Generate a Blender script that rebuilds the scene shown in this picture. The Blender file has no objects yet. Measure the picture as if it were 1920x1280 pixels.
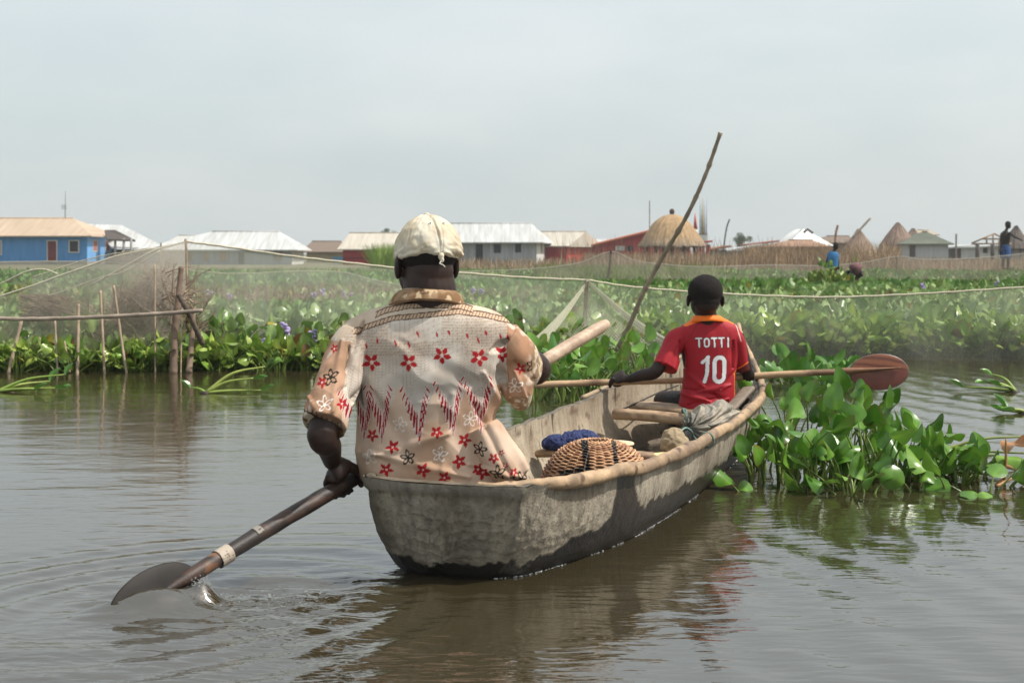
import bpy, math, random
import numpy as np
from mathutils import Vector
R = math.radians
rng = np.random.default_rng(11)
random.seed(5)

# ------------------------------------------------------------------ camera, sky, sun, exposure
F_PX, HOR, CAM_H = 2640.0, 475.0, 0.9          # focal length in photo pixels, horizon row, eye height over the water
cam_d = bpy.data.cameras.new('camera')
cam = bpy.data.objects.new('camera', cam_d)
bpy.context.scene.collection.objects.link(cam)
cam.location = (0, 0, CAM_H)
cam.rotation_euler = (R(90), 0, 0)
cam_d.sensor_width = 36.0
cam_d.lens = 36.0 * F_PX / 1920.0
cam_d.shift_y = -(640.0 - HOR) / 1920.0
cam_d.clip_end = 3000
cam_d.clip_start = 0.05
cam_d.dof.use_dof = True
cam_d.dof.focus_distance = 4.6
cam_d.dof.aperture_fstop = 9.0
sc = bpy.context.scene
sc.camera = cam

SUN_DIR = Vector((0.56, -0.05, 0.83)).normalized()     # towards the sun
SUN_EL = math.asin(SUN_DIR.z)
SUN_AZ = math.atan2(SUN_DIR.x, SUN_DIR.y)
w = bpy.data.worlds.new('World'); sc.world = w; w.use_nodes = True
nt = w.node_tree; nt.nodes.clear()
def WN(t, **k):
    n = nt.nodes.new(t)
    for a, b in k.items(): setattr(n, a, b)
    return n
sky = WN('ShaderNodeTexSky', sky_type='NISHITA', sun_disc=False, sun_elevation=SUN_EL, sun_rotation=SUN_AZ,
         altitude=0, air_density=1.0, dust_density=6.0, ozone_density=1.0)
bg1 = WN('ShaderNodeBackground'); bg1.inputs[1].default_value = 0.05
bg2 = WN('ShaderNodeBackground'); bg2.inputs[1].default_value = 1.0
tc = WN('ShaderNodeTexCoord'); sep = WN('ShaderNodeSeparateXYZ')
ramp = WN('ShaderNodeValToRGB')
cr = ramp.color_ramp
cr.elements[0].position = 0.0; cr.elements[0].color = (0.545, 0.600, 0.600, 1)
cr.elements[1].position = 1.0; cr.elements[1].color = (0.50, 0.545, 0.56, 1)
e = cr.elements.new(0.06); e.color = (0.490, 0.560, 0.568, 1)
e = cr.elements.new(0.20); e.color = (0.535, 0.595, 0.600, 1)
mp = WN('ShaderNodeMapping'); mp.inputs['Scale'].default_value = (2.2, 2.2, 6.0)
nz = WN('ShaderNodeTexNoise'); nz.inputs['Scale'].default_value = 1.6; nz.inputs['Detail'].default_value = 5.0
cmap = WN('ShaderNodeMapRange'); cmap.inputs[1].default_value = 0.38; cmap.inputs[2].default_value = 0.72
cmap.inputs[3].default_value = 0.0; cmap.inputs[4].default_value = 1.0
mixc = WN('ShaderNodeMixRGB'); mixc.inputs[2].default_value = (0.70, 0.71, 0.70, 1)
fac = WN('ShaderNodeMath', operation='MULTIPLY'); fac.inputs[1].default_value = 0.62
add = WN('ShaderNodeAddShader'); out = WN('ShaderNodeOutputWorld')
L = nt.links.new
L(tc.outputs['Generated'], sep.inputs[0]); L(sep.outputs['Z'], ramp.inputs[0])
L(tc.outputs['Generated'], mp.inputs[0]); L(mp.outputs[0], nz.inputs['Vector'])
L(nz.outputs['Fac'], cmap.inputs[0]); L(cmap.outputs[0], fac.inputs[0]); L(fac.outputs[0], mixc.inputs[0])
L(ramp.outputs[0], mixc.inputs[1]); L(mixc.outputs[0], bg2.inputs[0])
L(sky.outputs[0], bg1.inputs[0]); L(bg1.outputs[0], add.inputs[0]); L(bg2.outputs[0], add.inputs[1])
L(add.outputs[0], out.inputs[0])

sun_d = bpy.data.lights.new('sun', 'SUN'); sun_d.energy = 4.3; sun_d.angle = R(1.2); sun_d.color = (1.0, 0.955, 0.88)
sun_o = bpy.data.objects.new('sun', sun_d); sc.collection.objects.link(sun_o)
sun_o.location = (5, -3, 12)
sun_o.rotation_euler = SUN_DIR.to_track_quat('Z', 'Y').to_euler()
sc.view_settings.view_transform = 'Standard'; sc.view_settings.look = 'None'
sc.view_settings.exposure = 0.10; sc.view_settings.gamma = 1.0
sc.render.engine = 'CYCLES'
try:
    sc.cycles.use_denoising = True; sc.cycles.max_bounces = 8; sc.cycles.transparent_max_bounces = 12
    sc.cycles.caustics_reflective = False; sc.cycles.caustics_refractive = False
except Exception: pass

# ------------------------------------------------------------------ helpers
def W(px, py, d):
    return np.array([(px - 960.0) / F_PX * d, d, CAM_H - (py - HOR) / F_PX * d])
def unit(v):
    v = np.asarray(v, float); return v / (np.linalg.norm(v) + 1e-12)
def _hash(i, j, k, s):
    n = (i.astype(np.int64) * 374761393 + j.astype(np.int64) * 668265263 + k.astype(np.int64) * 2147483647 + s * 1274126177) & 0xffffffff
    n = ((n ^ (n >> 13)) * 1274126177) & 0xffffffff
    n = ((n ^ (n >> 16)) * 2246822519) & 0xffffffff
    return ((n ^ (n >> 15)) & 0xffffff) / float(0xffffff)
def noise(P, sc_=1.0, seed=0):
    P = np.asarray(P, float) * sc_
    I = np.floor(P).astype(np.int64); f = P - I; f = f * f * (3 - 2 * f)
    r = 0
    for a in (0, 1):
        wx = f[:, 0] if a else 1 - f[:, 0]
        for b in (0, 1):
            wy = f[:, 1] if b else 1 - f[:, 1]
            for c in (0, 1):
                wz = f[:, 2] if c else 1 - f[:, 2]
                r = r + wx * wy * wz * _hash(I[:, 0] + a, I[:, 1] + b, I[:, 2] + c, seed)
    return r
def fbm(P, sc_=1.0, octs=4, seed=0, gain=0.5):
    r = 0; a = 1; t = 0
    for o in range(octs):
        r = r + a * noise(P, sc_ * 2 ** o, seed + o * 17); t += a; a *= gain
    return r / t
def smooth01(x, a, b):
    t = np.clip((x - a) / (b - a), 0, 1); return t * t * (3 - 2 * t)
def lerp(a, b, t):
    a = np.asarray(a, float); b = np.asarray(b, float); t = np.asarray(t, float)
    if t.ndim and a.ndim <= 1 and (a.ndim or b.ndim): t = t[:, None] if t.ndim == 1 else t
    elif t.ndim == 1 and a.ndim == 2: t = t[:, None]
    return a + (b - a) * t

E3 = np.zeros((0, 3), np.int64); E4 = np.zeros((0, 4), np.int64)
def geo(V, Q=None, T=None, C=None):
    V = np.asarray(V, float).reshape(-1, 3)
    return dict(V=V, Q=E4 if Q is None else np.asarray(Q, np.int64).reshape(-1, 4),
                T=E3 if T is None else np.asarray(T, np.int64).reshape(-1, 3), C=C)
def join(gs):
    gs = [g for g in gs if g is not None]
    o = 0; V = []; Q = []; T = []; C = []
    hasC = any(g['C'] is not None for g in gs)
    for g in gs:
        V.append(g['V']); Q.append(g['Q'] + o); T.append(g['T'] + o)
        if hasC: C.append(g['C'] if g['C'] is not None else np.ones((len(g['V']), 3)))
        o += len(g['V'])
    return dict(V=np.concatenate(V), Q=np.concatenate(Q), T=np.concatenate(T), C=np.concatenate(C) if hasC else None)
def paint(g, c):
    g['C'] = np.tile(np.asarray(c, float), (len(g['V']), 1)) if np.ndim(c) == 1 else np.asarray(c); return g
def mesh_of(g, name, smooth=True):
    me = bpy.data.meshes.new(name)
    nv, nq, ntr = len(g['V']), len(g['Q']), len(g['T'])
    me.vertices.add(nv); me.vertices.foreach_set('co', g['V'].astype(np.float32).ravel())
    loops = np.concatenate([g['Q'].ravel(), g['T'].ravel()]).astype(np.int32)
    me.loops.add(len(loops)); me.loops.foreach_set('vertex_index', loops)
    me.polygons.add(nq + ntr)
    st = np.concatenate([np.arange(nq) * 4, nq * 4 + np.arange(ntr) * 3]).astype(np.int32)
    me.polygons.foreach_set('loop_start', st)
    me.polygons.foreach_set('loop_total', np.concatenate([np.full(nq, 4), np.full(ntr, 3)]).astype(np.int32))
    me.update(calc_edges=True); me.validate()
    me.polygons.foreach_set('use_smooth', np.full(len(me.polygons), bool(smooth)))
    if g['C'] is not None:
        ca = me.color_attributes.new('Col', 'FLOAT_COLOR', 'POINT')
        c = np.ones((nv, 4), np.float32); c[:, :3] = g['C']; ca.data.foreach_set('color', c.ravel())
    return me
def mk(name, g, mat, parent=None, smooth=True):
    me = mesh_of(g, name, smooth)
    if mat is not None: me.materials.append(mat)
    o = bpy.data.objects.new(name, me); sc.collection.objects.link(o)
    if parent is not None:
        o.parent = parent
        p = parent
        M = np.array([0.0, 0, 0])
        while p is not None: M += np.array(p.location); p = p.parent
        o.location = tuple(-M)
    return o
def tag(o, label=None, cat=None, group=None, kind=None):
    if label: o['label'] = label
    if cat: o['category'] = cat
    if group: o['group'] = group
    if kind: o['kind'] = kind
    return o
def thing(name, label, cat, loc=(0, 0, 0), group=None):
    o = bpy.data.objects.new(name, None); sc.collection.objects.link(o)
    o.location = tuple(loc); o.empty_display_size = 0.1
    return tag(o, label, cat, group)
def catmull(P, n):
    P = np.asarray(P, float)
    Q = np.vstack([2 * P[0] - P[1], P, 2 * P[-1] - P[-2]])
    out = []
    for i in range(1, len(Q) - 2):
        t = np.linspace(0, 1, n, endpoint=False)[:, None]
        a, b, c, d = Q[i - 1], Q[i], Q[i + 1], Q[i + 2]
        out.append(0.5 * (2 * b + (c - a) * t + (2 * a - 5 * b + 4 * c - d) * t ** 2 + (3 * b - a - 3 * c + d) * t ** 3))
    out.append(P[-1:]); return np.vstack(out)
def tube(path, rad, seg=10, side=None, sub=0, power=2.0, caps=True):
    """closed tube; rad: scalar, (k,) or (k,2); side: vector giving the first radius' direction"""
    path = np.asarray(path, float); k = len(path)
    rad = np.asarray(rad, float)
    if rad.ndim == 0: rad = np.full((k, 2), float(rad))
    elif rad.ndim == 1: rad = np.stack([rad, rad], 1)
    if sub:
        A = catmull(np.hstack([path, rad]), sub); path = A[:, :3]; rad = np.maximum(A[:, 3:], 1e-4); k = len(path)
    T = np.gradient(path, axis=0); T /= np.linalg.norm(T, axis=1)[:, None] + 1e-12
    if side is None:
        s = np.cross(T[0], [0, 0, 1.0])
        if np.linalg.norm(s) < 0.1: s = np.cross(T[0], [0, 1.0, 0])
        s = unit(s)
    else: s = unit(side)
    a = np.linspace(0, 2 * np.pi, seg, endpoint=False)
    ca, sa = np.cos(a), np.sin(a)
    if power != 2.0:
        ca = np.sign(ca) * np.abs(ca) ** (2 / power); sa = np.sign(sa) * np.abs(sa) ** (2 / power)
    V = []
    for i in range(k):
        s = s - T[i] * np.dot(s, T[i]); s = unit(s); u = np.cross(T[i], s)
        V.append(path[i] + np.outer(ca * rad[i, 0], s) + np.outer(sa * rad[i, 1], u))
    V = np.vstack(V)
    i, j = np.meshgrid(np.arange(k - 1), np.arange(seg), indexing='ij')
    jn = (j + 1) % seg
    Q = np.stack([i * seg + j, i * seg + jn, (i + 1) * seg + jn, (i + 1) * seg + j], -1).reshape(-1, 4)
    Tt = E3
    if caps:
        V = np.vstack([V, path[0] , path[-1]]); n = k * seg; jj = np.arange(seg); jm = (jj + 1) % seg
        Tt = np.vstack([np.stack([np.full(seg, n), jm, jj], 1), np.stack([np.full(seg, n + 1), (k - 1) * seg + jj, (k - 1) * seg + jm], 1)])
    return geo(V, Q, Tt)
def ellipsoid(c, r, seg=20, rings=12, rot=None):
    th = np.linspace(0, np.pi, rings + 1)[1:-1]; ph = np.linspace(0, 2 * np.pi, seg, endpoint=False)
    V = np.array([[math.sin(t) * math.cos(p), math.sin(t) * math.sin(p), math.cos(t)] for t in th for p in ph])
    V = np.vstack([V, [0, 0, 1], [0, 0, -1]]) * np.asarray(r, float)
    if rot is not None: V = V @ np.asarray(rot).T
    V = V + np.asarray(c, float)
    m = len(th); i, j = np.meshgrid(np.arange(m - 1), np.arange(seg), indexing='ij'); jn = (j + 1) % seg
    Q = np.stack([i * seg + j, (i + 1) * seg + j, (i + 1) * seg + jn, i * seg + jn], -1).reshape(-1, 4)
    jj = np.arange(seg); jm = (jj + 1) % seg; n = m * seg
    T = np.vstack([np.stack([np.full(seg, n), jj, jm], 1), np.stack([np.full(seg, n + 1), (m - 1) * seg + jm, (m - 1) * seg + jj], 1)])
    return geo(V, Q, T)
def box(o, ex, ey, ez):
    o, ex, ey, ez = [np.asarray(v, float) for v in (o, ex, ey, ez)]
    V = [o, o + ex, o + ex + ey, o + ey, o + ez, o + ex + ez, o + ex + ey + ez, o + ey + ez]
    return geo(V, [[0, 3, 2, 1], [4, 5, 6, 7], [0, 1, 5, 4], [1, 2, 6, 5], [2, 3, 7, 6], [3, 0, 4, 7]])
def grid(P):
    """P: (n,m,3)"""
    n, m = P.shape[:2]
    i, j = np.meshgrid(np.arange(n - 1), np.arange(m - 1), indexing='ij')
    Q = np.stack([i * m + j, (i + 1) * m + j, (i + 1) * m + j + 1, i * m + j + 1], -1).reshape(-1, 4)
    return geo(P.reshape(-1, 3), Q)
def rotz(a):
    c, s = math.cos(a), math.sin(a); return np.array([[c, -s, 0], [s, c, 0], [0, 0, 1.0]])
def rotx(a):
    c, s = math.cos(a), math.sin(a); return np.array([[1.0, 0, 0], [0, c, -s], [0, s, c]])
def roty(a):
    c, s = math.cos(a), math.sin(a); return np.array([[c, 0, s], [0, 1.0, 0], [-s, 0, c]])
def vnormals(g):
    V = g['V']; N = np.zeros_like(V)
    for Fc in (g['Q'], g['T']):
        if len(Fc):
            a, b, c = V[Fc[:, 0]], V[Fc[:, 1]], V[Fc[:, 2]]
            n = np.cross(b - a, c - a) if Fc.shape[1] == 3 else np.cross(V[Fc[:, 2]] - a, V[Fc[:, 3]] - b)
            for q in range(Fc.shape[1]): np.add.at(N, Fc[:, q], n)
    return N / (np.linalg.norm(N, axis=1)[:, None] + 1e-12)
def relax(g, it=3, lam=0.5):
    V = g['V'].copy(); Q = g['Q']
    E = [Q[:, [a, b]] for a, b in ((0, 1), (1, 2), (2, 3), (3, 0))]
    if len(g['T']): E += [g['T'][:, [a, b]] for a, b in ((0, 1), (1, 2), (2, 0))]
    E = np.vstack(E); E = np.unique(np.sort(E, 1), axis=0)
    deg = np.bincount(E.ravel(), minlength=len(V)).astype(float)[:, None] + 1e-9
    for _ in range(it):
        S = np.zeros_like(V)
        for c in range(3):
            S[:, c] = np.bincount(E[:, 0], V[E[:, 1], c], len(V)) + np.bincount(E[:, 1], V[E[:, 0], c], len(V))
        V = V + lam * (S / deg - V)
    g['V'] = V; return g
def remesh(parts, voxel, smooth=4):
    """fuse closed pieces into ONE continuous surface"""
    me = mesh_of(join([dict(p, C=None) for p in parts]), 'tmp')
    o = bpy.data.objects.new('tmp', me); sc.collection.objects.link(o)
    m = o.modifiers.new('r', 'REMESH'); m.mode = 'VOXEL'; m.voxel_size = voxel; m.adaptivity = 0
    dg = bpy.context.evaluated_depsgraph_get()
    ev = bpy.data.meshes.new_from_object(o.evaluated_get(dg))
    V = np.empty(len(ev.vertices) * 3, np.float32); ev.vertices.foreach_get('co', V)
    n = len(ev.polygons); lt = np.empty(n, np.int32); ls = np.empty(n, np.int32)
    ev.polygons.foreach_get('loop_total', lt); ev.polygons.foreach_get('loop_start', ls)
    li = np.empty(len(ev.loops), np.int32); ev.loops.foreach_get('vertex_index', li)
    q = ls[lt == 4]; t = ls[lt == 3]
    g = geo(V.reshape(-1, 3), li[q[:, None] + np.arange(4)] if len(q) else None, li[t[:, None] + np.arange(3)] if len(t) else None)
    bpy.data.objects.remove(o); bpy.data.meshes.remove(me); bpy.data.meshes.remove(ev)
    return relax(g, smooth)

# ------------------------------------------------------------------ materials
def mat(name, c1, c2=None, scale=8.0, rough=0.8, bump=0.0, bscale=None, spec=0.3, vcol=False, metal=0.0, stretch=(1, 1, 1),
        translucent=0.0, vary=0.25, transmission=0.0, coat=0.0, bdist=0.01, cell=0.0, cellscale=30):
    m = bpy.data.materials.new(name); m.use_nodes = True
    t = m.node_tree; N = t.nodes; Lk = t.links.new; N.clear()
    out = N.new('ShaderNodeOutputMaterial'); b = N.new('ShaderNodeBsdfPrincipled')
    tc = N.new('ShaderNodeTexCoord'); mp = N.new('ShaderNodeMapping'); mp.inputs['Scale'].default_value = stretch
    Lk(tc.outputs['Object'], mp.inputs[0])
    nz = N.new('ShaderNodeTexNoise'); nz.inputs['Scale'].default_value = scale; nz.inputs['Detail'].default_value = 5
    nz.inputs['Roughness'].default_value = 0.6
    Lk(mp.outputs[0], nz.inputs['Vector'])
    mr = N.new('ShaderNodeMapRange'); mr.inputs[1].default_value = 0.3; mr.inputs[2].default_value = 0.7
    Lk(nz.outputs['Fac'], mr.inputs[0])
    if vcol:
        at = N.new('ShaderNodeVertexColor'); at.layer_name = 'Col'
        mx = N.new('ShaderNodeMixRGB'); mx.blend_type = 'MULTIPLY'; mx.inputs[0].default_value = 1.0
        mr.inputs[3].default_value = 1 - vary; mr.inputs[4].default_value = 1 + vary
        Lk(at.outputs['Color'], mx.inputs[1]); Lk(mr.outputs[0], mx.inputs[2]); col = mx.outputs[0]
    else:
        mx = N.new('ShaderNodeMixRGB'); mx.inputs[1].default_value = (*c1, 1); mx.inputs[2].default_value = (*(c2 or c1), 1)
        Lk(mr.outputs[0], mx.inputs[0]); col = mx.outputs[0]
    Lk(col, b.inputs['Base Color'])
    b.inputs['Roughness'].default_value = rough; b.inputs['Metallic'].default_value = metal
    b.inputs['Specular IOR Level'].default_value = spec
    if coat: b.inputs['Coat Weight'].default_value = coat
    if bump:
        nb = N.new('ShaderNodeTexNoise'); nb.inputs['Scale'].default_value = bscale or scale * 4; nb.inputs['Detail'].default_value = 4
        Lk(mp.outputs[0], nb.inputs['Vector'])
        bp = N.new('ShaderNodeBump'); bp.inputs['Strength'].default_value = bump; bp.inputs['Distance'].default_value = bdist
        h = nb.outputs['Fac']
        Lk(h, bp.inputs['Height']); Lk(bp.outputs[0], b.inputs['Normal'])
    if translucent:
        tr = N.new('ShaderNodeBsdfTranslucent'); Lk(col, tr.inputs[0]); ms = N.new('ShaderNodeMixShader')
        ms.inputs[0].default_value = translucent
        Lk(b.outputs[0], ms.inputs[1]); Lk(tr.outputs[0], ms.inputs[2]); Lk(ms.outputs[0], out.inputs[0])
    else: Lk(b.outputs[0], out.inputs[0])
    return m
def net_mat(name, col, dens, scale=260.0, soft=0.35):
    m = bpy.data.materials.new(name); m.use_nodes = True
    t = m.node_tree; N = t.nodes; Lk = t.links.new; N.clear()
    out = N.new('ShaderNodeOutputMaterial'); d = N.new('ShaderNodeBsdfDiffuse'); d.inputs[0].default_value = (*col, 1)
    tl = N.new('ShaderNodeBsdfTranslucent'); tl.inputs[0].default_value = (*col, 1)
    m1 = N.new('ShaderNodeMixShader'); m1.inputs[0].default_value = 0.45; Lk(d.outputs[0], m1.inputs[1]); Lk(tl.outputs[0], m1.inputs[2])
    tp = N.new('ShaderNodeBsdfTransparent'); ms = N.new('ShaderNodeMixShader')
    tc = N.new('ShaderNodeTexCoord'); nz = N.new('ShaderNodeTexNoise'); nz.inputs['Scale'].default_value = 1.7; nz.inputs['Detail'].default_value = 4
    mp = N.new('ShaderNodeMapping'); mp.inputs['Scale'].default_value = (1, 1, 0.35)
    Lk(tc.outputs['Object'], mp.inputs[0]); Lk(mp.outputs[0], nz.inputs['Vector'])
    mr = N.new('ShaderNodeMapRange'); mr.inputs[1].default_value = 0.3; mr.inputs[2].default_value = 0.75
    mr.inputs[3].default_value = dens * (1 - soft); mr.inputs[4].default_value = dens * (1 + soft)
    Lk(nz.outputs['Fac'], mr.inputs[0])
    # the weave: two crossing fine waves
    wv = []
    for rot in (45, -45):
        m2 = N.new('ShaderNodeMapping'); m2.inputs['Rotation'].default_value = (0, R(rot), 0); Lk(tc.outputs['Object'], m2.inputs[0])
        wt = N.new('ShaderNodeTexWave'); wt.inputs['Scale'].default_value = scale / 6.28; Lk(m2.outputs[0], wt.inputs[0]); wv.append(wt)
    mxm = N.new('ShaderNodeMath'); mxm.operation = 'MAXIMUM'; Lk(wv[0].outputs['Fac'], mxm.inputs[0]); Lk(wv[1].outputs['Fac'], mxm.inputs[1])
    mr2 = N.new('ShaderNodeMapRange'); mr2.inputs[1].default_value = 0.3; mr2.inputs[2].default_value = 1.0
    mr2.inputs[3].default_value = 0.40; mr2.inputs[4].default_value = 1.55; Lk(mxm.outputs[0], mr2.inputs[0])
    mu = N.new('ShaderNodeMath'); mu.operation = 'MULTIPLY'; mu.use_clamp = True
    Lk(mr.outputs[0], mu.inputs[0]); Lk(mr2.outputs[0], mu.inputs[1])
    Lk(mu.outputs[0], ms.inputs[0]); Lk(tp.outputs[0], ms.inputs[1]); Lk(m1.outputs[0], ms.inputs[2]); Lk(ms.outputs[0], out.inputs[0])
    return m
# ------------------------------------------------------------------ boat frame of reference
BE = np.array([0.3357, 0.9420]); BN = np.array([0.9420, -0.3357])      # along the boat, across it (to the right)
def B(t, n, z): 
    t, n, z = np.broadcast_arrays(np.asarray(t, float), np.asarray(n, float), np.asarray(z, float))
    return np.stack([t * BE[0] + n * BN[0], t * BE[1] + n * BN[1], z], -1)

# ------------------------------------------------------------------ where the man's paddle lies
PA, PB = W(1137, 607, 5.0), W(368, 1073, 3.68)
pax = unit(PA - PB)
def on_paddle(px):
    # point of the man's paddle seen in photo column px
    dx = (px - 960) / F_PX; t = (dx * PB[1] - PB[0]) / ((PA[0] - PB[0]) - dx * (PA[1] - PB[1])); return PB + (PA - PB) * t
BLC = on_paddle(290)

# ------------------------------------------------------------------ water
def water():
    nr, nc = 1150, 900
    f = np.linspace(0, 1, nr)
    inv = np.linspace(1 / 1.6, 1 / 400.0, nr)                    # even steps in the view
    y = 1 / inv
    u = np.linspace(-1, 1, nc); u = 0.55 * u + 0.45 * u ** 3
    Y = np.repeat(y[:, None], nc, 1)
    X = u[None, :] * (Y * 0.62 + 1.2)
    P = np.stack([X.ravel(), Y.ravel(), np.zeros(X.size)], 1)
    near = P[:, 1] < 16
    Q = P[near]
    x, yy = Q[:, 0], Q[:, 1]
    t = x * BE[0] + yy * BE[1]; n = x * BN[0] + yy * BN[1]
    fade = 1 - smooth01(yy, 9, 16)
    # distance outside the hull
    hullc = -1.42; dn = np.abs(n - hullc) - 0.37; dt = np.maximum(3.5 - t, 0)
    dist = np.sqrt(np.maximum(dn, 0) ** 2 + dt ** 2)
    warp = np.stack([x * 1.0 + 0.25 * fbm(Q, 1.3, 2, 5), yy * 2.6, np.zeros_like(x)], 1)
    h = 0.0018 * (fbm(warp, 2.6, 3, 1) - 0.5) * 2
    h += 0.0013 * (fbm(warp + 3.3, 9.0, 3, 2) - 0.5) * 2
    # trains of small waves that run off the hull
    wv = t * 0.55 + n * 0.9 + 0.35 * fbm(Q, 1.1, 3, 9)
    h += 0.0016 * np.sin(wv * 26) * smooth01(n, -1.25, -0.8) * (1 - smooth01(n, -0.6, 1.2))
    # rougher water in the wake, left of and behind the stern
    wk = np.exp(-((yy - 3.72 - 0.06 * (x + .5)) / 0.24) ** 2) * smooth01(-x, 0.2, 0.45) * (1 - smooth01(-x, 0.75, 1.25))
    wk2 = np.exp(-((yy - 3.05) / 0.45) ** 2) * smooth01(-x, -0.35, 0.5)
    rough = 0.25 + 1.0 * wk + 0.55 * wk2 + 0.25 * np.exp(-dist / 0.35)
    fine = fbm(np.stack([x * 0.8, yy * 1.7, x * 0], 1), 24, 3, 3) - 0.5
    h += 0.011 * fine * (0.9 * wk + 0.35 * wk2)
    h += 0.006 * wk * np.sin((yy * 1.0 - 0.12 * x) * 60 + 6 * fbm(Q, 4, 2, 8))
    h += -0.012 * np.exp(-((yy - 3.84) / 0.07) ** 2) * smooth01(-x, 0.28, 0.5) * (1 - smooth01(-x, 0.6, 1.0))
    # water heaped over the paddle blade, drawn down behind it
    bx, by = BLC[0] - .01, BLC[1] - .012
    ux, uy = x - bx, yy - by - .35 * (x - bx)
    prof = np.clip(1 - (ux / 0.19) ** 2, 0, 1) ** 1.2 * (0.62 + 0.38 * smooth01(ux, -0.15, 0.12))
    mound = 0.062 * prof * np.where(uy < 0, np.exp(-(uy / 0.085) ** 2), np.exp(-(uy / 0.022) ** 2))
    h += mound - 0.018 * np.exp(-((ux) / 0.16) ** 2 - ((uy - 0.07) / 0.05) ** 2)
    h += 0.03 * np.exp(-((x - bx - .125) / 0.028) ** 2 - ((yy - by - .06) / 0.04) ** 2)
    # ring waves from the blade
    rr = np.sqrt(ux ** 2 + (uy * 1.0) ** 2)
    h += 0.0032 * np.sin(rr * 38) * np.exp(-((rr - 0.55) / 0.4) ** 2)
    P[near, 2] = h * fade
    rg = np.full(len(P), 0.25); rg[near] = rough
    C = np.stack([rg, rg, rg], 1)
    g = grid(P.reshape(nr, nc, 3)); g['Q'] = g['Q'][:, ::-1]; g['C'] = C
    m = bpy.data.materials.new('lake_water'); m.use_nodes = True
    tt = m.node_tree; N = tt.nodes; Lk = tt.links.new
    b = N['Principled BSDF']
    b.inputs['Base Color'].default_value = (0.034, 0.027, 0.013, 1)
    b.inputs['Roughness'].default_value = 0.03; b.inputs['IOR'].default_value = 2.5
    b.inputs['Specular IOR Level'].default_value = 0.5
    tc = N.new('ShaderNodeTexCoord'); at = N.new('ShaderNodeVertexColor'); at.layer_name = 'Col'
    hs = []
    for sc_, st, dst in ((14.0, (0.5, 2.2, 1), 0.0045), (60.0, (0.6, 1.6, 1), 0.0009)):
        mp = N.new('ShaderNodeMapping'); mp.inputs['Scale'].default_value = st; mp.inputs['Rotation'].default_value = (0, 0, R(-8))
        nz = N.new('ShaderNodeTexNoise'); nz.inputs['Scale'].default_value = sc_; nz.inputs['Detail'].default_value = 2
        nz.inputs['Distortion'].default_value = 0.4
        Lk(tc.outputs['Object'], mp.inputs[0]); Lk(mp.outputs[0], nz.inputs['Vector'])
        mu = N.new('ShaderNodeMath'); mu.operation = 'MULTIPLY'; mu.inputs[1].default_value = dst; Lk(nz.outputs['Fac'], mu.inputs[0]); hs.append(mu)
    ad = N.new('ShaderNodeMath'); ad.operation = 'ADD'; Lk(hs[0].outputs[0], ad.inputs[0]); Lk(hs[1].outputs[0], ad.inputs[1])
    mk_ = N.new('ShaderNodeMath'); mk_.operation = 'MULTIPLY'; Lk(ad.outputs[0], mk_.inputs[0]); Lk(at.outputs['Color'], mk_.inputs[1])
    bp = N.new('ShaderNodeBump'); bp.inputs['Strength'].default_value = 1.0; bp.inputs['Distance'].default_value = 1.0
    Lk(mk_.outputs[0], bp.inputs['Height']); Lk(bp.outputs[0], b.inputs['Normal'])
    o = mk('lake_water', g, m)
    tag(o, kind='structure')
water()

# low muddy land under the village, reaching the horizon
def land():
    x = np.linspace(-900, 900, 120); y = np.concatenate([np.linspace(46, 130, 60), np.linspace(150, 1500, 20)])
    X, Y = np.meshgrid(x, y, indexing='ij'); P = np.stack([X, Y, 0 * X], -1).reshape(-1, 3)
    P[:, 2] = 0.02 + 0.10 * smooth01(P[:, 1], 46, 60) + 0.05 * fbm(P, 0.2, 3, 4)
    g = grid(P.reshape(120, 80, 3)); g['Q'] = g['Q'][:, ::-1]
    tag(mk('marsh_ground', g, mat('marsh_ground', (0.09, 0.10, 0.04), (0.16, 0.13, 0.08), 0.3, 0.95)), kind='structure')
land()

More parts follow.
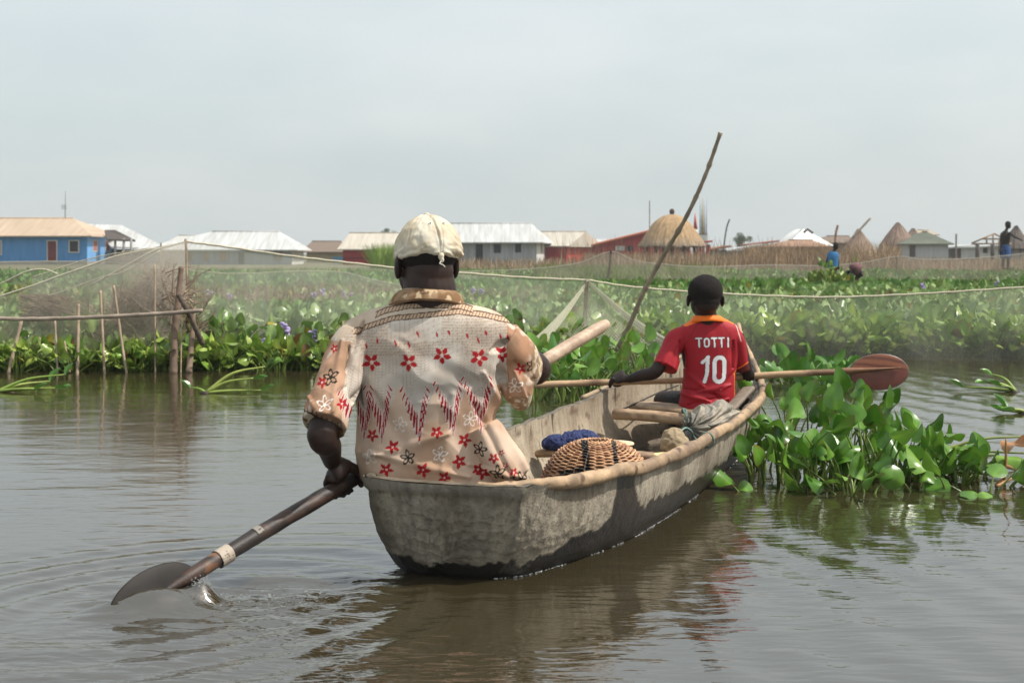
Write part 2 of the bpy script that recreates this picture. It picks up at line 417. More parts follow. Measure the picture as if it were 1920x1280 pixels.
# ------------------------------------------------------------------ dugout canoe
def canoe():
    ts = np.array([3.56, 3.575, 3.61, 3.70, 3.95, 4.28, 4.8, 5.4, 6.0, 6.4, 6.76, 6.95, 7.3, 7.52])
    tab = dict(
        nR=[-1.44, -1.335, -1.262, -1.21, -1.13, -1.06, -1.03, -1.03, -1.05, -1.075, -1.16, -1.22, -1.335, -1.40],
        nL=[-1.62, -1.685, -1.725, -1.745, -1.76, -1.775, -1.78, -1.79, -1.785, -1.775, -1.66, -1.58, -1.48, -1.435],
        zR=[.272, .272, .270, .266, .258, .248, .243, .243, .252, .270, .330, .370, .460, .53],
        zL=[.272, .272, .272, .270, .262, .255, .250, .250, .262, .280, .330, .370, .460, .53],
        zB=[.03, .00, -.03, -.06, -.09, -.10, -.10, -.10, -.10, -.09, -.06, -.02, .15, .40])
    def T_(k, t):
        return np.interp(t, ts, tab[k])
    def ring(t, off, m):
        """points from the left rim down and up to the right rim"""
        ph = np.linspace(0, np.pi, m)
        def sm(k):                                            # a little smoothing of the table
            return (T_(k, t - .05) + T_(k, t) * 2 + T_(k, t + .05)) / 4 if t > 3.8 else T_(k, t)
        nR, nL, zR, zL, zB = [sm(k) for k in ('nR', 'nL', 'zR', 'zL', 'zB')]
        nc, wd = (nR + nL) / 2, (nR - nL) / 2
        wd = max(wd - off, .004)
        zb = zB + off * 1.4
        cs, sn = -np.cos(ph), np.sin(ph)
        n = nc + wd * np.sign(cs) * np.abs(cs) ** 0.72
        zr = np.where(ph < np.pi / 2, zL, zR)
        dep = np.abs(sn) ** 0.62
        zz = zr + (zb - zr) * dep
        # sides lean in a little towards the bottom
        n = nc + (n - nc) * (1 - 0.16 * dep * np.clip((0.272 - zz) / 0.3, 0, 1))
        tt = t + np.zeros(m)
        if t < 3.75:                                          # stern tucks under
            tt = tt + (1 - smooth01(t, 3.5, 3.75)) * 0.075 * np.clip((0.27 - zz) / 0.3, 0, 1) ** 1.3
        return np.stack([tt, n, zz], 1)
    m = 150
    to = np.concatenate([3.56 + 0.44 * np.linspace(0, 1, 90) ** 1.6, np.linspace(4.0, 7.52, 420)[1:]])
    ti = np.concatenate([[3.605], np.linspace(3.62, 7.49, 420)])
    O = np.array([ring(t, 0.0, m) for t in to]); I = np.array([ring(t, 0.026, m) for t in ti])
    # chips and bumps in the rim
    for A in (O, I):
        for c in (0, -1):
            nn = noise(np.stack([A[:, c, 0], A[:, c, 0] * 0 + c, A[:, c, 0] * 0], 1), 9, 3) - .5
            n2 = noise(np.stack([A[:, c, 0], A[:, c, 0] * 0 + c, A[:, c, 0] * 0], 1), 40, 5) - .5
            A[:, c, 2] += 0.008 * nn + 0.007 * n2
    gO = grid(O); gI = grid(I); gI['Q'] = gI['Q'][:, ::-1]
    nO, nI = len(to), len(ti)
    # stern cap: fan of the first outer ring, in strips
    def cap(Rg, flip):
        L_, R_ = Rg[:m // 2], Rg[::-1][:m // 2]
        s = np.linspace(0, 1, 40)[None, :, None]
        P = L_[:, None] * (1 - s) + R_[:, None] * s
        bow = np.sin(np.linspace(0, np.pi, 40))[None, :]
        P[..., 0] -= bow * 0.012 * (-1 if flip else 1) * (0 if flip else 1)
        g = grid(P)
        if flip: g['Q'] = g['Q'][:, ::-1]
        return g
    cO = cap(O[0], False); cI = cap(I[0], True)
    # rim strips (left, right, stern)
    def strip(a, b):
        k = 6; s = np.linspace(0, 1, k)[None, :, None]
        P = a[:, None] * (1 - s) + b[:, None] * s
        P[..., 2] += 0.004 * np.sin(np.linspace(0, np.pi, k))[None]
        return grid(P)
    tI = np.linspace(3.605, 7.49, 500)
    def inter(A, tarr, c): return np.stack([np.interp(tI, tarr, A[:, c, k]) for k in range(3)], 1)
    aL, bL = inter(O, to, 0), inter(I, ti, 0); aR, bR = inter(O, to, -1), inter(I, ti, -1)
    aL[:, 0] = bL[:, 0] = tI; aR[:, 0] = bR[:, 0] = tI
    stL = strip(aL, bL); stR = strip(aR, bR); stR['Q'] = stR['Q'][:, ::-1]
    # stern strip follows the outline of the outer rings up to 3.605
    k0 = int(np.searchsorted(to, 3.605))
    outl = np.vstack([O[:k0, 0][::-1], O[0, 0] + (O[0, -1] - O[0, 0]) * np.linspace(0, 1, 30)[:, None], O[:k0, -1]])
    inn = I[0, 0] + (I[0, -1] - I[0, 0]) * np.linspace(0, 1, len(outl))[:, None]
    stS = strip(outl, inn); 
    outer = join([gO, cO]); V = outer['V']
    def world(g): g['V'] = B(g['V'][:, 0], g['V'][:, 1], g['V'][:, 2]); return g
    # ---- colours and carving, outside
    t, n, z = V[:, 0], V[:, 1], V[:, 2]
    P = V.copy()
    q = P * np.array([1, 1, 1.0]); q[:, 2] *= 1.5
    # adze scallops on the stern: rounded cells
    def cells(Pp, s, seed):
        G = Pp * s; I0 = np.floor(G).astype(int); d1 = np.full(len(G), 9.0); d2 = np.full(len(G), 9.0)
        for dx in (-1, 0, 1):
            for dy in (-1, 0, 1):
                cx, cy = I0[:, 0] + dx, I0[:, 1] + dy
                k = np.zeros_like(cx)
                fx = cx + 0.15 + 0.7 * _hash(cx, cy, k, seed); fy = cy + 0.15 + 0.7 * _hash(cx, cy, k, seed + 5)
                d = np.hypot(G[:, 0] - fx, G[:, 1] - fy)
                m1 = d < d1; d2 = np.where(m1, d1, np.minimum(d2, d)); d1 = np.where(m1, d, d1)
        return d1, d2
    arc = np.where(t < 3.72, n * 1.0, t + 1)                 # distance round the stern
    surf = np.stack([(t * 1.0 + n * 0.9) * 1.0 + 0.07 * fbm(P, 9, 3, 2), z * 1.15 + 0.06 * fbm(P, 10, 3, 3)], 1)
    d1, d2 = cells(surf, 31, 7)
    scal = (1 - smooth01(t, 4.0, 4.25)) * smooth01(z, 0.02, 0.07)
    edge = 1 - smooth01(d2 - d1, 0.0, 0.13)
    N = vnormals(outer)
    lip = smooth01(z + .006 * (fbm(P, 25, 2, 71) - .5), .237, .243) * (1 - smooth01(t, 3.80, 3.95)); dep = .0075 * lip - 0.0055 * scal * (1 - lip) * (1 - np.clip(d1, 0, 1) ** 2) + 0.003 * (fbm(P, 30, 3, 8) - .5)
    grain = fbm(P * np.array([1.0, 1.0, 0.22]), 60, 3, 12)
    grl = fbm(P * np.array([0.25, 1.0, 1.6]), 50, 3, 13)
    outer['V'] = V + N * (dep + 0.002 * (grl - .5) * (1 - scal))[:, None] * np.sign(np.sum(N * np.stack([np.where(t<3.6,-1,0), n + 1.42, z * 0], 1), 1))[:, None]
    dry = lerp([.350, .305, .235], [.185, .152, .112], smooth01(fbm(P, 7, 4, 1), .35, .7))
    dry = lerp(dry, np.tile([.13, .105, .08], (len(V), 1)), (edge * scal * (0.25 + .9 * fbm(P, 12, 2, 91)) * (1 - lip))[:, None]); dry = lerp(dry, np.tile([.30, .275, .225], (len(V), 1)), (lip * .6)[:, None])
    dry = dry * (0.50 + 1.0 * grain)[:, None] * (1 - 0.25 * (1 - smooth01(t, 3.60, 3.95)))[:, None]  # stern end darkened: its shade is put into the colour
    crack = smooth01(fbm(P * np.array([2.6, 2.6, .35]), 26, 3, 21), .64, .72)
    dry = dry * (1 - 0.5 * crack * (1 - scal))[:, None]
    wl = np.interp(t, [3.5, 3.62, 3.78, 3.9, 4.0, 4.045, 4.06, 4.145, 4.17, 4.24, 4.5, 5.0, 6.0, 7.5],
                      [.035, .042, .062, .085, .100, .115, .30, .30, .18, .125, .120, .105, .08, .06])
    wl = wl + 0.065 * (fbm(P * np.array([1, 1, .3]), 22, 3, 31) - .5) + 0.016 * (fbm(P, 90, 2, 32) - .5)
    wet = smooth01(wl - z, -.003, .003)
    wc = lerp([.014, .011, .008], [.050, .038, .028], smooth01(t + 0.6 * z + 0.15 * (fbm(P, 5, 2, 6) - .5), 3.82, 4.35))
    wc = wc * (0.6 + 0.8 * grain)[:, None] * .8
    outer['C'] = lerp(dry, wc, wet[:, None])
    # ---- inside
    inner = join([gI, cI]); V = inner['V']; P = V
    t, n, z = V.T
    base = lerp([.40, .335, .245], [.26, .205, .145], smooth01(fbm(P * np.array([1, 1, .5]), 6, 4, 41), .35, .68))
    vg = fbm(P * np.array([3.0, 3.0, .25]), 22, 3, 42)
    base = base * (0.75 + 0.5 * vg)[:, None]
    st = smooth01(fbm(P * np.array([1.0, 1, 2.0]), 13, 3, 43), .60, .68) * smooth01(z, .12, .22)
    base = lerp(base, np.tile([.10, .055, .035], (len(V), 1)), (st * .7)[:, None])
    ck = smooth01(fbm(P * np.array([5, 5, .3]), 12, 2, 44), .74, .77)
    base = lerp(base, np.tile([.03, .022, .015], (len(V), 1)), (ck * .85)[:, None])
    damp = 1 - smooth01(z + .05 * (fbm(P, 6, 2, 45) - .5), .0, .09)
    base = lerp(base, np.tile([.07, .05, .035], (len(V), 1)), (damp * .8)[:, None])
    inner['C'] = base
    inner['V'] = V + np.stack([0 * t, (vg - .5) * .006, 0 * t], 1)
    rims = join([stL, stR, stS]); V = rims['V']
    rims['C'] = lerp([.15, .125, .095], [.09, .075, .055], smooth01(fbm(V, 20, 3, 51), .35, .65)) * (0.8 + .4 * noise(V, 120, 3))[:, None]
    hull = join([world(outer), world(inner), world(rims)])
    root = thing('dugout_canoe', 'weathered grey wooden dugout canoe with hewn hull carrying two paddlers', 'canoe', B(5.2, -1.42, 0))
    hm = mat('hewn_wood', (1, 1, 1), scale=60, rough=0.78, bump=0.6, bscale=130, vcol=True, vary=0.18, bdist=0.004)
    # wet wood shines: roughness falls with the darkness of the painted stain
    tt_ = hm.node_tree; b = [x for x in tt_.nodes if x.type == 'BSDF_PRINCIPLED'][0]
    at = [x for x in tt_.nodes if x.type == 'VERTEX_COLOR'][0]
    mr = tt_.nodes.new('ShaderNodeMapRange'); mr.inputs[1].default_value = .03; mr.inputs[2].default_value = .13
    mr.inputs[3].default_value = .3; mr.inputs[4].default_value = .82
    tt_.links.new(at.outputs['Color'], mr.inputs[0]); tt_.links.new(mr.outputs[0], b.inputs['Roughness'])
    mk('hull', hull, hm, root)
    # ---- pole lashed along the right gunwale
    tr = np.array([3.675, 3.70, 3.76, 3.84, 3.95, 4.05, 4.2, 4.45, 4.8, 5.1, 5.4, 6.0, 6.35, 6.62, 6.8, 7.0, 7.3, 7.5])
    nr_ = np.interp(tr, ts, tab['nR']) + 0.006; zr_ = np.interp(tr, ts, tab['zR']) - 0.004
    wob = np.array([0, 0, .004, -.002, .002, .006, -.002, .002, .004, .006, -.002, 0, 0, 0, 0, 0, 0, 0])
    nr_[0] -= .16; nr_[1] -= .11; nr_[2] -= 0.035; tr2 = tr.copy(); tr2[0] -= .085; tr2[1] -= .095; tr2[2] -= .06
    rr = np.array([.012, .016, .018, .019, .020, .020, .0195, .021, .021, .020, .020, .020, .020, .019, .018, .017, .015, .012])
    g = tube(B(tr2, nr_, zr_ + wob), np.stack([rr * .88, rr * 1.02], 1), 22, sub=26)
    V = g['V']; Nn = vnormals(g)
    loc = np.stack([V @ np.array([*BE, 0]), V @ np.array([*BN, 0]), V[:, 2]], 1)
    g['V'] = V + Nn * (0.011 * (fbm(loc * np.array([.5, 1, 1]), 18, 3, 61) - .5) + .004 * (fbm(loc, 70, 2, 62) - .5))[:, None]
    c = lerp([.40, .275, .165], [.21, .145, .095], smooth01(fbm(loc * np.array([.5, 1, 1]), 16, 4, 63), .38, .66))
    kn = smooth01(noise(loc, 34, 64), .80, .88)
    c = lerp(c, np.tile([.07, .04, .025], (len(V), 1)), (kn * .8)[:, None]) * (0.78 + .45 * fbm(loc * np.array([.3, 1, 1]), 90, 2, 65))[:, None]
    g['C'] = c
    wood = mat('bare_pole_wood', (1, 1, 1), scale=50, rough=0.62, bump=0.4, bscale=120, vcol=True, vary=0.15, bdist=.003)
    rail = mk('gunwale_pole', g, wood, root)
    # the left rim's thin batten near the bow and the plank seam
    tl = np.linspace(5.95, 7.45, 30)
    g = tube(B(tl, np.interp(tl, ts, tab['nL']) - .006, np.interp(tl, ts, tab['zL']) + .004), [.010] * 30, 8)
    g['C'] = lerp([.42, .32, .21], [.25, .18, .12], noise(g['V'], 30, 3)); mk('gunwale_batten', g, wood, root)
    # rope lashings on the pole
    rp = mat('green_cord', (.10, .17, .14), (.16, .22, .19), 80, .8)
    def loop(t, n, z, r, turns=2, mt=rp, name='lashing', thick=.0028, ax=None, sx=1.0):
        a = np.linspace(0, 2 * np.pi * turns, 24 * turns)
        ctr = B(t, n, z); up = np.array([0, 0, 1.0]); nn = np.array([*BN, 0]); ee = np.array([*BE, 0])
        if ax == 'across': nn, ee = ee, nn
        p = ctr + np.outer(np.cos(a) * r * sx, nn) + np.outer(np.sin(a) * r * 1.05, up) + np.outer((a / a[-1] - .5) * .007 * turns, ee)
        mk(name, tube(p, thick, 6), mt, root)
    loop(4.93, -1.024, .240, .0255)
    dk = mat('black_cord', (.02, .02, .02), (.05, .045, .04), 80, .8)
    # dark wire run along the inside of the right rim near the bow, and across
    p = B(np.linspace(6.05, 6.95, 12), np.interp(np.linspace(6.05, 6.95, 12), ts, tab['nR']) - .012, np.interp(np.linspace(6.05, 6.95, 12), ts, tab['zR']) + .012 + .003 * np.sin(np.arange(12)))
    mk('rim_cord', tube(p, .0035, 6, sub=3), dk, root)
    p = np.array([W(1152, 770, 6.22), W(1180, 762, 6.35), W(1230, 738, 6.75), W(1272, 722, 6.95)])
    mk('rim_cord', tube(p, .0035, 6, sub=4), dk, root)
    # ---- thwarts
    def thwart(a, b, r0, r1, seed):
        k = 24; s = np.linspace(0, 1, k)[:, None]; p = a + (b - a) * s + np.array([0, 0, .006]) * np.sin(s * 5)
        g = tube(p, np.stack([np.full(k, r0), np.full(k, r1)], 1), 16, side=np.cross(unit(b - a), [0, 0, 1]), power=2.6)
        Nn = vnormals(g); g['V'] = g['V'] + Nn * (.003 * (fbm(g['V'], 20, 3, seed) - .5))[:, None]
        V = g['V']; gr = fbm((V @ np.array([*BN, 0]))[:, None] * np.array([[.3, 0, 0]]) + V * np.array([0.2, .6, 1]), 60, 3, seed + 2)
        g['C'] = lerp([.42, .29, .18], [.22, .14, .085], smooth01(gr, .35, .65))
        return mk('thwart', g, wood, root)
    tw = thwart(W(1156, 776, 6.24), W(1392, 798, 5.86), .04, .024, 71)
    thwart(W(1016, 849, 5.42), W(1302, 857, 4.98), .045, .016, 72)
    thwart(W(1196, 748, 6.50) - np.array([0, 0, .03]), W(1412, 772, 6.2) - np.array([0, 0, .03]), .09, .018, 73)      # under the boy
    thwart(B(4.02, -1.66, .06), B(4.02, -1.20, .06), .09, .016, 74)                                                    # under the man
    a = W(1283, 782, 6.03); p = []
    for k in range(30):
        th = k / 30 * 2 * np.pi * 2; p.append(a + np.array([.006 * math.sin(k), math.cos(th) * .047, math.sin(th) * .036]))
    mk('lashing', tube(np.array(p), .0045, 6), rp, root)
    # slanting plank by the boy's right hip
    pa, pb = W(1404, 728, 6.35), W(1352, 786, 6.02)
    ax = unit(pb - pa); sd = unit(np.cross(ax, [0, .3, 1])); g = tube(np.array([pa, (pa + pb) / 2, pb]), [[.03, .011]] * 3, 12, side=sd, sub=6, power=4)
    g['C'] = lerp([.26, .21, .16], [.14, .11, .085], fbm(g['V'], 40, 3, 77)); mk('plank', g, wood, root)
    # damp line of foam beads where hull meets the water
    tb = np.linspace(3.62, 6.35, 260); P = []
    for t in tb:
        A = ring(t, 0.0, m); j = np.argmin(np.abs(A[m // 2:, 2])) + m // 2
        P.append(A[j])
    P = np.array(P)
    r2 = np.random.default_rng(4)
    gs = []
    for k in range(900):
        i = r2.integers(0, 259); f = r2.random(); q = P[i] * (1 - f) + P[min(i + 1, 259)] * f
        if noise(q[None] * np.array([1, 0, 0]), 14, 9)[0] < .42: continue
        w_ = B(q[0], q[1] + .002 + .006 * r2.random() ** 2, .001); r = .0006 + .0013 * r2.random() ** 3
        gs.append(ellipsoid(w_, (r * 1.8, r, r), 6, 4))
    fm = mat('foam', (.75, .76, .74), None, 5, .35)
    tag(mk('foam_line', join(gs), fm), 'thin line of white foam beads along the canoe hull at the waterline', 'foam', kind='stuff')
    return root, wood
canoe_root, wood_mat = canoe()
# ------------------------------------------------------------------ people
def head_parts(c, yaw, s=1.0, tilt=0.0, ear=1.0, wide=1.0):
    Rm = rotz(yaw) @ rotx(tilt)
    def P(p): return np.asarray(c) + Rm @ (np.asarray(p, float) * s * np.array([wide, 1, 1]))
    def El(p, r, a=20, b=12): return ellipsoid(P(p), np.asarray(r) * s * np.array([wide, 1, 1]), a, b, Rm)
    g = [El((0, -.008, .028), (.076, .097, .086), 32, 20), El((0, .030, -.040), (.061, .068, .078), 24, 16),
         El((0, .066, -.098), (.030, .026, .021)), El((0, .082, .014), (.052, .018, .012)),
         El((.036, .062, -.030), (.024, .024, .022)), El((-.036, .062, -.030), (.024, .024, .022)),
         El((0, -.045, -.030), (.058, .055, .060), 24, 14),
         El((0, .093, -.066), (.025, .013, .007)), El((0, .092, -.079), (.023, .013, .008)),
         tube(np.array([P((0, .088, .012)), P((0, .099, -.010)), P((0, .112, -.034)), P((0, .103, -.042))]), [[.009 * s, .008 * s], [.010 * s, .010 * s], [.018 * s, .013 * s], [.015 * s, .008 * s]], 10, side=Rm @ np.array([1, 0, 0]), sub=3)]
    for sx in (-1, 1):
        er = rotz(sx * 0.35)
        g.append(ellipsoid(P((sx * .078, -.004, -.022)), np.array([.010, .020, .033]) * s * ear, 14, 10, Rm @ er))
        g.append(ellipsoid(P((sx * .081, -.014, -.012)), np.array([.006, .010, .024]) * s * ear, 10, 8, Rm @ er))
    eyes = [El((sx * .031, .080, -.003), (.0125, .012, .0125), 14, 10) for sx in (-1, 1)]
    for e_ in eyes:
        n = len(e_['V']); cc = e_['V'].mean(0); d = (e_['V'] - cc) @ (Rm @ np.array([0, 1, 0])); d = d / d.max()
        e_['C'] = np.where((d > .88)[:, None], [[.015, .01, .008]], [[.55, .50, .44]])
    return g, eyes
def limb(pts, rads, side=None, seg=18):
    return tube(np.array(pts), np.array(rads), seg, side=side, sub=6)
def grip_hand(C, a, u, r, Wr, s=1.0, sg=1, thumb=1, wr=.026):
    """a hand closed round a shaft: C on its axis a, the palm on the side u, fingers curling in direction sg"""
    a = unit(a); u = unit(np.asarray(u) - a * np.dot(u, a)); tdir = unit(np.cross(a, u)) * sg
    C = np.asarray(C, float); g = []
    def pt(al, ang, rad): 
        return C + a * al + (u * math.cos(ang) + tdir * math.sin(ang)) * rad
    # palm: from the wrist to the knuckles
    kn = C + u * (r + .020 * s) + tdir * (.020 * s)
    mid = C + u * (r + .024 * s) - tdir * (.018 * s)
    g.append(tube(np.array([Wr, Wr * .45 + mid * .55 + u * .004, mid, kn, kn + tdir * .012 * s - u * .004 * s]), np.array([[wr, wr * .72], [.032 * s, .020 * s], [.040 * s, .018 * s], [.041 * s, .015 * s], [.034 * s, .010 * s]]), 16, side=a, sub=5))
    ln = [205, 222, 212, 182]
    for i in range(4):
        al = (1.5 - i) * .0205 * s * thumb; fr = (.0094, .0098, .0092, .0080)[i] * s
        angs = np.radians(np.array([22, 62, 100, 150, ln[i]])); rr = r + fr * np.array([1.5, 1.25, 1.1, .95, 1.0])
        p = np.array([kn + a * (al - 0) - u * .006 * s] + [pt(al * (1 - .05 * k), q, rr[k]) for k, q in enumerate(angs)])
        g.append(tube(p, np.array([1.15, 1.12, 1.08, 1.0, .95, .74]) * fr, 10, sub=4))
    th = [mid + a * .026 * s * thumb, pt(.046 * s * thumb, R(-45), r + .016 * s), pt(.052 * s * thumb, R(-95), r + .011 * s), pt(.050 * s * thumb, R(-140), r + .009 * s)]
    g.append(tube(np.array(th), np.array([.0165, .0135, .0110, .0085]) * s, 10, sub=4))
    return g
def loose_hand(Wr, d, nrm, s=1.0, curl=.5, thumb=1):
    d = unit(d); nrm = unit(np.asarray(nrm) - d * np.dot(nrm, d)); sd = np.cross(d, nrm); g = []
    K = Wr + d * .085 * s
    g.append(tube(np.array([Wr - d * .01, Wr + d * .03 * s, K]), np.array([[.024, .018], [.034, .017], [.040, .013]]) * s, 14, side=sd, sub=4))
    for i, L_ in enumerate((.072, .080, .074, .058)):
        o = sd * (1.5 - i) * .020 * s * thumb; p = [K + o - d * .01]; dd = d.copy(); q = K + o
        for k in range(3):
            an = curl * (k + .5) * .6; dd = unit(d * math.cos(an) - nrm * math.sin(an)); q = q + dd * L_ * s / 3; p.append(q)
        g.append(tube(np.array(p), np.array([.0098, .0092, .0084, .0066]) * s, 9, sub=3))
    b = Wr + d * .02 * s + sd * .026 * s * thumb
    g.append(tube(np.array([b, b + (d * .6 + sd * thumb * .7) * .035 * s, b + (d * .95 + sd * thumb * .5 - nrm * .2) * .066 * s]), np.array([.014, .012, .008]) * s, 9, sub=3))
    return g
def foot(A, heel_dir, L_=.24, s=1.0):
    d = unit(heel_dir); up = np.array([0, 0, 1.0]); side = np.cross(d, up)
    base = A - up * .055 * s
    g = [tube(np.array([base - d * .05 * s, base + d * .01, base + d * .10 * s - up * .008, base + d * .165 * s - up * .016]), np.array([[.028, .030], [.036, .038], [.042, .026], [.045, .015]]) * s, 14, side=side, sub=4)]
    for i in range(5):
        o = side * (i - 2) * .017 * s
        g.append(ellipsoid(base + d * (.18 - abs(i - 1) * .006) * s + o - up * .018 * s, np.array([.011, .011, .010]) * s * (1.35 if i == 0 else 1), 8, 6))
    return g
skin = mat('dark_skin', (.014, .0072, .0048), (.034, .0150, .0095), 14, .50, bump=.3, bscale=350, spec=.30, bdist=.002)
skin2 = mat('dark_brown_skin', (.014, .008, .006), (.030, .0155, .0115), 14, .52, bump=.3, bscale=300, spec=.3, bdist=.002)
hair_m = mat('cropped_black_hair', (.008, .007, .007), (.028, .022, .020), 160, .85, bump=1.0, bscale=420, spec=.15, bdist=.004)
eye_m = mat('eye', (1, 1, 1), scale=3, rough=.15, vcol=True, vary=.02)

# ---- shafts the hands close on (photo geometry, true depth)
QA, QB = W(926, 726, 6.42), W(1600, 696, 6.44)
qax = unit(QB - QA)
def on_oar(px):
    dx = (px - 960) / F_PX; t = (dx * QA[1] - QA[0]) / ((QB[0] - QA[0]) - dx * (QB[1] - QA[1])); return QA + (QB - QA) * t

def px_of(V, d):
    return 960 + V[:, 0] / d * F_PX, HOR + (CAM_H - V[:, 2]) / d * F_PX

def stack(prof, d0, cy, seg=40, power=2.35, n=90):
    """trunk of a garment: level rings; prof rows (v, left, right, depth)"""
    A = catmull(np.array(prof, float), 8); a = np.linspace(0, 2 * np.pi, seg, endpoint=False)
    ca, sa = np.cos(a), np.sin(a); ca = np.sign(ca) * np.abs(ca) ** (2 / power); sa = np.sign(sa) * np.abs(sa) ** (2 / power); V = []
    for v, l, r_, dd in A:
        c = W((l + r_) / 2, v, d0); V.append(np.stack([c[0] + ca * (r_ - l) / 2 / F_PX * d0, cy + sa * dd, np.full(seg, c[2])], 1))
    k = len(V); V = np.vstack(V); i, j = np.meshgrid(np.arange(k - 1), np.arange(seg), indexing='ij'); jn = (j + 1) % seg
    Q = np.stack([i * seg + j, (i + 1) * seg + j, (i + 1) * seg + jn, i * seg + jn], -1).reshape(-1, 4)
    V = np.vstack([V, V[:seg].mean(0), V[-seg:].mean(0)]); m = k * seg; jj = np.arange(seg); jm = (jj + 1) % seg
    T = np.vstack([np.stack([np.full(seg, m), jj, jm], 1), np.stack([np.full(seg, m + 1), (k - 1) * seg + jm, (k - 1) * seg + jj], 1)])
    return geo(V, Q, T)
# ================= the man
def man():
    root = thing('person', 'man in a beige cap and patterned shirt seated in the stern, paddling', 'person', W(805, 1000, 4.12))
    hc = W(798, 486, 4.13)
    hp, eyes = head_parts(hc, R(24), 1.08, wide=1.04)
    parts = hp
    parts.append(tube(np.array([W(800, 505, 4.12), W(806, 545, 4.10), W(808, 585, 4.10), W(810, 625, 4.11)]), [[.074, .080], [.077, .078], [.078, .068], [.09, .055]], 20, side=[1, 0, 0], sub=5))
    # trunk
    parts.append(tube(np.array([W(808, 610, 4.11), W(806, 680, 4.10), W(808, 780, 4.10), W(815, 880, 4.12), W(822, 985, 4.14)]), [[.12, .055], [.165, .085], [.16, .100], [.155, .110], [.160, .12]], 26, side=[1, 0, 0], sub=6))
    SL, EL = W(664, 632, 4.12), W(604, 812, 3.88)
    hl = on_paddle(640)
    # left arm and fist
    ul = unit(np.array([-.15, .25, .95])); 
    Wl = hl + np.array([-.022, -.034, .070])
    parts.append(limb([SL, (SL + EL) / 2 + [-.004, 0, 0], EL, EL * .58 + Wl * .42 + [.006, 0, 0], Wl], [.056, .046, .041, .036, .025]))
    parts.append(ellipsoid(EL + [-.006, -.004, -.004], (.036, .037, .039)))
    parts += grip_hand(hl, pax, [-.10, -.30, .90], .0225, Wl, 1.04, sg=-1, thumb=1, wr=.024)
    # right arm: elbow out to the side, forearm forward to the shaft
    SR, ER = W(934, 642, 4.12), W(1003, 690, 4.26)
    hr = on_paddle(972); Wr = hr + np.array([.045, -.070, .020])
    parts.append(limb([SR, (SR + ER) / 2, ER, ER * .5 + Wr * .5, Wr], [.050, .048, .048, .042, .030]))
    parts.append(ellipsoid(ER + [.004, 0, -.006], (.036, .036, .045)))
    parts += grip_hand(hr, pax, [.25, -.80, .25], .021, Wr, 1.08, sg=-1, thumb=1)
    # legs folded forward into the boat
    for sx in (-1, 1):
        hip = W(836, 985, 4.2) + np.array([sx * .075, 0, 0.02]); knee = B(4.34, -1.42 + sx * .17, .07); ank = B(4.50, -1.42 - sx * .06, .0)
        parts.append(limb([hip, (hip + knee) / 2, knee, (knee + ank) / 2 + [0, -.02, 0], ank], [.085, .078, .056, .050, .036]))
        parts += foot(ank, [BE[0], BE[1], 0])
    body = remesh(parts, .0034, 2)
    b = mk('body', body, skin, root)
    for e_ in eyes: mk('eye', e_, eye_m, b)
    # foot-like knuckle of cloth/toes beside the stern corner
    # trousers
    tp = []
    for sx in (-1, 1):
        hip = W(836, 985, 4.2) + np.array([sx * .075, 0, 0.02]); knee = B(4.33, -1.42 + sx * .17, .07)
        tp.append(limb([hip - [0, .05, 0], hip, (hip + knee) / 2, knee], [.085, .10, .092, .070]))
    tp.append(tube(np.array([W(818, 915, 4.12), W(832, 1005, 4.14)]), [[.155, .12], [.165, .13]], 20, side=[1, 0, 0]))
    mk('trousers', remesh(tp, .006, 4), mat('dark_trousers', (.03, .028, .03), (.05, .045, .045), 20, .9, bump=.3), root)
    # hair under the cap
    Rm = rotz(R(24))
    hr_ = ellipsoid(hc + Rm @ np.array([0, -.012, .028]) * 1.08, np.array([.0775 * 1.04, .0985, .087]) * 1.085, 48, 32, Rm)
    lo = (hr_['V'] - hc) @ Rm
    keep = (lo[:, 1] < .055) & (lo[:, 2] > -.040) & (lo[:, 2] < .025)
    hr_['Q'] = hr_['Q'][keep[hr_['Q']].all(1)]; hr_['T'] = hr_['T'][keep[hr_['T']].all(1)]
    mk('hair', hr_, hair_m, root)
    # ---- shirt
    D = 4.0
    prof = [(566, 735, 866, .078), (580, 712, 895, .085), (598, 682, 945, .095), (618, 662, 960, .105), (650, 660, 950, .115), (690, 662, 944, .120),
            (730, 666, 936, .120), (780, 667, 928, .120), (820, 668, 930, .122), (860, 670, 948, .128), (890, 676, 972, .132), (904, 690, 980, .135), (930, 712, 980, .135), (960, 725, 975, .135), (1000, 735, 965, .13)]
    pts = []; rad = []
    for v, a, c, dd in prof:
        d0 = 4.11; pts.append(W((a + c) / 2, v, d0)); rad.append([(c - a) / 2 / F_PX * d0, dd])
    P = [stack(prof, 4.11, 4.11)]
    # shoulders
    P.append(limb([W(740, 600, 4.11), W(694, 620, 4.11), W(664, 642, 4.10)], [.050, .058, .062]))
    P.append(limb([W(866, 600, 4.11), W(914, 616, 4.11), W(940, 642, 4.11)], [.050, .056, .058]))
    # left sleeve
    P.append(limb([W(672, 642, 4.10), W(648, 680, 4.055), W(630, 730, 3.985), W(612, 785, 3.91), W(608, 798, 3.895)], [[.070, .075], [.066, .076], [.064, .074], [.064, .072], [.062, .070]], side=[1, 0, 0], seg=28))
    # right sleeve, opening outwards, hanging loose below the elbow
    P.append(limb([W(938, 636, 4.11), W(962, 664, 4.13), W(978, 690, 4.18), W(990, 700, 4.20)], [.064, .066, .066, .058], seg=28))
    P.append(limb([W(962, 664, 4.13), W(966, 712, 4.13), W(975, 742, 4.15), W(980, 753, 4.16)], [[.050, .062], [.052, .060], [.036, .055], [.022, .04]], side=[1, 0, 0], seg=24))
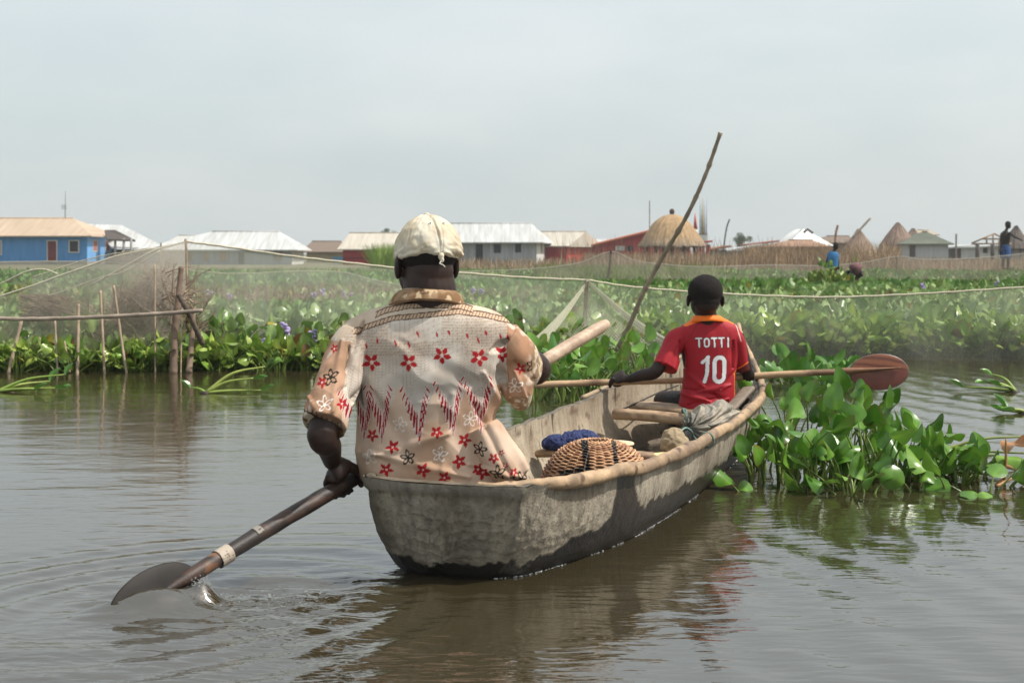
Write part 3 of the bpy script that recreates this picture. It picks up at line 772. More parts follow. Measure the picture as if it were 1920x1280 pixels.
    # the shirt tail spread over the gunwale at the right
    P.append(limb([W(905, 800, 4.03), W(930, 850, 4.02), W(957, 890, 4.01), W(962, 898, 4.02)], [[.045, .05], [.055, .06], [.050, .055], [.04, .04]], side=[1, 0, 0], seg=24))
    P.append(limb([W(930, 885, 4.03), W(978, 894, 4.05)], [.03, .022], seg=16))
    g = remesh(P, .0027, 5)
    V = g['V']; N = vnormals(g); U, Vv = px_of(V, D)
    # folds: soft creases that hang from the shoulders, bunch at the armholes and gather at the waist
    w1 = fbm(np.stack([V[:, 0] * 1.0 + .25 * V[:, 2], V[:, 1], V[:, 2] * .45], 1), 9, 3, 5) - .5
    w2 = 1 - np.abs(2 * fbm(np.stack([V[:, 0] + .6 * V[:, 2], V[:, 1], V[:, 2] * 1.0], 1), 7, 3, 15) - 1) * 1.6
    low = smooth01(Vv, 740, 880)
    hor = np.sin((Vv + .25 * (U - 800) + 30 * (fbm(V, 5, 2, 8) - .5)) / 11.0) * np.exp(-((Vv - 700) / 60) ** 2) * .0016
    def crease(u0, v0, u1, v1, wd, dep):
        p = np.array([u0, v0]); q = np.array([u1, v1]); L2 = ((q - p) ** 2).sum()
        tt = np.clip(((U - u0) * (u1 - u0) + (Vv - v0) * (v1 - v0)) / L2, 0, 1)
        d = np.hypot(U - (u0 + tt * (u1 - u0)), Vv - (v0 + tt * (v1 - v0)))
        return dep * np.exp(-(d / (wd * (.35 + .65 * np.sin(np.pi * np.clip(tt, .05, .95))))) ** 2)
    cre = 0
    for a in [(676, 604, 655, 690, 6, -.010), (655, 650, 672, 760, 7, -.014), (640, 640, 636, 760, 8, .006), (905, 700, 985, 880, 9, .010), (890, 760, 960, 893, 8, -.008),
              (920, 660, 950, 640, 7, -.010), (935, 690, 948, 730, 8, -.016), (700, 850, 880, 893, 9, .006), (750, 640, 880, 720, 16, -.003), (700, 740, 780, 880, 14, -.004), (850, 740, 830, 880, 14, .005),
              (690, 858, 840, 812, 10, .005), (880, 870, 985, 893, 6, .007), (600, 760, 655, 720, 8, -.005), (590, 740, 640, 790, 8, .005), (965, 680, 1000, 720, 7, -.007), (965, 700, 985, 750, 6, .007)]:
        cre = cre + crease(*a)
    cre = cre * 1.25; disp = w1 * (.004 + .010 * smooth01(Vv, 610, 680) + .012 * low) + (w2 - .5) * .008 * smooth01(Vv, 600, 660) + hor + cre * np.where((N[:, 1] < .1), 1, 0)
    g['V'] = V + N * disp[:, None]
    back = (N[:, 1] < 0.35)
    # ---- print
    C = np.tile([.56, .48, .40], (len(V), 1))
    tan = lerp([.44, .285, .19], [.56, .42, .32], smooth01(fbm(V, 9, 3, 21), .35, .65))
    tan = lerp(tan, np.tile([.34, .25, .18], (len(V), 1)), (smooth01(fbm(V * np.array([1, 1, .6]), 7, 3, 22), .58, .75) * .6)[:, None])
    cream = lerp([.48, .41, .345], [.59, .53, .46], smooth01(fbm(V, 11, 3, 23), .35, .65))
    grey = smooth01(fbm(V, 8, 3, 26), .45, .7) * smooth01(Vv, 600, 700)
    cream = lerp(cream, np.tile([.34, .31, .275], (len(V), 1)), (grey * .6)[:, None])
    cols = [694, 766, 828, 897, 941, 660]
    # cream field ends in hanging points
    pts_ = [(716, 826), (787, 826), (849, 816), (902, 808), (678, 820)]
    lowb = np.full(len(V), 725.0)
    for cx, cy in pts_:
        lowb = np.maximum(lowb, cy - 16 - np.abs(U - cx) * 2.9)
    sleeveL = (U < 668 - 16 * smooth01(Vv, 640, 720)) & (Vv > 640) & (V[:, 0] < W(663, 0, 4.07)[0])
    sleeveR = (U > 950) & (Vv < 775) & (Vv > 600)
    dark = smooth01(lowb - Vv, -2, 2)
    C = lerp(tan, cream, dark[:, None])
    # lace: honeycomb above, woven arcs below
    lw = smooth01(fbm(V, 60, 2, 24), .3, .7)
    gx = np.abs(((U + .0) % 7) - 3.5); Uw = U + 7 * fbm(V, 14, 2, 51); Vw = Vv + 7 * fbm(V, 14, 2, 52); hexa = np.minimum(np.abs(((Uw + np.floor(Vw / 5.5) * 3.2) % 6.5) - 3.2), np.abs((Vw % 5.5) - 2.7))
    hc1 = (hexa < .9) & (Vv < 668) & (fbm(V, 13, 2, 27) > .42)
    C[hc1] = C[hc1] * [.80, .73, .67]
    near_c = np.min(np.abs(U[:, None] - np.array([[712, 785, 847, 901]])), 1)
    arc = Vv + near_c ** 2 / 60.0 + 5 * fbm(V, 10, 2, 53)
    wv_ = ((np.abs((arc % 5.2) - 2.6) < .8) | (np.abs(((U + 6 * fbm(V, 9, 2, 54)) % 6.7) - 3) < .6)) & (Vv > 655) & (dark > .5) & (fbm(V, 17, 2, 61) > .40)
    wf = smooth01(Vv, 650, 690)
    C = np.where(wv_[:, None], C * lerp([1, 1, 1], [.78, .74, .70], wf * .9), C)
    sc1 = (np.abs(np.sin(U * .35 + 3 * fbm(V, 20, 2, 28)) * np.cos(Vv * .3 + U * .12)) < .08) & (dark > .5) & (Vv < 668)
    C[sc1] = C[sc1] * [.82, .76, .7]
    slv = lerp(tan * [.80, .66, .58], np.tile([.26, .16, .10], (len(V), 1)), (smooth01(fbm(V, 17, 3, 81), .45, .62) * .75)[:, None]); slv = lerp(slv, np.tile([.60, .52, .43], (len(V), 1)), (smooth01(fbm(V, 21, 3, 82), .58, .68) * .7)[:, None])
    C[sleeveL | sleeveR] = slv[sleeveL | sleeveR]
    yoke_u = [640, 660, 695, 735, 797, 860, 910, 962, 1000]; yoke_v = [640, 622, 610, 597, 591, 585, 592, 606, 640]
    yv = np.interp(U, yoke_u, yoke_v)
    C[(Vv < yv - 5) & (Vv > 574)] = (cream * [.98, .90, .80])[(Vv < yv - 5) & (Vv > 574)]
    def put(mask, col):
        mask = mask & back; C[mask] = col
    RED = np.array([.34, .018, .022]); 
    def lens(u0, v0, u1, v1, wd, col, edge=None):
        L2 = (u1 - u0) ** 2 + (v1 - v0) ** 2; tt = ((U - u0) * (u1 - u0) + (Vv - v0) * (v1 - v0)) / L2
        ok = (tt > 0) & (tt < 1); d = np.abs((U - u0) * (v1 - v0) - (Vv - v0) * (u1 - u0)) / math.sqrt(L2)
        ww = wd * np.sin(np.pi * np.clip(tt, 0, 1)) ** .8
        if edge is not None: put(ok & (d < ww + 1.3), edge)
        put(ok & (d < ww), col)
    def trim(uu, vv, wd, lo=True):
        yy_ = np.interp(U, uu, vv); d = Vv - yy_; ins = (U > uu[0]) & (U < uu[-1])
        put(ins & (np.abs(d) < wd), np.array([.50, .36, .25]))
        put(ins & (np.abs(d) < wd) & (np.abs(((U + .4 * Vv) % 6.5) - 3.2) < .9), np.array([.15, .085, .05]))
        put(ins & (np.abs(np.abs(d) - wd) < 1.0), np.array([.10, .06, .04]))
    trim(yoke_u[1:8], [v + 0 for v in yoke_v[1:8]], 4.6)
    trim([700, 720, 762, 800, 860, 885], [592, 583, 574, 572, 575, 582], 5)
    # stars and flowers
    cam_col = np.array([.62, .50, .42])
    for cx, cy in [(695, 680), (767, 679), (829, 666), (897, 671), (941, 666)]:
        for k in range(5):
            an = R(-90 + 36 + 72 * k + 8 * math.sin(cx)); rx_ = 17.5 * (0.62 if cx > 930 else 1)
            lens(cx + 2 * math.cos(an), cy + 2 * math.sin(an), cx + rx_ * math.cos(an), cy + 17.5 * math.sin(an), 4.6, RED)
        put(np.hypot(U - cx, Vv - cy) < 3.4, cam_col)
    for cx, cy in [(707, 640), (685, 650), (742, 644), (767, 646), (783, 626), (819, 627), (842, 624), (876, 630), (897, 639), (911, 625), (938, 632), (952, 635)]:
        lens(cx - 2, cy - 6, cx + 2, cy + 6, 2.0, RED)
    LN = [58, 48, 40, 34, 28, 22, 17, 13]
    for cx, vb in [(716, 830), (787, 832), (849, 820), (902, 812), (680, 830)]:
        for k in range(8):
            for sg_, wx in ((-1, 5.4), (1, 2.9)):
                if k == 0 and sg_ > 0: continue
                bx = cx + sg_ * wx * k; by = vb - 13.6 * k
                lens(bx - sg_ * 1.0 * k * (1 if sg_ < 0 else 1.3), by - LN[k], bx, by, 2.1 if k < 5 else 1.6, RED * .8, np.array([.60, .50, .45]))
    for cx, cy, sz in [(697, 817, 13), (737, 837, 14), (819, 809, 13), (871, 825, 14), (862, 864, 14.5), (724, 880, 14), (794, 879, 15), (834, 893, 13), (926, 855, 11), (906, 885, 15), (963, 881, 9), (897, 879, 12),
                       (612, 712, 11), (651, 748, 11), (977, 695, 12), (625, 652, 9), (948, 868, 6), (941, 845, 6)]:
        for k in range(5):
            an = R(-90 + 36 + 72 * k + 13 * math.sin(cx * 1.7)); lens(cx, cy, cx + sz * math.cos(an), cy + sz * math.sin(an), sz * .24, RED)
        put(np.hypot(U - cx, Vv - cy) < sz * .36, RED); put(np.hypot(U - cx, Vv - cy) < 2.0, np.array([.62, .45, .40]))
    def outline(cx, cy, sz, col, wd=.9):
        for k in range(5):
            an = R(-90 + 72 * k + 10 * math.sin(cx)); px_, py_ = cx + sz * .55 * math.cos(an), cy + sz * .55 * math.sin(an)
            du, dv = U - px_, Vv - py_; a1 = du * math.cos(an) + dv * math.sin(an); b1 = -du * math.sin(an) + dv * math.cos(an)
            e_ = np.hypot(a1 / (sz * .45), b1 / (sz * .24))
            put(np.abs(e_ - 1) < wd / (sz * .30), col)
        put(np.hypot(U - cx, Vv - cy) < 2, col)
    for cx, cy in [(765, 856), (900, 840), (935, 881), (974, 894), (627, 703), (1000, 690)]: outline(cx, cy, 13, np.array([.03, .025, .02]), 1.3)
    for cx, cy in [(750, 795), (881, 786), (696, 857), (825, 850), (621, 746), (965, 727)]: outline(cx, cy, 14, np.array([.74, .68, .62]), .8)
    # cuffs
    U2 = 960 + V[:, 0] / V[:, 1] * F_PX; V2_ = HOR + (CAM_H - V[:, 2]) / V[:, 1] * F_PX; cu = (V2_ - (772 + (U2 - 572) * .50)); cl = sleeveL & (cu > -3) & (U2 < 668)
    moss = smooth01(fbm(V, 70, 2, 29), .45, .55)
    C[cl] = lerp([.20, .115, .06], [.58, .50, .38], moss)[cl]
    put(sleeveL & (np.abs(cu + 2) < 1.6), np.array([.05, .03, .02]))
    put(sleeveL & (cu > -11) & (cu < 0) & (np.abs((U % 9) - 4.5) < 1.0), np.array([.05, .03, .02]))
    cr_ = sleeveR & ((U > 999) | ((Vv > 748) & (U > 955)))
    C[cr_] = lerp([.30, .20, .12], [.58, .48, .36], moss)[cr_]
    C *= (.90 + .2 * fbm(V, 40, 2, 30))[:, None]
    g['C'] = C
    cloth = mat('printed_cotton', (1, 1, 1), scale=30, rough=.9, bump=.15, bscale=500, vcol=True, vary=.05, spec=.12, bdist=.002)
    sh = mk('shirt', g, cloth, root)
    # collar: a rolled band standing round the neck, folded over at the back
    def ring_pts(cx, cv, rx, ry, dz, n=60, back=0):
        a = np.linspace(0, 2 * np.pi, n); c0 = W(cx, cv, 4.115)
        return np.stack([c0[0] + rx * np.cos(a), c0[1] + ry * np.sin(a), c0[2] + dz * np.sin(a) - .02 * 0 + 0 * a], 1)
    rows = []
    spec_ = [(803, 546, .082, .084, -.012), (803, 549, .090, .090, -.014), (802, 556, .101, .098, -.018), (801, 568, .110, .106, -.024), (800, 579, .115, .111, -.030), (800, 583, .106, .106, -.032), (801, 574, .096, .096, -.022)]
    for s_ in spec_: rows.append(ring_pts(*s_))
    cg = grid(np.array(rows)); V = cg['V']; Nn = vnormals(cg)
    V2 = V + np.stack([0 * V[:, 0], 0 * V[:, 0], .006 * (fbm(V, 16, 2, 33) - .5)], 1)
    cg['V'] = V2; cg = geo(cg['V'], cg['Q'])
    # subdivide for the print
    Pg = np.array(rows); n_, m_ = Pg.shape[:2]
    fi = np.linspace(0, n_ - 1, 40); fj = np.linspace(0, m_ - 1, 260)
    T1 = np.stack([[np.interp(fi, np.arange(n_), Pg[:, j, k]) for j in range(m_)] for k in range(3)], -1)  # (m,40,3)
    T2 = np.stack([[np.interp(fj, np.arange(m_), T1[:, i, k]) for i in range(40)] for k in range(3)], -1)  # (40,260,3)
    cg = grid(T2); cg['Q'] = cg['Q'][:, ::-1]; V = cg['V']
    th = np.degrees(np.arctan2(V[:, 1] - 4.115, V[:, 0] - W(802, 0, 4.115)[0]))
    cg['V'] = V + np.stack([0 * th, 0 * th, .007 * (fbm(V, 13, 3, 34) - .5)], 1)
    row = np.repeat(np.arange(40), 260)
    c = lerp([.20, .115, .060], [.34, .22, .13], smooth01(fbm(V, 30, 3, 35), .35, .65)); mo = smooth01(fbm(V, 45, 3, 36), .60, .66) * smooth01(row, 8, 12) * (1 - smooth01(row, 22, 26))
    c = lerp(c, np.tile([.62, .48, .30], (len(V), 1)), (mo * .8)[:, None])
    tick = (np.abs((th % 7) - 3.5) < .9); c[(row < 7)] = [.52, .38, .26]; c[(row < 7) & tick] = [.10, .06, .035]
    c[(row == 7) | (row == 25)] = [.07, .045, .03]; cg['C'] = c
    mk('collar', cg, cloth, sh)
    # ---- cap
    cc = W(803, 474, 4.125); Rc = rotz(R(24)) @ rotx(R(-7))
    na, nb = 240, 90
    a = np.linspace(0, 2 * np.pi, na); ph = np.linspace(0.0, R(104), nb)
    A_, Ph = np.meshgrid(a, ph, indexing='ij')
    rx, ry, rz_ = .0935, .112, .112
    nx, ny, nz_ = np.sin(Ph) * np.cos(A_), np.sin(Ph) * np.sin(A_), np.cos(Ph)
    sq = 1 + .05 * np.sin(Ph) ** 2
    X = np.stack([nx * rx * sq, ny * ry * sq, nz_ * rz_], -1).reshape(-1, 3)
    A1, P1 = A_.ravel(), Ph.ravel(); nn = np.stack([nx, ny, nz_], -1).reshape(-1, 3)
    af = (A1 + R(90)) % (2 * np.pi); af = np.where(af > np.pi, af - 2 * np.pi, af)       # 0 at the back of the head
    seam = np.abs(((A1 - R(30)) % R(60)) - R(30)) * np.sin(P1)                                # six panel seams
    d = -.0022 * np.exp(-((R(30) - seam / np.maximum(np.sin(P1), .2)) * np.sin(P1) / .018) ** 2)
    gather = np.exp(-(af / .55) ** 2) * smooth01(P1, .5, 1.6)
    d = d - .010 * np.exp(-((np.abs(af + .03) - .02 - .16 * (1 - smooth01(P1, .2, 1.75))) / .035) ** 2) * smooth01(P1, .35, 1.4) * .6
    d = d + .006 * np.exp(-((af + .03) / (.06 + .10 * (1 - smooth01(P1, .4, 1.7)))) ** 2) * smooth01(P1, .3, .8)
    fw = fbm(np.stack([af * 1.4 * (1.9 - P1 * .5), P1 * 1.3, 0 * P1], 1), 3.2, 3, 41) - .5
    fold = np.sin(af * 9 + 4 * (P1 - 1.0) * np.sign(af) + 5 * fw) * np.exp(-((np.abs(af) - .55) / .5) ** 2) * smooth01(P1, .9, 1.5)
    lowf = np.sin((P1 * 30 - np.abs(af) * 5) + 5 * fw) * smooth01(P1, 1.35, 1.7) * (1 - np.exp(-(af / .2) ** 2))
    d = d + .005 * fw + .0028 * fold + .0020 * lowf + .003 * (fbm(X, 60, 2, 43) - .5) - .012 * smooth01(P1, 1.68, 1.81)
    Xw = (X + nn * d[:, None]) @ Rc.T + cc
    cgp = grid(Xw.reshape(na, nb, 3)); 
    ccol = lerp([.53, .45, .325], [.65, .59, .47], smooth01(fbm(X, 22, 3, 44), .3, .7))
    ccol = lerp(ccol, np.tile([.40, .31, .20], (len(X), 1)), (smooth01(fbm(X, 16, 4, 45), .56, .72) * .35)[:, None])
    sd_ = np.exp(-((R(30) - seam / np.maximum(np.sin(P1), .2)) * np.sin(P1) / .009) ** 2)
    ccol = ccol * (1 - .18 * sd_)[:, None]
    cgp['C'] = ccol
    cm = mat('washed_cotton', (1, 1, 1), scale=40, rough=.92, bump=.3, bscale=300, vcol=True, vary=.08, spec=.1, bdist=.002)
    cap_ = mk('cap', cgp, cm, root)
    bt = ellipsoid(Rc @ np.array([0, 0, rz_ + .001]) + cc, (.0095, .0095, .0055), 14, 8, Rc); paint(bt, (.58, .50, .38)); mk('button', bt, cm, cap_)
    for aa in (-.30, .27):
        p1 = .84; v = np.array([math.sin(p1) * math.cos(R(-90) + aa) * rx * 1.03, math.sin(p1) * math.sin(R(-90) + aa) * ry * 1.03, math.cos(p1) * rz_]); n_ = unit(v)
        c0 = Rc @ (v + n_ * .002) + cc; ax = Rc @ n_
        e1 = unit(np.cross(ax, [0, 0, 1])); e2 = np.cross(ax, e1); q = np.linspace(0, 2 * np.pi, 15)
        rg = tube(c0 + np.outer(np.cos(q), e1) * .0034 + np.outer(np.sin(q), e2) * .0034, .0012, 6); paint(rg, (.75, .72, .66))
        ds = ellipsoid(c0, (.0024, .0024, .0024), 8, 6); paint(ds, (.03, .03, .03)); mk('eyelet', join([rg, ds]), cm, cap_)
    kb = Rc @ np.array([-.004, -ry * 1.0, -.024]) + cc
    kn = join([ellipsoid(kb, (.009, .008, .011), 14, 10), ellipsoid(kb + [.003, -.004, -.010], (.006, .005, .008), 10, 8)]); 
    kn['V'] += (.003 * (fbm(kn['V'], 90, 2, 46) - .5))[:, None]; paint(kn, (.62, .55, .42)); mk('knot', kn, cm, cap_)
    st = tube(np.array([kb + [.002, -.006, -.012], kb + [-.003, -.010, -.020], kb + [.006, -.012, -.024], kb + [.012, -.010, -.030]]), .0016, 6, sub=6); paint(st, (.7, .66, .56)); mk('string', st, cm, cap_)
    # brim, facing forward
    q = np.linspace(-1.15, 1.15, 60); s = np.linspace(0, 1, 16); Qa, S = np.meshgrid(q, s, indexing='ij')
    def brim(off):
        bx = np.sin(Qa) * (.093 + .0 * S) * (1 - .12 * S); by = np.cos(Qa) * .105 + S * .062 * np.cos(Qa * .75); bz = -.012 - .010 * S - .02 * np.sin(Qa) ** 2 + off
        return np.stack([bx, by, bz + 0 * bx], -1)
    P2 = np.concatenate([brim(.002), brim(-.002)[:, ::-1]], 1); gb = grid(P2 @ Rc.T + cc); paint(gb, (.60, .53, .40)); mk('brim', gb, cm, cap_)
    return root
man()

# ================= the boy
def boy():
    root = thing('person', 'boy in a red football shirt seated toward the bow, holding a paddle across his lap', 'person', W(1330, 775, 6.4))
    hc = W(1322, 556, 6.36); hs = .86
    hp, eyes = head_parts(hc, R(3), hs, ear=1.0, wide=1.16)
    parts = hp + [tube(np.array([W(1322, 570, 6.36), W(1324, 592, 6.36), W(1326, 615, 6.37)]), [[.050, .052], [.049, .050], [.07, .05]], 18, side=[1, 0, 0], sub=5)]
    parts.append(tube(np.array([W(1325, 612, 6.37), W(1326, 650, 6.38), W(1328, 710, 6.40), W(1325, 765, 6.42)]), [[.10, .055], [.120, .070], [.105, .072], [.115, .085]], 24, side=[1, 0, 0], sub=6))
    SL, EL = W(1266, 630, 6.38), W(1229, 696, 6.30)
    hl = on_oar(1160); Wl = hl + np.array([.038, -.048, .016])
    parts.append(limb([SL, (SL + EL) / 2, EL, EL * .5 + Wl * .5, Wl], [.036, .033, .031, .027, .0185]))
    parts += grip_hand(hl, qax, [.10, -.55, .80], .0145, Wl, .80, sg=-1, thumb=-1, wr=.019)
    SR, ER = W(1380, 628, 6.38), W(1400, 694, 6.42)
    hr = on_oar(1392) ; Wr = hr + np.array([.03, .075, .03]); hr2 = on_oar(1402)
    parts.append(limb([SR, (SR + ER) / 2, ER, ER * .5 + Wr * .5, Wr], [.036, .033, .029, .026, .019]))
    parts += grip_hand(hr2, qax, [0, .7, .7], .0145, Wr, .80, sg=1, thumb=1, wr=.019)
    for sx, kn, an in ((-1, W(1243, 752, 6.62), W(1275, 775, 6.95)), (1, W(1392, 760, 6.78), W(1345, 775, 6.98))):
        hip = W(1325, 764, 6.44) + np.array([sx * .05, 0, 0]); an = an - np.array([0, 0, .06])
        parts.append(limb([hip, (hip + kn) / 2, kn, (kn + an) / 2, an], [.062, .056, .046, .036, .025])); parts += foot(an, [.3, .9, 0], s=.78)
    body = remesh(parts, .0038, 3)
    b = mk('body', body, skin2, root)
    for e_ in eyes: mk('eye', e_, eye_m, b)
    Rm = rotz(R(3))
    hg = ellipsoid(hc + Rm @ np.array([0, -.010, .028]) * hs, np.array([.0785 * 1.16, .100, .089]) * hs, 90, 60, Rm)
    hg2 = ellipsoid(hc + Rm @ np.array([0, -.044, -.022]) * hs, np.array([.0605 * 1.16, .057, .058]) * hs, 60, 40, Rm)
    hm = remesh([hg, hg2], .003, 2); lo = (hm['V'] - hc) @ Rm / hs
    hm['V'] = hm['V'] + vnormals(hm) * (.0016 * (noise(hm['V'], 260, 5) - .5))[:, None]
    keep = (lo[:, 1] < .040 + .5 * np.maximum(lo[:, 2] - .05, 0)) & (lo[:, 2] > -.078)
    keep &= ~((np.abs(lo[:, 0]) > .05) & (lo[:, 1] > -.03) & (lo[:, 2] < -.005))
    hm['Q'] = hm['Q'][keep[hm['Q']].all(1)]; mk('hair', hm, hair_m, root)
    sp = []
    for kn, sx in ((W(1243, 752, 6.62), -1), (W(1392, 760, 6.78), 1)):
        hip = W(1325, 764, 6.44) + np.array([sx * .05, 0, 0]); sp.append(limb([hip - [0, .02, 0], hip, (hip + kn) / 2, hip * .12 + kn * .88], [.065, .072, .065, .054]))
    sp.append(tube(np.array([W(1325, 745, 6.42), W(1325, 785, 6.43)]), [[.115, .09], [.12, .095]], 20, side=[1, 0, 0]))
    mk('shorts', remesh(sp, .005, 3), mat('black_shorts', (.012, .012, .013), (.03, .028, .03), 30, .9, bump=.4, bscale=80), root)
    # shirt
    D = 6.30
    prof = [(594, 1303, 1352, .052), (602, 1292, 1366, .060), (614, 1272, 1384, .068), (634, 1268, 1388, .078), (665, 1276, 1384, .082), (700, 1281, 1379, .082), (735, 1277, 1377, .088), (758, 1273, 1378, .095), (775, 1280, 1372, .10)]
    pts = []; rad = []
    for v, a, c, dd in prof: pts.append(W((a + c) / 2, v, 6.38)); rad.append([(c - a) / 2 / F_PX * 6.38, dd])
    P = [stack(prof, 6.38, 6.38, 36, 2.3)]
    P.append(limb([W(1285, 626, 6.38), W(1268, 636, 6.37), W(1257, 662, 6.34), W(1246, 689, 6.31)], [[.040, .045], [.048, .052], [.052, .053], [.056, .053]], side=[1, 0, 0], seg=26))
    P.append(limb([W(1368, 624, 6.38), W(1378, 636, 6.38), W(1384, 660, 6.40), W(1390, 692, 6.42)], [[.040, .045], [.044, .050], [.044, .050], [.042, .048]], side=[1, 0, 0], seg=26))
    g = remesh(P, .0021, 4)
    V = g['V']; N = vnormals(g); U, Vv = px_of(V, D)
    f = (fbm(V * np.array([1, 1, .7]), 12, 3, 5) - .5) * .009
    def crease(u0, v0, u1, v1, wd, dep):
        L2 = (u1 - u0) ** 2 + (v1 - v0) ** 2; tt = np.clip(((U - u0) * (u1 - u0) + (Vv - v0) * (v1 - v0)) / L2, 0, 1)
        d = np.hypot(U - (u0 + tt * (u1 - u0)), Vv - (v0 + tt * (v1 - v0))); return dep * np.exp(-(d / (wd * (.3 + .7 * np.sin(np.pi * np.clip(tt, .05, .95))))) ** 2)
    for a in [(1274, 738, 1330, 752, 5, .007), (1285, 730, 1345, 740, 5, -.006), (1310, 735, 1370, 722, 6, .006), (1290, 760, 1345, 745, 5, -.006), (1276, 640, 1284, 690, 6, -.013), (1376, 640, 1376, 690, 5, -.011),
              (1290, 700, 1320, 725, 6, .004), (1340, 740, 1372, 765, 6, -.006), (1300, 770, 1365, 748, 5, .006), (1262, 640, 1240, 685, 6, .006), (1258, 690, 1270, 650, 5, -.006), (1352, 728, 1378, 700, 6, -.005)]: f = f + crease(*a)
    g['V'] = V + N * f[:, None]
    C = np.tile([.33, .009, .018], (len(V), 1)) * (.85 + .3 * fbm(V, 14, 3, 6))[:, None]
    back = N[:, 1] < .3
    # raglan seams
    def seg(u0, v0, u1, v1, wd):
        L2 = (u1 - u0) ** 2 + (v1 - v0) ** 2; tt = np.clip(((U - u0) * (u1 - u0) + (Vv - v0) * (v1 - v0)) / L2, 0, 1)
        return np.hypot(U - (u0 + tt * (u1 - u0)), Vv - (v0 + tt * (v1 - v0))) - wd
    for s_ in ((1311, 604, 1285, 650), (1285, 650, 1279, 690), (1352, 602, 1368, 625), (1368, 625, 1378, 660)): C[(seg(*s_, .55) < 0) & back] = [.14, .006, .01]
    # white lettering with a dark edge
    def ring_(cx, cy, rx, ry, th, sk=0.0):
        u = U - cx + sk * (Vv - cy); q = np.hypot(u / rx, (Vv - cy) / ry) ** 1.0
        d = (q - 1) * min(rx, ry); return np.abs(d) - th
    def box_ring(cx, cy, rx, ry, r, th, sk=0.0):                       # rounded-rectangle outline
        u = np.abs(U - cx + sk * (Vv - cy)) - (rx - r); v = np.abs(Vv - cy) - (ry - r)
        d = np.hypot(np.maximum(u, 0), np.maximum(v, 0)) + np.minimum(np.maximum(u, v), 0) - r
        return np.abs(d) - th
    L_ = []
    def T_(x0, x1, y0, y1): L_.append(seg(x0, y0 + .2, x1, y0 - .1, 1.5)); L_.append(seg((x0 + x1) / 2, y0, (x0 + x1) / 2 + .6, y1, 1.65))
    T_(1305.8, 1315.5, 634.4, 650); L_.append(box_ring(1325.3, 642.2, 4.2, 7.4, 4.0, 1.6)); T_(1334.5, 1344.5, 633.8, 650); T_(1348.5, 1358, 633.6, 650); L_.append(seg(1366, 634, 1366.2, 650, 1.7))
    L_.append(seg(1327.2, 670, 1325.4, 700, 3.6)); L_.append(seg(1325.4, 700, 1321.0, 715, 3.3)); L_.append(seg(1328.5, 669, 1317, 679.5, 3.0))
    L_.append(box_ring(1348.8, 692.5, 9.2, 22.5, 9.0, 3.9, .03))
    dm = np.min(np.array(L_), 0)
    C[(dm < 1.0) & back] = [.05, .006, .008]; C[(dm < 0) & back] = [.80, .78, .78]
    # collar and cuffs
    cv = np.interp(U, [1290, 1300, 1312, 1330, 1350, 1366, 1378], [612, 608, 604.5, 602.5, 601, 604, 610]); C[(Vv < cv) & (U > 1285) & (U < 1380)] = [.86, .17, .012]
    cuL = Vv - (682 + (U - 1224) * .56); C[(cuL > 0) & (U < 1273)] = [.80, .16, .012]; C[(cuL > 2.6) & (U < 1271)] = [.10, .01, .01]
    cuR = Vv - (700 - (U - 1376) * .62); C[(cuR > 0) & (U > 1379)] = [.80, .16, .012]; C[(cuR > 2.4) & (U > 1381)] = [.10, .01, .01]
    C[(seg(1382, 608, 1392, 640, .9) < 0)] = [.60, .45, .40]
    g['C'] = C
    sm = mat('red_jersey', (1, 1, 1), scale=25, rough=.62, bump=.1, bscale=600, vcol=True, vary=.06, spec=.3, bdist=.001)
    sh = mk('shirt', g, sm, root)
    # collar band
    rows = []
    for cx, cv_, rx, ry, dz in ((1325, 592, .058, .060, -.006), (1325, 593, .063, .064, -.008), (1326, 600, .074, .073, -.012), (1327, 606, .082, .078, -.016), (1327, 607, .078, .075, -.016)):
        a = np.linspace(0, 2 * np.pi, 80); c0 = W(cx, cv_, 6.375); rows.append(np.stack([c0[0] + rx * np.cos(a), c0[1] + ry * np.sin(a), c0[2] + dz * np.sin(a)], 1))
    cg = grid(np.array(rows)); cg['Q'] = cg['Q'][:, ::-1]; paint(cg, (.86, .17, .012)); mk('collar', cg, sm, sh)
boy()

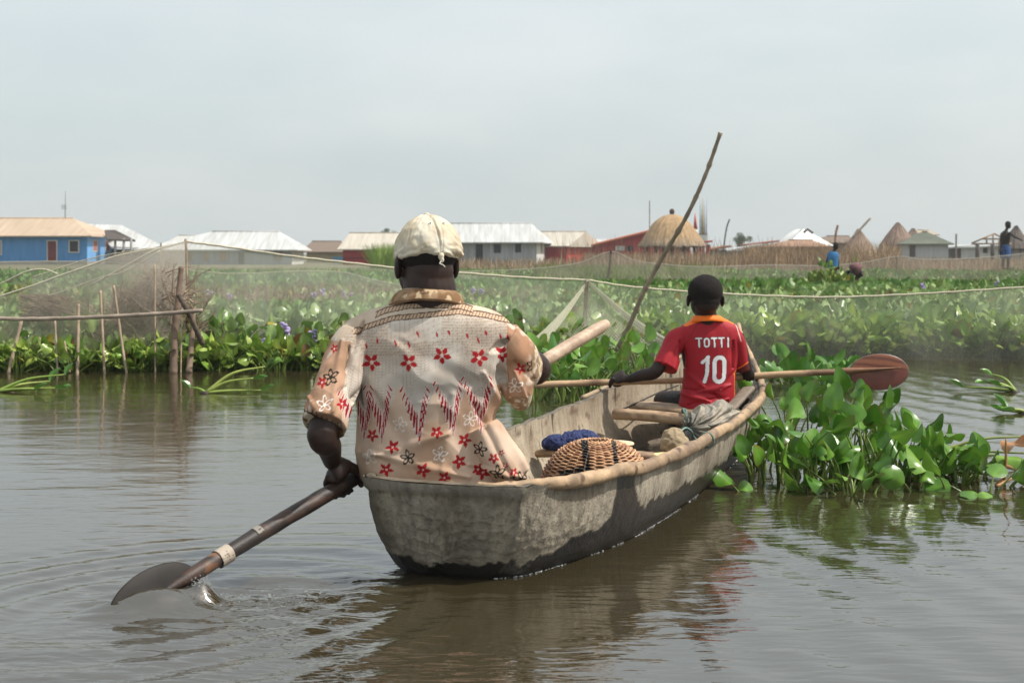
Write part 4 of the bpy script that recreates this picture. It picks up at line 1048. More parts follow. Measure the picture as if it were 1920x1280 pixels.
# ================= paddles
def paddle(name, label, A, Bp, r, blade_c, bl, bw, bn, cols, wood_c, ext=.02):
    """A: grip end, Bp: neck at the blade"""
    root = thing(name, label, 'paddle', Bp)
    ax = unit(Bp - A); n = 60; s = np.linspace(0, 1, n)
    Bp = Bp + ax * ext; p = A + (Bp - A) * s[:, None]; p = p + np.array([0, 0, 1.0]) * (.006 * np.sin(s * 7 + 1))[:, None] * np.sin(s * np.pi)[:, None]
    rr = r * (1 + .06 * np.sin(s * 11)); rr[0] *= .75; Lt = np.linalg.norm(Bp - A); rr = rr * (1 - .62 * smooth01(s * Lt, Lt - ext, Lt))
    g = tube(p, np.stack([rr, rr * .95], 1), 18, sub=6); V = g['V']
    t = np.clip(((V - A) @ ax) / np.linalg.norm(Bp - A), 0, 1); loc = np.stack([t * .35, V[:, 1], V[:, 2]], 1)
    g['V'] = V + vnormals(g) * (.0035 * (fbm(loc * np.array([1, .6, 1]) * 2, 20, 3, 3) - .5))[:, None]
    base = cols(t, V, loc); gr = fbm(np.stack([t * 2, V[:, 1] * 5, V[:, 2] * 10], 1), 16, 3, 8); g['C'] = base * (.75 + .5 * gr)[:, None]
    mk('shaft', g, wood_c, root)
    u = unit(ax); wv = unit(np.cross(bn, u)); nn = unit(np.cross(u, wv))
    # blade: lens-shaped oval with a long tapering rib
    na, nr = 72, 20; a = np.linspace(0, 2 * np.pi, na); q = np.linspace(0, 1, nr)
    Aa, Q_ = np.meshgrid(a, q, indexing='ij')
    def face(sg):
        h = .0065 * (1 - Q_ ** 3) + .0018
        return blade_c + (Q_ * np.cos(Aa))[..., None] * u * bl + (Q_ * np.sin(Aa))[..., None] * wv * bw + (sg * h)[..., None] * nn
    f1 = face(1); f2 = face(-1); gb = grid(np.concatenate([f1, f2[:, ::-1]], 1)); gb['Q'] = gb['Q'][:, ::-1] 
    return root, gb, u, wv, nn
dark_wood = mat('oiled_paddle_wood', (1, 1, 1), scale=60, rough=.55, bump=.4, bscale=140, vcol=True, vary=.15, bdist=.002, spec=.5)
def cols_man(t, V, loc):
    c = lerp([.52, .38, .27], [.36, .25, .17], smooth01(fbm(loc * np.array([1, 1, 1]), 30, 3, 4), .3, .7))
    dk = lerp([.020, .013, .010], [.050, .026, .017], smooth01(fbm(loc, 40, 3, 5), .4, .6))
    c = lerp(c, dk, smooth01(t, .44, .52)[:, None])
    c = lerp(c, np.tile([.26, .12, .06], (len(t), 1)), (smooth01(-np.abs(960 + V[:, 0] / V[:, 1] * F_PX - 398), -14, -8) * smooth01(fbm(loc, 30, 2, 6), .35, .6) * .7)[:, None])
    return c
blc = BLC
root, gb, u, wv, nn = paddle('paddle', 'dark thick paddle in the hands of the man, its blade dipped in the water', PA, PB, .0225, blc, .135, .074, np.array([0, -1.0, .05]), cols_man, dark_wood, ext=.15)
gb['C'] = lerp([.018, .016, .015], [.035, .03, .028], fbm(gb['V'], 30, 3, 4)); mk('blade', gb, mat('wet_blade', (1, 1, 1), scale=40, rough=.5, vcol=True, vary=.1, spec=.12), root)
def band(px0, px1, r, col, seed, nm, th0=0, th1=2 * np.pi):
    a_, b_ = on_paddle(px0), on_paddle(px1); n = 14; s = np.linspace(0, 1, n); th = np.linspace(th0, th1, 60); S, TH = np.meshgrid(s, th, indexing='ij')
    e1 = unit(np.cross(pax, [0, 1, 0])); e2 = np.cross(pax, e1)
    P_ = a_ + (b_ - a_) * S[..., None] + r * (np.cos(TH)[..., None] * e1 + np.sin(TH)[..., None] * e2)
    g = grid(P_); sp_ = smooth01(noise(g['V'], 230, seed), .74, .8); g['C'] = lerp(np.tile(col, (len(g['V']), 1)), np.tile([.06, .03, .02], (len(g['V']), 1)), sp_[:, None])
    g['V'] += (.0012 * (fbm(g['V'], 100, 2, 3) - .5))[:, None]; mk(nm, g, mat(nm, (1, 1, 1), scale=80, rough=.6, vcol=True, vary=.08), root)
band(408, 430, .0252, (.40, .34, .27), 3, 'tape_band'); band(478, 489, .0250, (.24, .22, .19), 4, 'tape_scrap', R(-10), R(80))

oar_wood = mat('pale_paddle_wood', (1, 1, 1), scale=60, rough=.5, bump=.35, bscale=140, vcol=True, vary=.12, bdist=.002)
def cols_boy(t, V, loc):
    c = lerp([.52, .35, .20], [.38, .245, .14], smooth01(fbm(loc, 30, 3, 4), .3, .7))
    dk = np.tile([.10, .045, .025], (len(t), 1)); m = smooth01(t + .03 * (fbm(V, 60, 2, 9) - .5), .84, .88)
    c = lerp(c, dk, (m * .75)[:, None])
    k = np.exp(-((V[:, 0] - W(1117, 0, 6.42)[0]) / .035) ** 2) * smooth01(fbm(loc, 40, 2, 5), .35, .5); return lerp(c, np.tile([.13, .06, .04], (len(t), 1)), (k * .8)[:, None])
root, gb, u, wv, nn = paddle('paddle', 'slim pale paddle with a reddish oval blade lying across the lap of the boy', QA, QB, .0155, W(1648, 697, 6.45), .138, .083, np.array([0.0, -1.0, .10]), cols_boy, oar_wood)
V = gb['V']; rel = V - W(1648, 697, 6.45); lu, lw = rel @ u / .138, rel @ wv / .083
up_ = np.sign(wv[2]) * lw
gr = np.sin((lu * 4 + up_ * 16 * (1 + .25 * lu ** 2)) + 5 * fbm(V * np.array([.3, 1, 1]), 16, 3, 5))
c = lerp([.24, .085, .040], [.115, .036, .022], smooth01(gr, -.4, .9)); low_ = np.tile([.165, .048, .034], (len(V), 1)) * (.8 + .4 * fbm(V, 30, 3, 6))[:, None]
c = lerp(c, low_, smooth01(-up_ + .12 * lu, .02, .08)[:, None])
ed = smooth01(np.hypot(lu, lw), .93, .985); c = lerp(c, np.tile([.10, .085, .075], (len(V), 1)), (ed * .9)[:, None]); gb['C'] = c
mk('blade', gb, mat('red_blade_wood', (1, 1, 1), scale=60, rough=.4, bump=.3, bscale=150, vcol=True, vary=.1, spec=.4, bdist=.002), root)
rb = W(1594, 695, 6.44); rbt = W(1688, 689, 6.44)
g = tube(np.array([rb - u * .05, rb, rb * .5 + rbt * .5, rbt]) + nn * .004 * np.sign(-nn[1]), [[.0155, .015], [.0145, .014], [.008, .012], [.002, .006]], 14, side=wv, sub=10)
g['C'] = lerp([.24, .12, .06], [.13, .055, .03], fbm(g['V'], 50, 3, 3)); mk('rib', g, oar_wood, root)

# droplets thrown up where the shaft enters
r = np.random.default_rng(6); gs = []
for k in range(150):
    c = W(r.normal(380, 11), 1090 + abs(r.normal(0, 11)) * (1 if r.random() < .7 else -.8), 3.62 + r.normal(0, .02)); q = .0007 + .0020 * r.random() ** 3; gs.append(ellipsoid(c, (q, q, q * r.uniform(.8, 1.6)), 7, 5))
for k in range(110):
    x_, y_ = r.uniform(-.80, -.50), r.normal(3.66, .05); q = .0008 + .0022 * r.random() ** 3; gs.append(ellipsoid((x_, y_, .004 + .004 * r.random()), (q * 1.6, q, q * .8), 7, 5))
dm_ = bpy.data.materials.new('droplet'); dm_.use_nodes = True; b_ = dm_.node_tree.nodes['Principled BSDF']; b_.inputs['Transmission Weight'].default_value = .8; b_.inputs['Roughness'].default_value = .05; b_.inputs['IOR'].default_value = 1.33; b_.inputs['Base Color'].default_value = (.9, .92, .9, 1)
tag(mk('splash', join(gs), dm_), 'droplets and bubbles thrown up where the dark paddle enters the water', 'splash', kind='stuff')
# ------------------------------------------------------------------ cargo in the canoe
def basket():
    c = W(1119, 900, 4.86); c[2] = .02; ex, ey, hz = .205, .215, .235
    root = thing('wicker_basket', 'upturned brown wicker basket dome striped with black weave', 'basket', c)
    ns = 30; gs = []
    def surf(th, ph, off=0.0):            # ph 0 at the top
        s_, c_ = np.sin(ph), np.cos(ph); sq = s_ ** .82
        return c + np.stack([(ex + off) * sq * np.cos(th), (ey + off) * sq * np.sin(th), (hz + off) * c_ ** .9 if np.ndim(c_) == 0 else (hz + off) * np.abs(c_) ** .9], -1)
    rows = np.arange(R(9), R(90), R(1.85))
    for i, ph in enumerate(rows):
        th = np.linspace(0, 2 * np.pi, ns * 6 + 1); wv_ = np.sin(th * ns / 2 + np.pi * i) * .0042
        p = np.array([surf(np.array(t), np.array(ph + .004 * math.sin(5 * t + i)), wv_[k]) for k, t in enumerate(th)])
        r = .0033 * (1 + .2 * random.random())
        g = tube(p, r, 6, caps=False); V = g['V']; tt = np.arctan2(V[:, 1] - c[1], V[:, 0] - c[0])
        base = np.array([.50, .29, .155]) * (.75 + .45 * random.random()) if random.random() > .25 else np.array([.30, .14, .07])
        cc_ = np.tile(base, (len(V), 1)) * (.7 + .6 * noise(V, 30, i))[:, None]
        x = V[:, 0] - c[0]
        blk = (np.abs(x + .045 + .10 * (ph - .6) * 0) < .012) & (V[:, 1] < c[1]) | ((np.abs(V[:, 2] - (.165 + .25 * (x + .10))) < .013) & (x > -.135) & (x < -.04) & (V[:, 1] < c[1]))
        blk |= (np.abs(x - .055) < .008) & (V[:, 1] < c[1]) & (V[:, 2] > .15)
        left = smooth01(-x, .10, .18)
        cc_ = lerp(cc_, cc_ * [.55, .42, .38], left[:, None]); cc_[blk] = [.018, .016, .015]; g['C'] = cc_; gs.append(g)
    wk = mat('wicker', (1, 1, 1), scale=60, rough=.55, vcol=True, vary=.15, spec=.4)
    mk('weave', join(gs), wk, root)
    gs = []
    for k in range(ns):
        th = 2 * np.pi * k / ns; ph = np.linspace(R(8), R(90), 16)
        g = tube(np.array([surf(np.array(th), np.array(q)) for q in ph]), .0035, 5); paint(g, (.30, .16, .085)); gs.append(g)
    mk('stakes', join(gs), wk, root)
    th = np.linspace(0, 2 * np.pi, 80); p = np.array([surf(np.array(t), np.array(R(90))) for t in th]); g = tube(p, .009, 8, caps=False); paint(g, (.30, .17, .09)); mk('rim', g, wk, root)
    sh = np.array([[surf(np.array(t), np.array(q), -.006) for q in np.linspace(0.01, R(90), 12)] for t in np.linspace(0, 2 * np.pi, 40)])
    g = grid(sh); paint(g, (.07, .04, .025)); mk('lining', g, wk, root)
basket()
def disc(c, rx, ry, h, name, label, cat, col, tilt=0.0, cut=False):
    a = np.linspace(0, 2 * np.pi, 40, endpoint=True); rows = []
    for r, z in ((.02, 0), (.9, 0), (1, .25), (1, .8), (.97, 1), (.85, .92), (.02, .88)): rows.append(np.stack([rx * r * np.cos(a), ry * r * np.sin(a), np.full(40, z * h)], 1))
    P = np.array(rows)
    P = P @ rotx(tilt).T + c; g = grid(P); g['Q'] = g['Q'][:, ::-1]
    return mk(name, g, mat(name + '_wood', col, tuple(v * .8 for v in col), 60, .6, bump=.2), None)
o = disc(W(1150, 834, 5.00), .074, .048, .009, 'wooden_lid', '', '', (.72, .60, .38), R(4)); tag(o, 'pale round wooden lid lying on the dome of the basket', 'lid')
def cup():
    c = W(1253, 884, 4.80); root = thing('calabash_bowl', 'small yellow bowl tucked behind the gunwale, right of the basket', 'bowl', c)
    a = np.linspace(0, 2 * np.pi, 40); prof = [(.01, 0), (.022, .002), (.036, .02), (.048, .055), (.050, .060), (.047, .0595), (.034, .024), (.01, .006)]
    g = grid(np.array([np.stack([r * np.cos(a), r * np.sin(a), np.full(40, z)], 1) for r, z in prof]) + c); g['Q'] = g['Q'][:, ::-1]
    mk('bowl', g, mat('yellow_gourd', (.72, .52, .18), (.80, .66, .36), 30, .5), root)
    g = ellipsoid(c + [0, 0, .054], (.044, .044, .004), 20, 8); mk('lid', g, mat('pale_gourd', (.82, .70, .40), (.74, .58, .3), 30, .6), root)
cup()
def lumpy(name, label, cat, parts, vox, m, amp, scl, seed, crumple=0.0, cfun=None, group=None, fold=0.0):
    g = remesh(parts, vox, 2); V = g['V']; N = vnormals(g)
    d = amp * (fbm(V, scl, 4, seed) - .5) * 2
    if crumple: d = d + crumple * (1 - 2 * np.abs(2 * fbm(V, scl * 1.6, 3, seed + 3) - 1)) 
    if fold:
        q = (V - V.mean(0)); an = np.arctan2(q[:, 2], q[:, 0] + .10); d = d + fold * np.sin(an * 17 + 9 * fbm(V, 6, 2, seed + 9)) + fold * .5 * np.sin(an * 41 + 12 * fbm(V, 9, 2, seed + 4))
    g['V'] = V + N * d[:, None]
    if cfun: g['C'] = cfun(V)
    o = mk(name, g, m, None); tag(o, label, cat, group); return o
bl = mat('navy_cloth', (.012, .018, .075), (.035, .05, .14), 90, .75, bump=.9, bscale=160, bdist=.004, spec=.3)
lumpy('cloth_bundle', 'crumpled navy blue cloth bundle lying on the middle thwart', 'cloth', [ellipsoid(W(1048, 830, 5.36), (.052, .05, .026)), ellipsoid(W(1078, 826, 5.36), (.056, .05, .036)), ellipsoid(W(1100, 824, 5.36), (.045, .045, .034)), ellipsoid(W(1032, 833, 5.36), (.03, .03, .018))], .0022, bl, .010, 26, 4, .007)
def tarp_col(V):
    n1 = fbm(V, 16, 3, 7); c = lerp([.20, .185, .15], [.34, .30, .24], smooth01(n1, .35, .65)); s_ = smooth01(np.sin(V[:, 0] * 70 + 6 * n1), .4, .8)
    return lerp(c, np.tile([.12, .125, .12], (len(V), 1)), (s_ * .5)[:, None])
tm = mat('canvas', (1, 1, 1), scale=40, rough=.88, bump=.5, bscale=90, vcol=True, vary=.15, bdist=.004)
lumpy('canvas_sack', 'grey green canvas sack tied with cord, behind the boy against the gunwale', 'sack', [
    limb([W(1296, 812, 5.55), W(1318, 798, 5.6), W(1345, 785, 5.68), W(1368, 782, 5.75)], [[.035, .05], [.058, .065], [.062, .065], [.045, .055]], seg=24), ellipsoid(W(1312, 820, 5.55), (.05, .06, .055)), ellipsoid(W(1345, 812, 5.62), (.055, .06, .06))], .0028, tm, .006, 9, 14, .005, tarp_col, fold=.0085)
km = mat('khaki_paper', (.36, .28, .175), (.26, .20, .125), 22, .85, bump=.6, bscale=60, bdist=.004)
lumpy('khaki_bag', 'crumpled khaki bag standing between the thwart and the canvas sack', 'bag', [
    limb([W(1264, 814, 5.15), W(1266, 832, 5.12), W(1272, 858, 5.1)], [[.034, .03], [.048, .04], [.042, .04]], side=[1, 0, 0], seg=20)], .0024, km, .009, 16, 24, .010)
g = tube(np.array([W(1272, 812, 5.2), W(1285, 802, 5.3), W(1296, 808, 5.35), W(1300, 818, 5.42), W(1308, 826, 5.45)]), .004, 6, sub=5); tag(mk('cord', g, mat('teal_cord', (.12, .22, .19), (.2, .3, .27), 60, .8)), 'loose pale green cord between the khaki bag and the canvas sack', 'cord')
# ------------------------------------------------------------------ water hyacinth
leaf_m = mat('hyacinth_leaf', (1, 1, 1), scale=9, rough=.28, vcol=True, vary=.18, spec=.5, translucent=.22, bump=.15, bscale=30)
stem_m = mat('hyacinth_stalk', (1, 1, 1), scale=20, rough=.45, vcol=True, vary=.2, spec=.4, translucent=.12)
far_m = mat('hyacinth_leaf_field', (1, 1, 1), scale=2.5, rough=.45, vcol=True, vary=.22, spec=.4, translucent=.2)
def leaf_proto(seg, rings):
    """leaf blade: base at the origin, x across, y along (length 1), z up out of the face"""
    a = np.linspace(0, 2 * np.pi, seg, endpoint=False)
    rad = 0.5 * (1 + .05 * np.cos(a)) ; ox = np.sin(a) * rad * .98; oy = .5 - np.cos(a) * .5 * (1 + .06 * np.cos(2 * a))
    tip = np.exp(-((a - np.pi) / .35) ** 2) * .035; oy = oy + tip
    V = [[0, .45, 0]]; q = np.linspace(0, 1, rings + 1)[1:]
    for r in q:
        for x, y in zip(ox, oy): V.append([x * r, .45 + (y - .45) * r, 0])
    V = np.array(V); x, y = V[:, 0], V[:, 1]
    V[:, 2] = .55 * x ** 2 + .10 * (y - .45) ** 2 - .05
    T = [[0, 1 + (j + 1) % seg, 1 + j] for j in range(seg)]; Q = []
    for k in range(rings - 1):
        o, p = 1 + k * seg, 1 + (k + 1) * seg
        for j in range(seg): Q.append([o + j, o + (j + 1) % seg, p + (j + 1) % seg, p + j])
    return geo(V, Q, T)
def hyacinths(plants, hs, seed, size=(.085, .13), nleaf=(5, 8), seg=10, rings=2, stems=True, pal=None, spread=.10, lean=(.1, .75), stem_r=.0065, odd=(.02, .01)):
    """plants: (N,2) positions; hs: (N,) heights. returns leaves, stalks"""
    r = np.random.default_rng(seed)
    nl = r.integers(nleaf[0], nleaf[1], len(plants)); idx = np.repeat(np.arange(len(plants)), nl); n = len(idx)
    az = r.uniform(0, 2 * np.pi, n)
    rank = r.random(n); ln = lean[0] + (lean[1] - lean[0]) * r.random(n) ** 1.3
    base = np.stack([plants[idx, 0] + spread * .35 * np.cos(az), plants[idx, 1] + spread * .35 * np.sin(az), np.full(n, -.02)], 1)
    h = hs[idx] * (.38 + .62 * rank ** .7)
    dirh = np.stack([np.cos(az), np.sin(az), 0 * az], 1)
    tipp = base + dirh * (h * np.tan(ln) * .8)[:, None] + np.array([0, 0, 1.0]) * h[:, None]
    S = r.uniform(*size, n) * (.75 + .35 * rank)
    # blade frame: continues the stalk and bends outwards
    bend = ln + r.uniform(.0, .9, n)
    ya = dirh * np.sin(bend)[:, None] + np.array([0, 0, 1.0]) * np.cos(bend)[:, None]
    tw = r.normal(0, .55, n)
    side = np.stack([-np.sin(az), np.cos(az), 0 * az], 1)
    za = np.cross(side, ya); xa = side * np.cos(tw)[:, None] + za * np.sin(tw)[:, None]; za = np.cross(xa, ya)
    za = za * np.where(r.random(n) < .5, 1, 1)[:, None]
    lp = leaf_proto(seg, rings); k = len(lp['V'])
    Mx = np.stack([xa, ya, za], -1)                       # columns
    curl = r.uniform(.4, 2.6, n)
    LV = np.repeat(lp['V'][None], n, 0).copy(); LV[:, :, 2] *= curl[:, None]
    LV[:, :, 2] -= (r.uniform(-.1, .7, n)[:, None]) * LV[:, :, 1] ** 2; LV[:, :, 2] += (r.uniform(-.10, .10, n)[:, None]) * np.sin(LV[:, :, 1] * 7 + r.uniform(0, 6, n)[:, None]) * LV[:, :, 0] * 2.4
    LV[:, :, 0] *= r.uniform(.72, 1.12, n)[:, None]; LV = LV * S[:, None, None]
    V = np.einsum('nij,nkj->nki', Mx, LV) + tipp[:, None, :]
    off = (np.arange(n) * k)[:, None, None]
    Q = (lp['Q'][None] + off).reshape(-1, 4) if len(lp['Q']) else None; T = (lp['T'][None] + off).reshape(-1, 3)
    pal = pal or ([.105, .200, .045], [.290, .400, .145])
    q = r.random(n); c = lerp(np.array(pal[0]), np.array(pal[1]), q)
    yel = r.random(n) < odd[0]; c[yel] = [.26, .23, .03]
    br = r.random(n) < odd[1]; c[br] = [.14, .08, .03]
    base_ = np.exp(-((lp['V'][:, 0] / .10) ** 2)) * (1 - lp['V'][:, 1]) + .6 * np.exp(-((lp['V'][:, 0] ** 2 + lp['V'][:, 1] ** 2) / .05))
    rim_ = smooth01(np.hypot(lp['V'][:, 0] * 2, (lp['V'][:, 1] - .5) * 2), .80, 1.0)
    CC = c[:, None, :] * (1 + .45 * base_[None, :, None] * np.array([1.3, .9, .8])) * (1 - .10 * rim_[None, :, None])
    worn = (r.random(n) < .16)[:, None, None] * rim_[None, :, None] * r.uniform(.3, 1, (n, 1, 1)) * (r.random((n, k, 1)) < .6)
    CC = CC * (1 - worn) + worn * np.array([.20, .13, .04]); Lg = geo(V.reshape(-1, 3), Q, T, CC.reshape(-1, 3))
    Sg = None
    if stems:
        m = 5; t = np.linspace(0, 1, m)
        P = base[:, None] * (1 - t)[None, :, None] + tipp[:, None] * t[None, :, None]
        P = P + dirh[:, None] * (-.12 * h[:, None] * np.sin(np.pi * t)[None])[..., None]
        rr = stem_r * np.array([1.5, 1.35, 1.0, .75, .5]) 
        sg = 5; a = np.linspace(0, 2 * np.pi, sg, endpoint=False)
        u1 = side; u2 = dirh * np.cos(ln)[:, None] - np.array([0, 0, 1.0]) * np.sin(ln)[:, None]
        ring = (np.cos(a)[None, :, None] * u1[:, None] + np.sin(a)[None, :, None] * u2[:, None])      # n,sg,3
        SV = P[:, :, None] + ring[:, None] * rr[None, :, None, None]
        i, j = np.meshgrid(np.arange(m - 1), np.arange(sg), indexing='ij'); jn = (j + 1) % sg
        q4 = np.stack([i * sg + j, i * sg + jn, (i + 1) * sg + jn, (i + 1) * sg + j], -1).reshape(-1, 4)
        SQ = (q4[None] + (np.arange(n) * m * sg)[:, None, None]).reshape(-1, 4)
        sc_ = lerp(np.array([.085, .15, .022]), np.array([.20, .26, .05]), r.random(n))
        Sg = geo(SV.reshape(-1, 3), SQ, None, np.repeat(sc_, m * sg, 0))
    return Lg, Sg
rv = np.random.default_rng(77)
def shore(x):
    """distance of the near edge of the plant field at bearing x/y"""
    return np.interp(x, [-.5, -.34, -.2, -.1, 0.0, .06, .10, .16, .22, .28, .33, .42], [10.7, 10.75, 10.85, 10.95, 11.1, 11.7, 12.2, 12.2, 12.3, 12.5, 12.3, 11.9])
def field(d0, d1, dens, seed, hr, near_edge=True, bear=(-.52, .52)):
    area = .5 * (bear[1] - bear[0]) * (d1 * d1 - d0 * d0); n = int(area * dens)
    r = np.random.default_rng(seed); d = np.sqrt(r.uniform(d0 * d0, d1 * d1, n)); b = r.uniform(*bear, n)
    ok = d > shore(b) + .15 * r.random(n); d, b = d[ok], b[ok]
    P = np.stack([b * d, d], 1); P3 = np.stack([P[:, 0], P[:, 1], 0 * d], 1)
    f = fbm(P3, .5, 3, 5)
    keep = r.random(len(d)) < np.clip(.55 + 1.3 * (f - .35), .25, 1)
    P, f, d, b = P[keep], f[keep], d[keep], b[keep]
    h = (hr[0] + (hr[1] - hr[0]) * np.clip(f * 1.4 - .2 + .25 * r.random(len(f)), 0, 1))
    e_ = smooth01(d - shore(b), 0, .55); h = h * (.35 + .65 * e_)
    return P, h
# dark sheet added under the plants so bright sky reflections don't show
def dark_sheet():
    nb, nd = 240, 160; b = np.linspace(-.8, .8, nb); Bb = np.repeat(b[:, None], nd, 1); s = np.linspace(0, 1, nd)[None] ** 2.2
    D = (shore(np.clip(Bb, -.52, .52)) + .10 + .25 * noise(np.stack([Bb.ravel() * 60, Bb.ravel() * 0, Bb.ravel() * 0], 1), 1, 3).reshape(nb, nd)) * (1 - s) + 52 * s
    P = np.stack([Bb * D, D, 0 * D], -1).reshape(-1, 3)
    P[:, 2] = -.03 + .065 * smooth01(np.tile(s, (nb, 1)).ravel(), 0, .0008) + .05 * (fbm(P, 3, 3, 3) - .4)
    g = grid(P.reshape(nb, nd, 3)); g['Q'] = g['Q'][:, ::-1]
    tag(mk('dark_sheet', g, mat('dark_sheet', (.022, .032, .010), (.060, .055, .022), 3.0, .95, bump=.6, bscale=30)), 'dark sheet added under the hyacinth field to cover bright reflections in the gaps', 'dark sheet', kind='stuff')
dark_sheet()
Ls, Ss = [], []
P, h = field(10.5, 15.5, 34, 1, (.20, .38)); a_, b_ = hyacinths(P, h, 2, seg=9, rings=2, size=(.065, .115), lean=(.1, .85)); Ls.append(a_); Ss.append(b_)
# ragged, brighter growth along the very edge
bb = rv.uniform(-.5, .45, 520); dd = shore(bb) - .02 + rv.uniform(-.02, .30, 520); a_, b_ = hyacinths(np.stack([bb * dd, dd], 1), rv.uniform(.08, .24, 520), 9, seg=10, size=(.06, .11), lean=(.3, 1.25), pal=([.12, .25, .03], [.34, .44, .09])); Ls.append(a_); Ss.append(b_)
bb = rv.uniform(.03, .5, 620); dd = shore(bb) + rv.uniform(.0, .55, 620); a_, b_ = hyacinths(np.stack([bb * dd, dd], 1), rv.uniform(.12, .36, 620), 10, seg=10, size=(.065, .12), lean=(.2, 1.1), pal=([.12, .24, .03], [.34, .46, .10])); Ls.append(a_); Ss.append(b_)
leafs = join(Ls); stalk = join(Ss)
root = thing('hyacinth_bed', 'broad bed of pale green water hyacinth along the far side of the open water', 'water hyacinth', (0, 12, 0)); root['kind'] = 'stuff'
mk('leaves', leafs, leaf_m, root); mk('stalks', stalk, stem_m, root)
P, h = field(15.3, 24, 22, 3, (.18, .34)); a_, _ = hyacinths(P, h, 4, seg=7, rings=1, size=(.08, .13), stems=False); 
P, h = field(23.5, 50, 9, 5, (.12, .27)); b_, _ = hyacinths(P, h, 6, seg=6, rings=1, size=(.11, .18), stems=False, pal=([.060, .165, .022], [.18, .32, .065]), odd=(.01, .004))
tag(mk('hyacinth_field', join([a_, b_]), far_m), 'distant field of low green water hyacinth reaching back to the village', 'water hyacinth', kind='stuff')

# clump beside the bow, standing in open water, right of the canoe
def clump(name, label, pts, seed, **k):
    root = thing(name, label, 'water hyacinth', (pts[0][0], pts[0][1], 0))
    P = np.array([[p[0], p[1]] for p in pts]); h = np.array([p[2] for p in pts])
    a_, b_ = hyacinths(P, h, seed, **k); mk('leaves', a_, leaf_m, root); mk('stalks', b_, stem_m, root); return root
def gp(px, py): d = F_PX * CAM_H / (py - HOR); return (px - 960) / F_PX * d, d
pts = []
for px, py, hh in [(1462, 900, .30), (1500, 905, .27), (1440, 880, .22), (1540, 880, .34), (1565, 905, .30), (1590, 890, .36), (1620, 905, .33), (1640, 880, .36), (1660, 905, .28), (1690, 890, .30), (1600, 870, .34), (1650, 865, .30),
                   (1560, 865, .40), (1515, 870, .38), (1725, 900, .22), (1745, 880, .24), (1770, 890, .16), (1800, 905, .18), (1480, 875, .34), (1420, 900, .16), (1830, 895, .12), (1700, 870, .26), (1475, 850, .42), (1625, 850, .32), (1420, 868, .2), (1585, 915, .2), (1530, 912, .2)]:
    x, y = gp(px, py); pts.append((x, y, hh * .80))
cl_ = clump('hyacinth_clump', 'glossy green water hyacinth clump floating beside the bow, right of the canoe', pts, 21, seg=18, rings=3, size=(.062, .108), nleaf=(4, 7), lean=(.02, .9), spread=.09, stem_r=.0050, pal=([.050, .150, .012], [.14, .30, .035]), odd=(0, 0))
r = np.random.default_rng(5); lowp = []
for k in range(30):
    x, y = gp(r.uniform(1395, 1880), r.uniform(880, 928)); lowp.append((x, y, r.uniform(.04, .13)))
P_ = np.array([[p[0], p[1]] for p in lowp]); a_, b_ = hyacinths(P_, np.array([p[2] for p in lowp]), 23, seg=16, rings=3, size=(.07, .105), nleaf=(2, 5), lean=(.4, 1.15), spread=.09, stem_r=.0045, pal=([.06, .17, .015], [.16, .31, .04]), odd=(0, 0)); mk('low_foliage', join([a_, b_]), leaf_m, cl_)
# sprawling stolons, low curled leaves and dead bits at its right end
def stolons(root, pts, seed, cols=((.22, .26, .05), (.12, .17, .03)), r0=.006, parent_mat=None):
    r = np.random.default_rng(seed); gs = []
    for a, b in pts:
        m_ = (a + b) / 2 + np.array([r.normal(0, .02), r.normal(0, .02), abs(r.normal(.01, .02))]); g = tube(np.array([a, m_, b]), [r0 * .9, r0, r0 * .6], 7, sub=8)
        paint(g, lerp(np.array(cols[0]), np.array(cols[1]), r.random())); gs.append(g)
    return join(gs)
sp_ = []
for a, b in [((1700, 880), (1905, 905)), ((1740, 862), (1930, 818)), ((1730, 870), (1935, 850)), ((1690, 895), (1880, 915)), ((1640, 900), (1830, 912)), ((1750, 850), (1860, 870)), ((1800, 880), (1925, 895)), ((1660, 850), (1745, 800)), ((1720, 840), (1770, 812))]:
    xa, ya = gp(*a); d = ya; pb = W(b[0], b[1], d); pb[2] = max(pb[2], .01); sp_.append((np.array([xa, ya, .012]), pb))
mk('runners', stolons(None, sp_, 3), stem_m, cl_)
def W0(px, py): x, y = gp(px, py); return np.array([x, y, .01])
dd_ = thing('dead_hyacinth', 'withered brown hyacinth stalks and leaf at the right end of the floating clump', 'dead plant', W0(1885, 905))
gs = []
for a, b in [(W(1882, 905, 5.5), W(1886, 822, 5.5)), (W(1884, 872, 5.5), W(1925, 895, 5.6)), (W(1880, 900, 5.5), W(1860, 912, 5.5)), (W(1868, 912, 5.4), W(1906, 893, 5.5))]:
    g = tube(np.array([a, (a + b) / 2 + [.004, 0, .004], b]), [.008, .006, .003], 8, sub=5); paint(g, (.36, .19, .07)); mk('stalk', g, stem_m, dd_)
lp = leaf_proto(14, 3); V = lp['V'] * .11; V[:, 2] += .02 * np.sin(V[:, 1] * 60); lp['V'] = V @ rotx(.5).T @ rotz(-1.2).T + W(1886, 846, 5.6); paint(lp, (.42, .20, .08)); mk('leaf', lp, leaf_m, dd_)
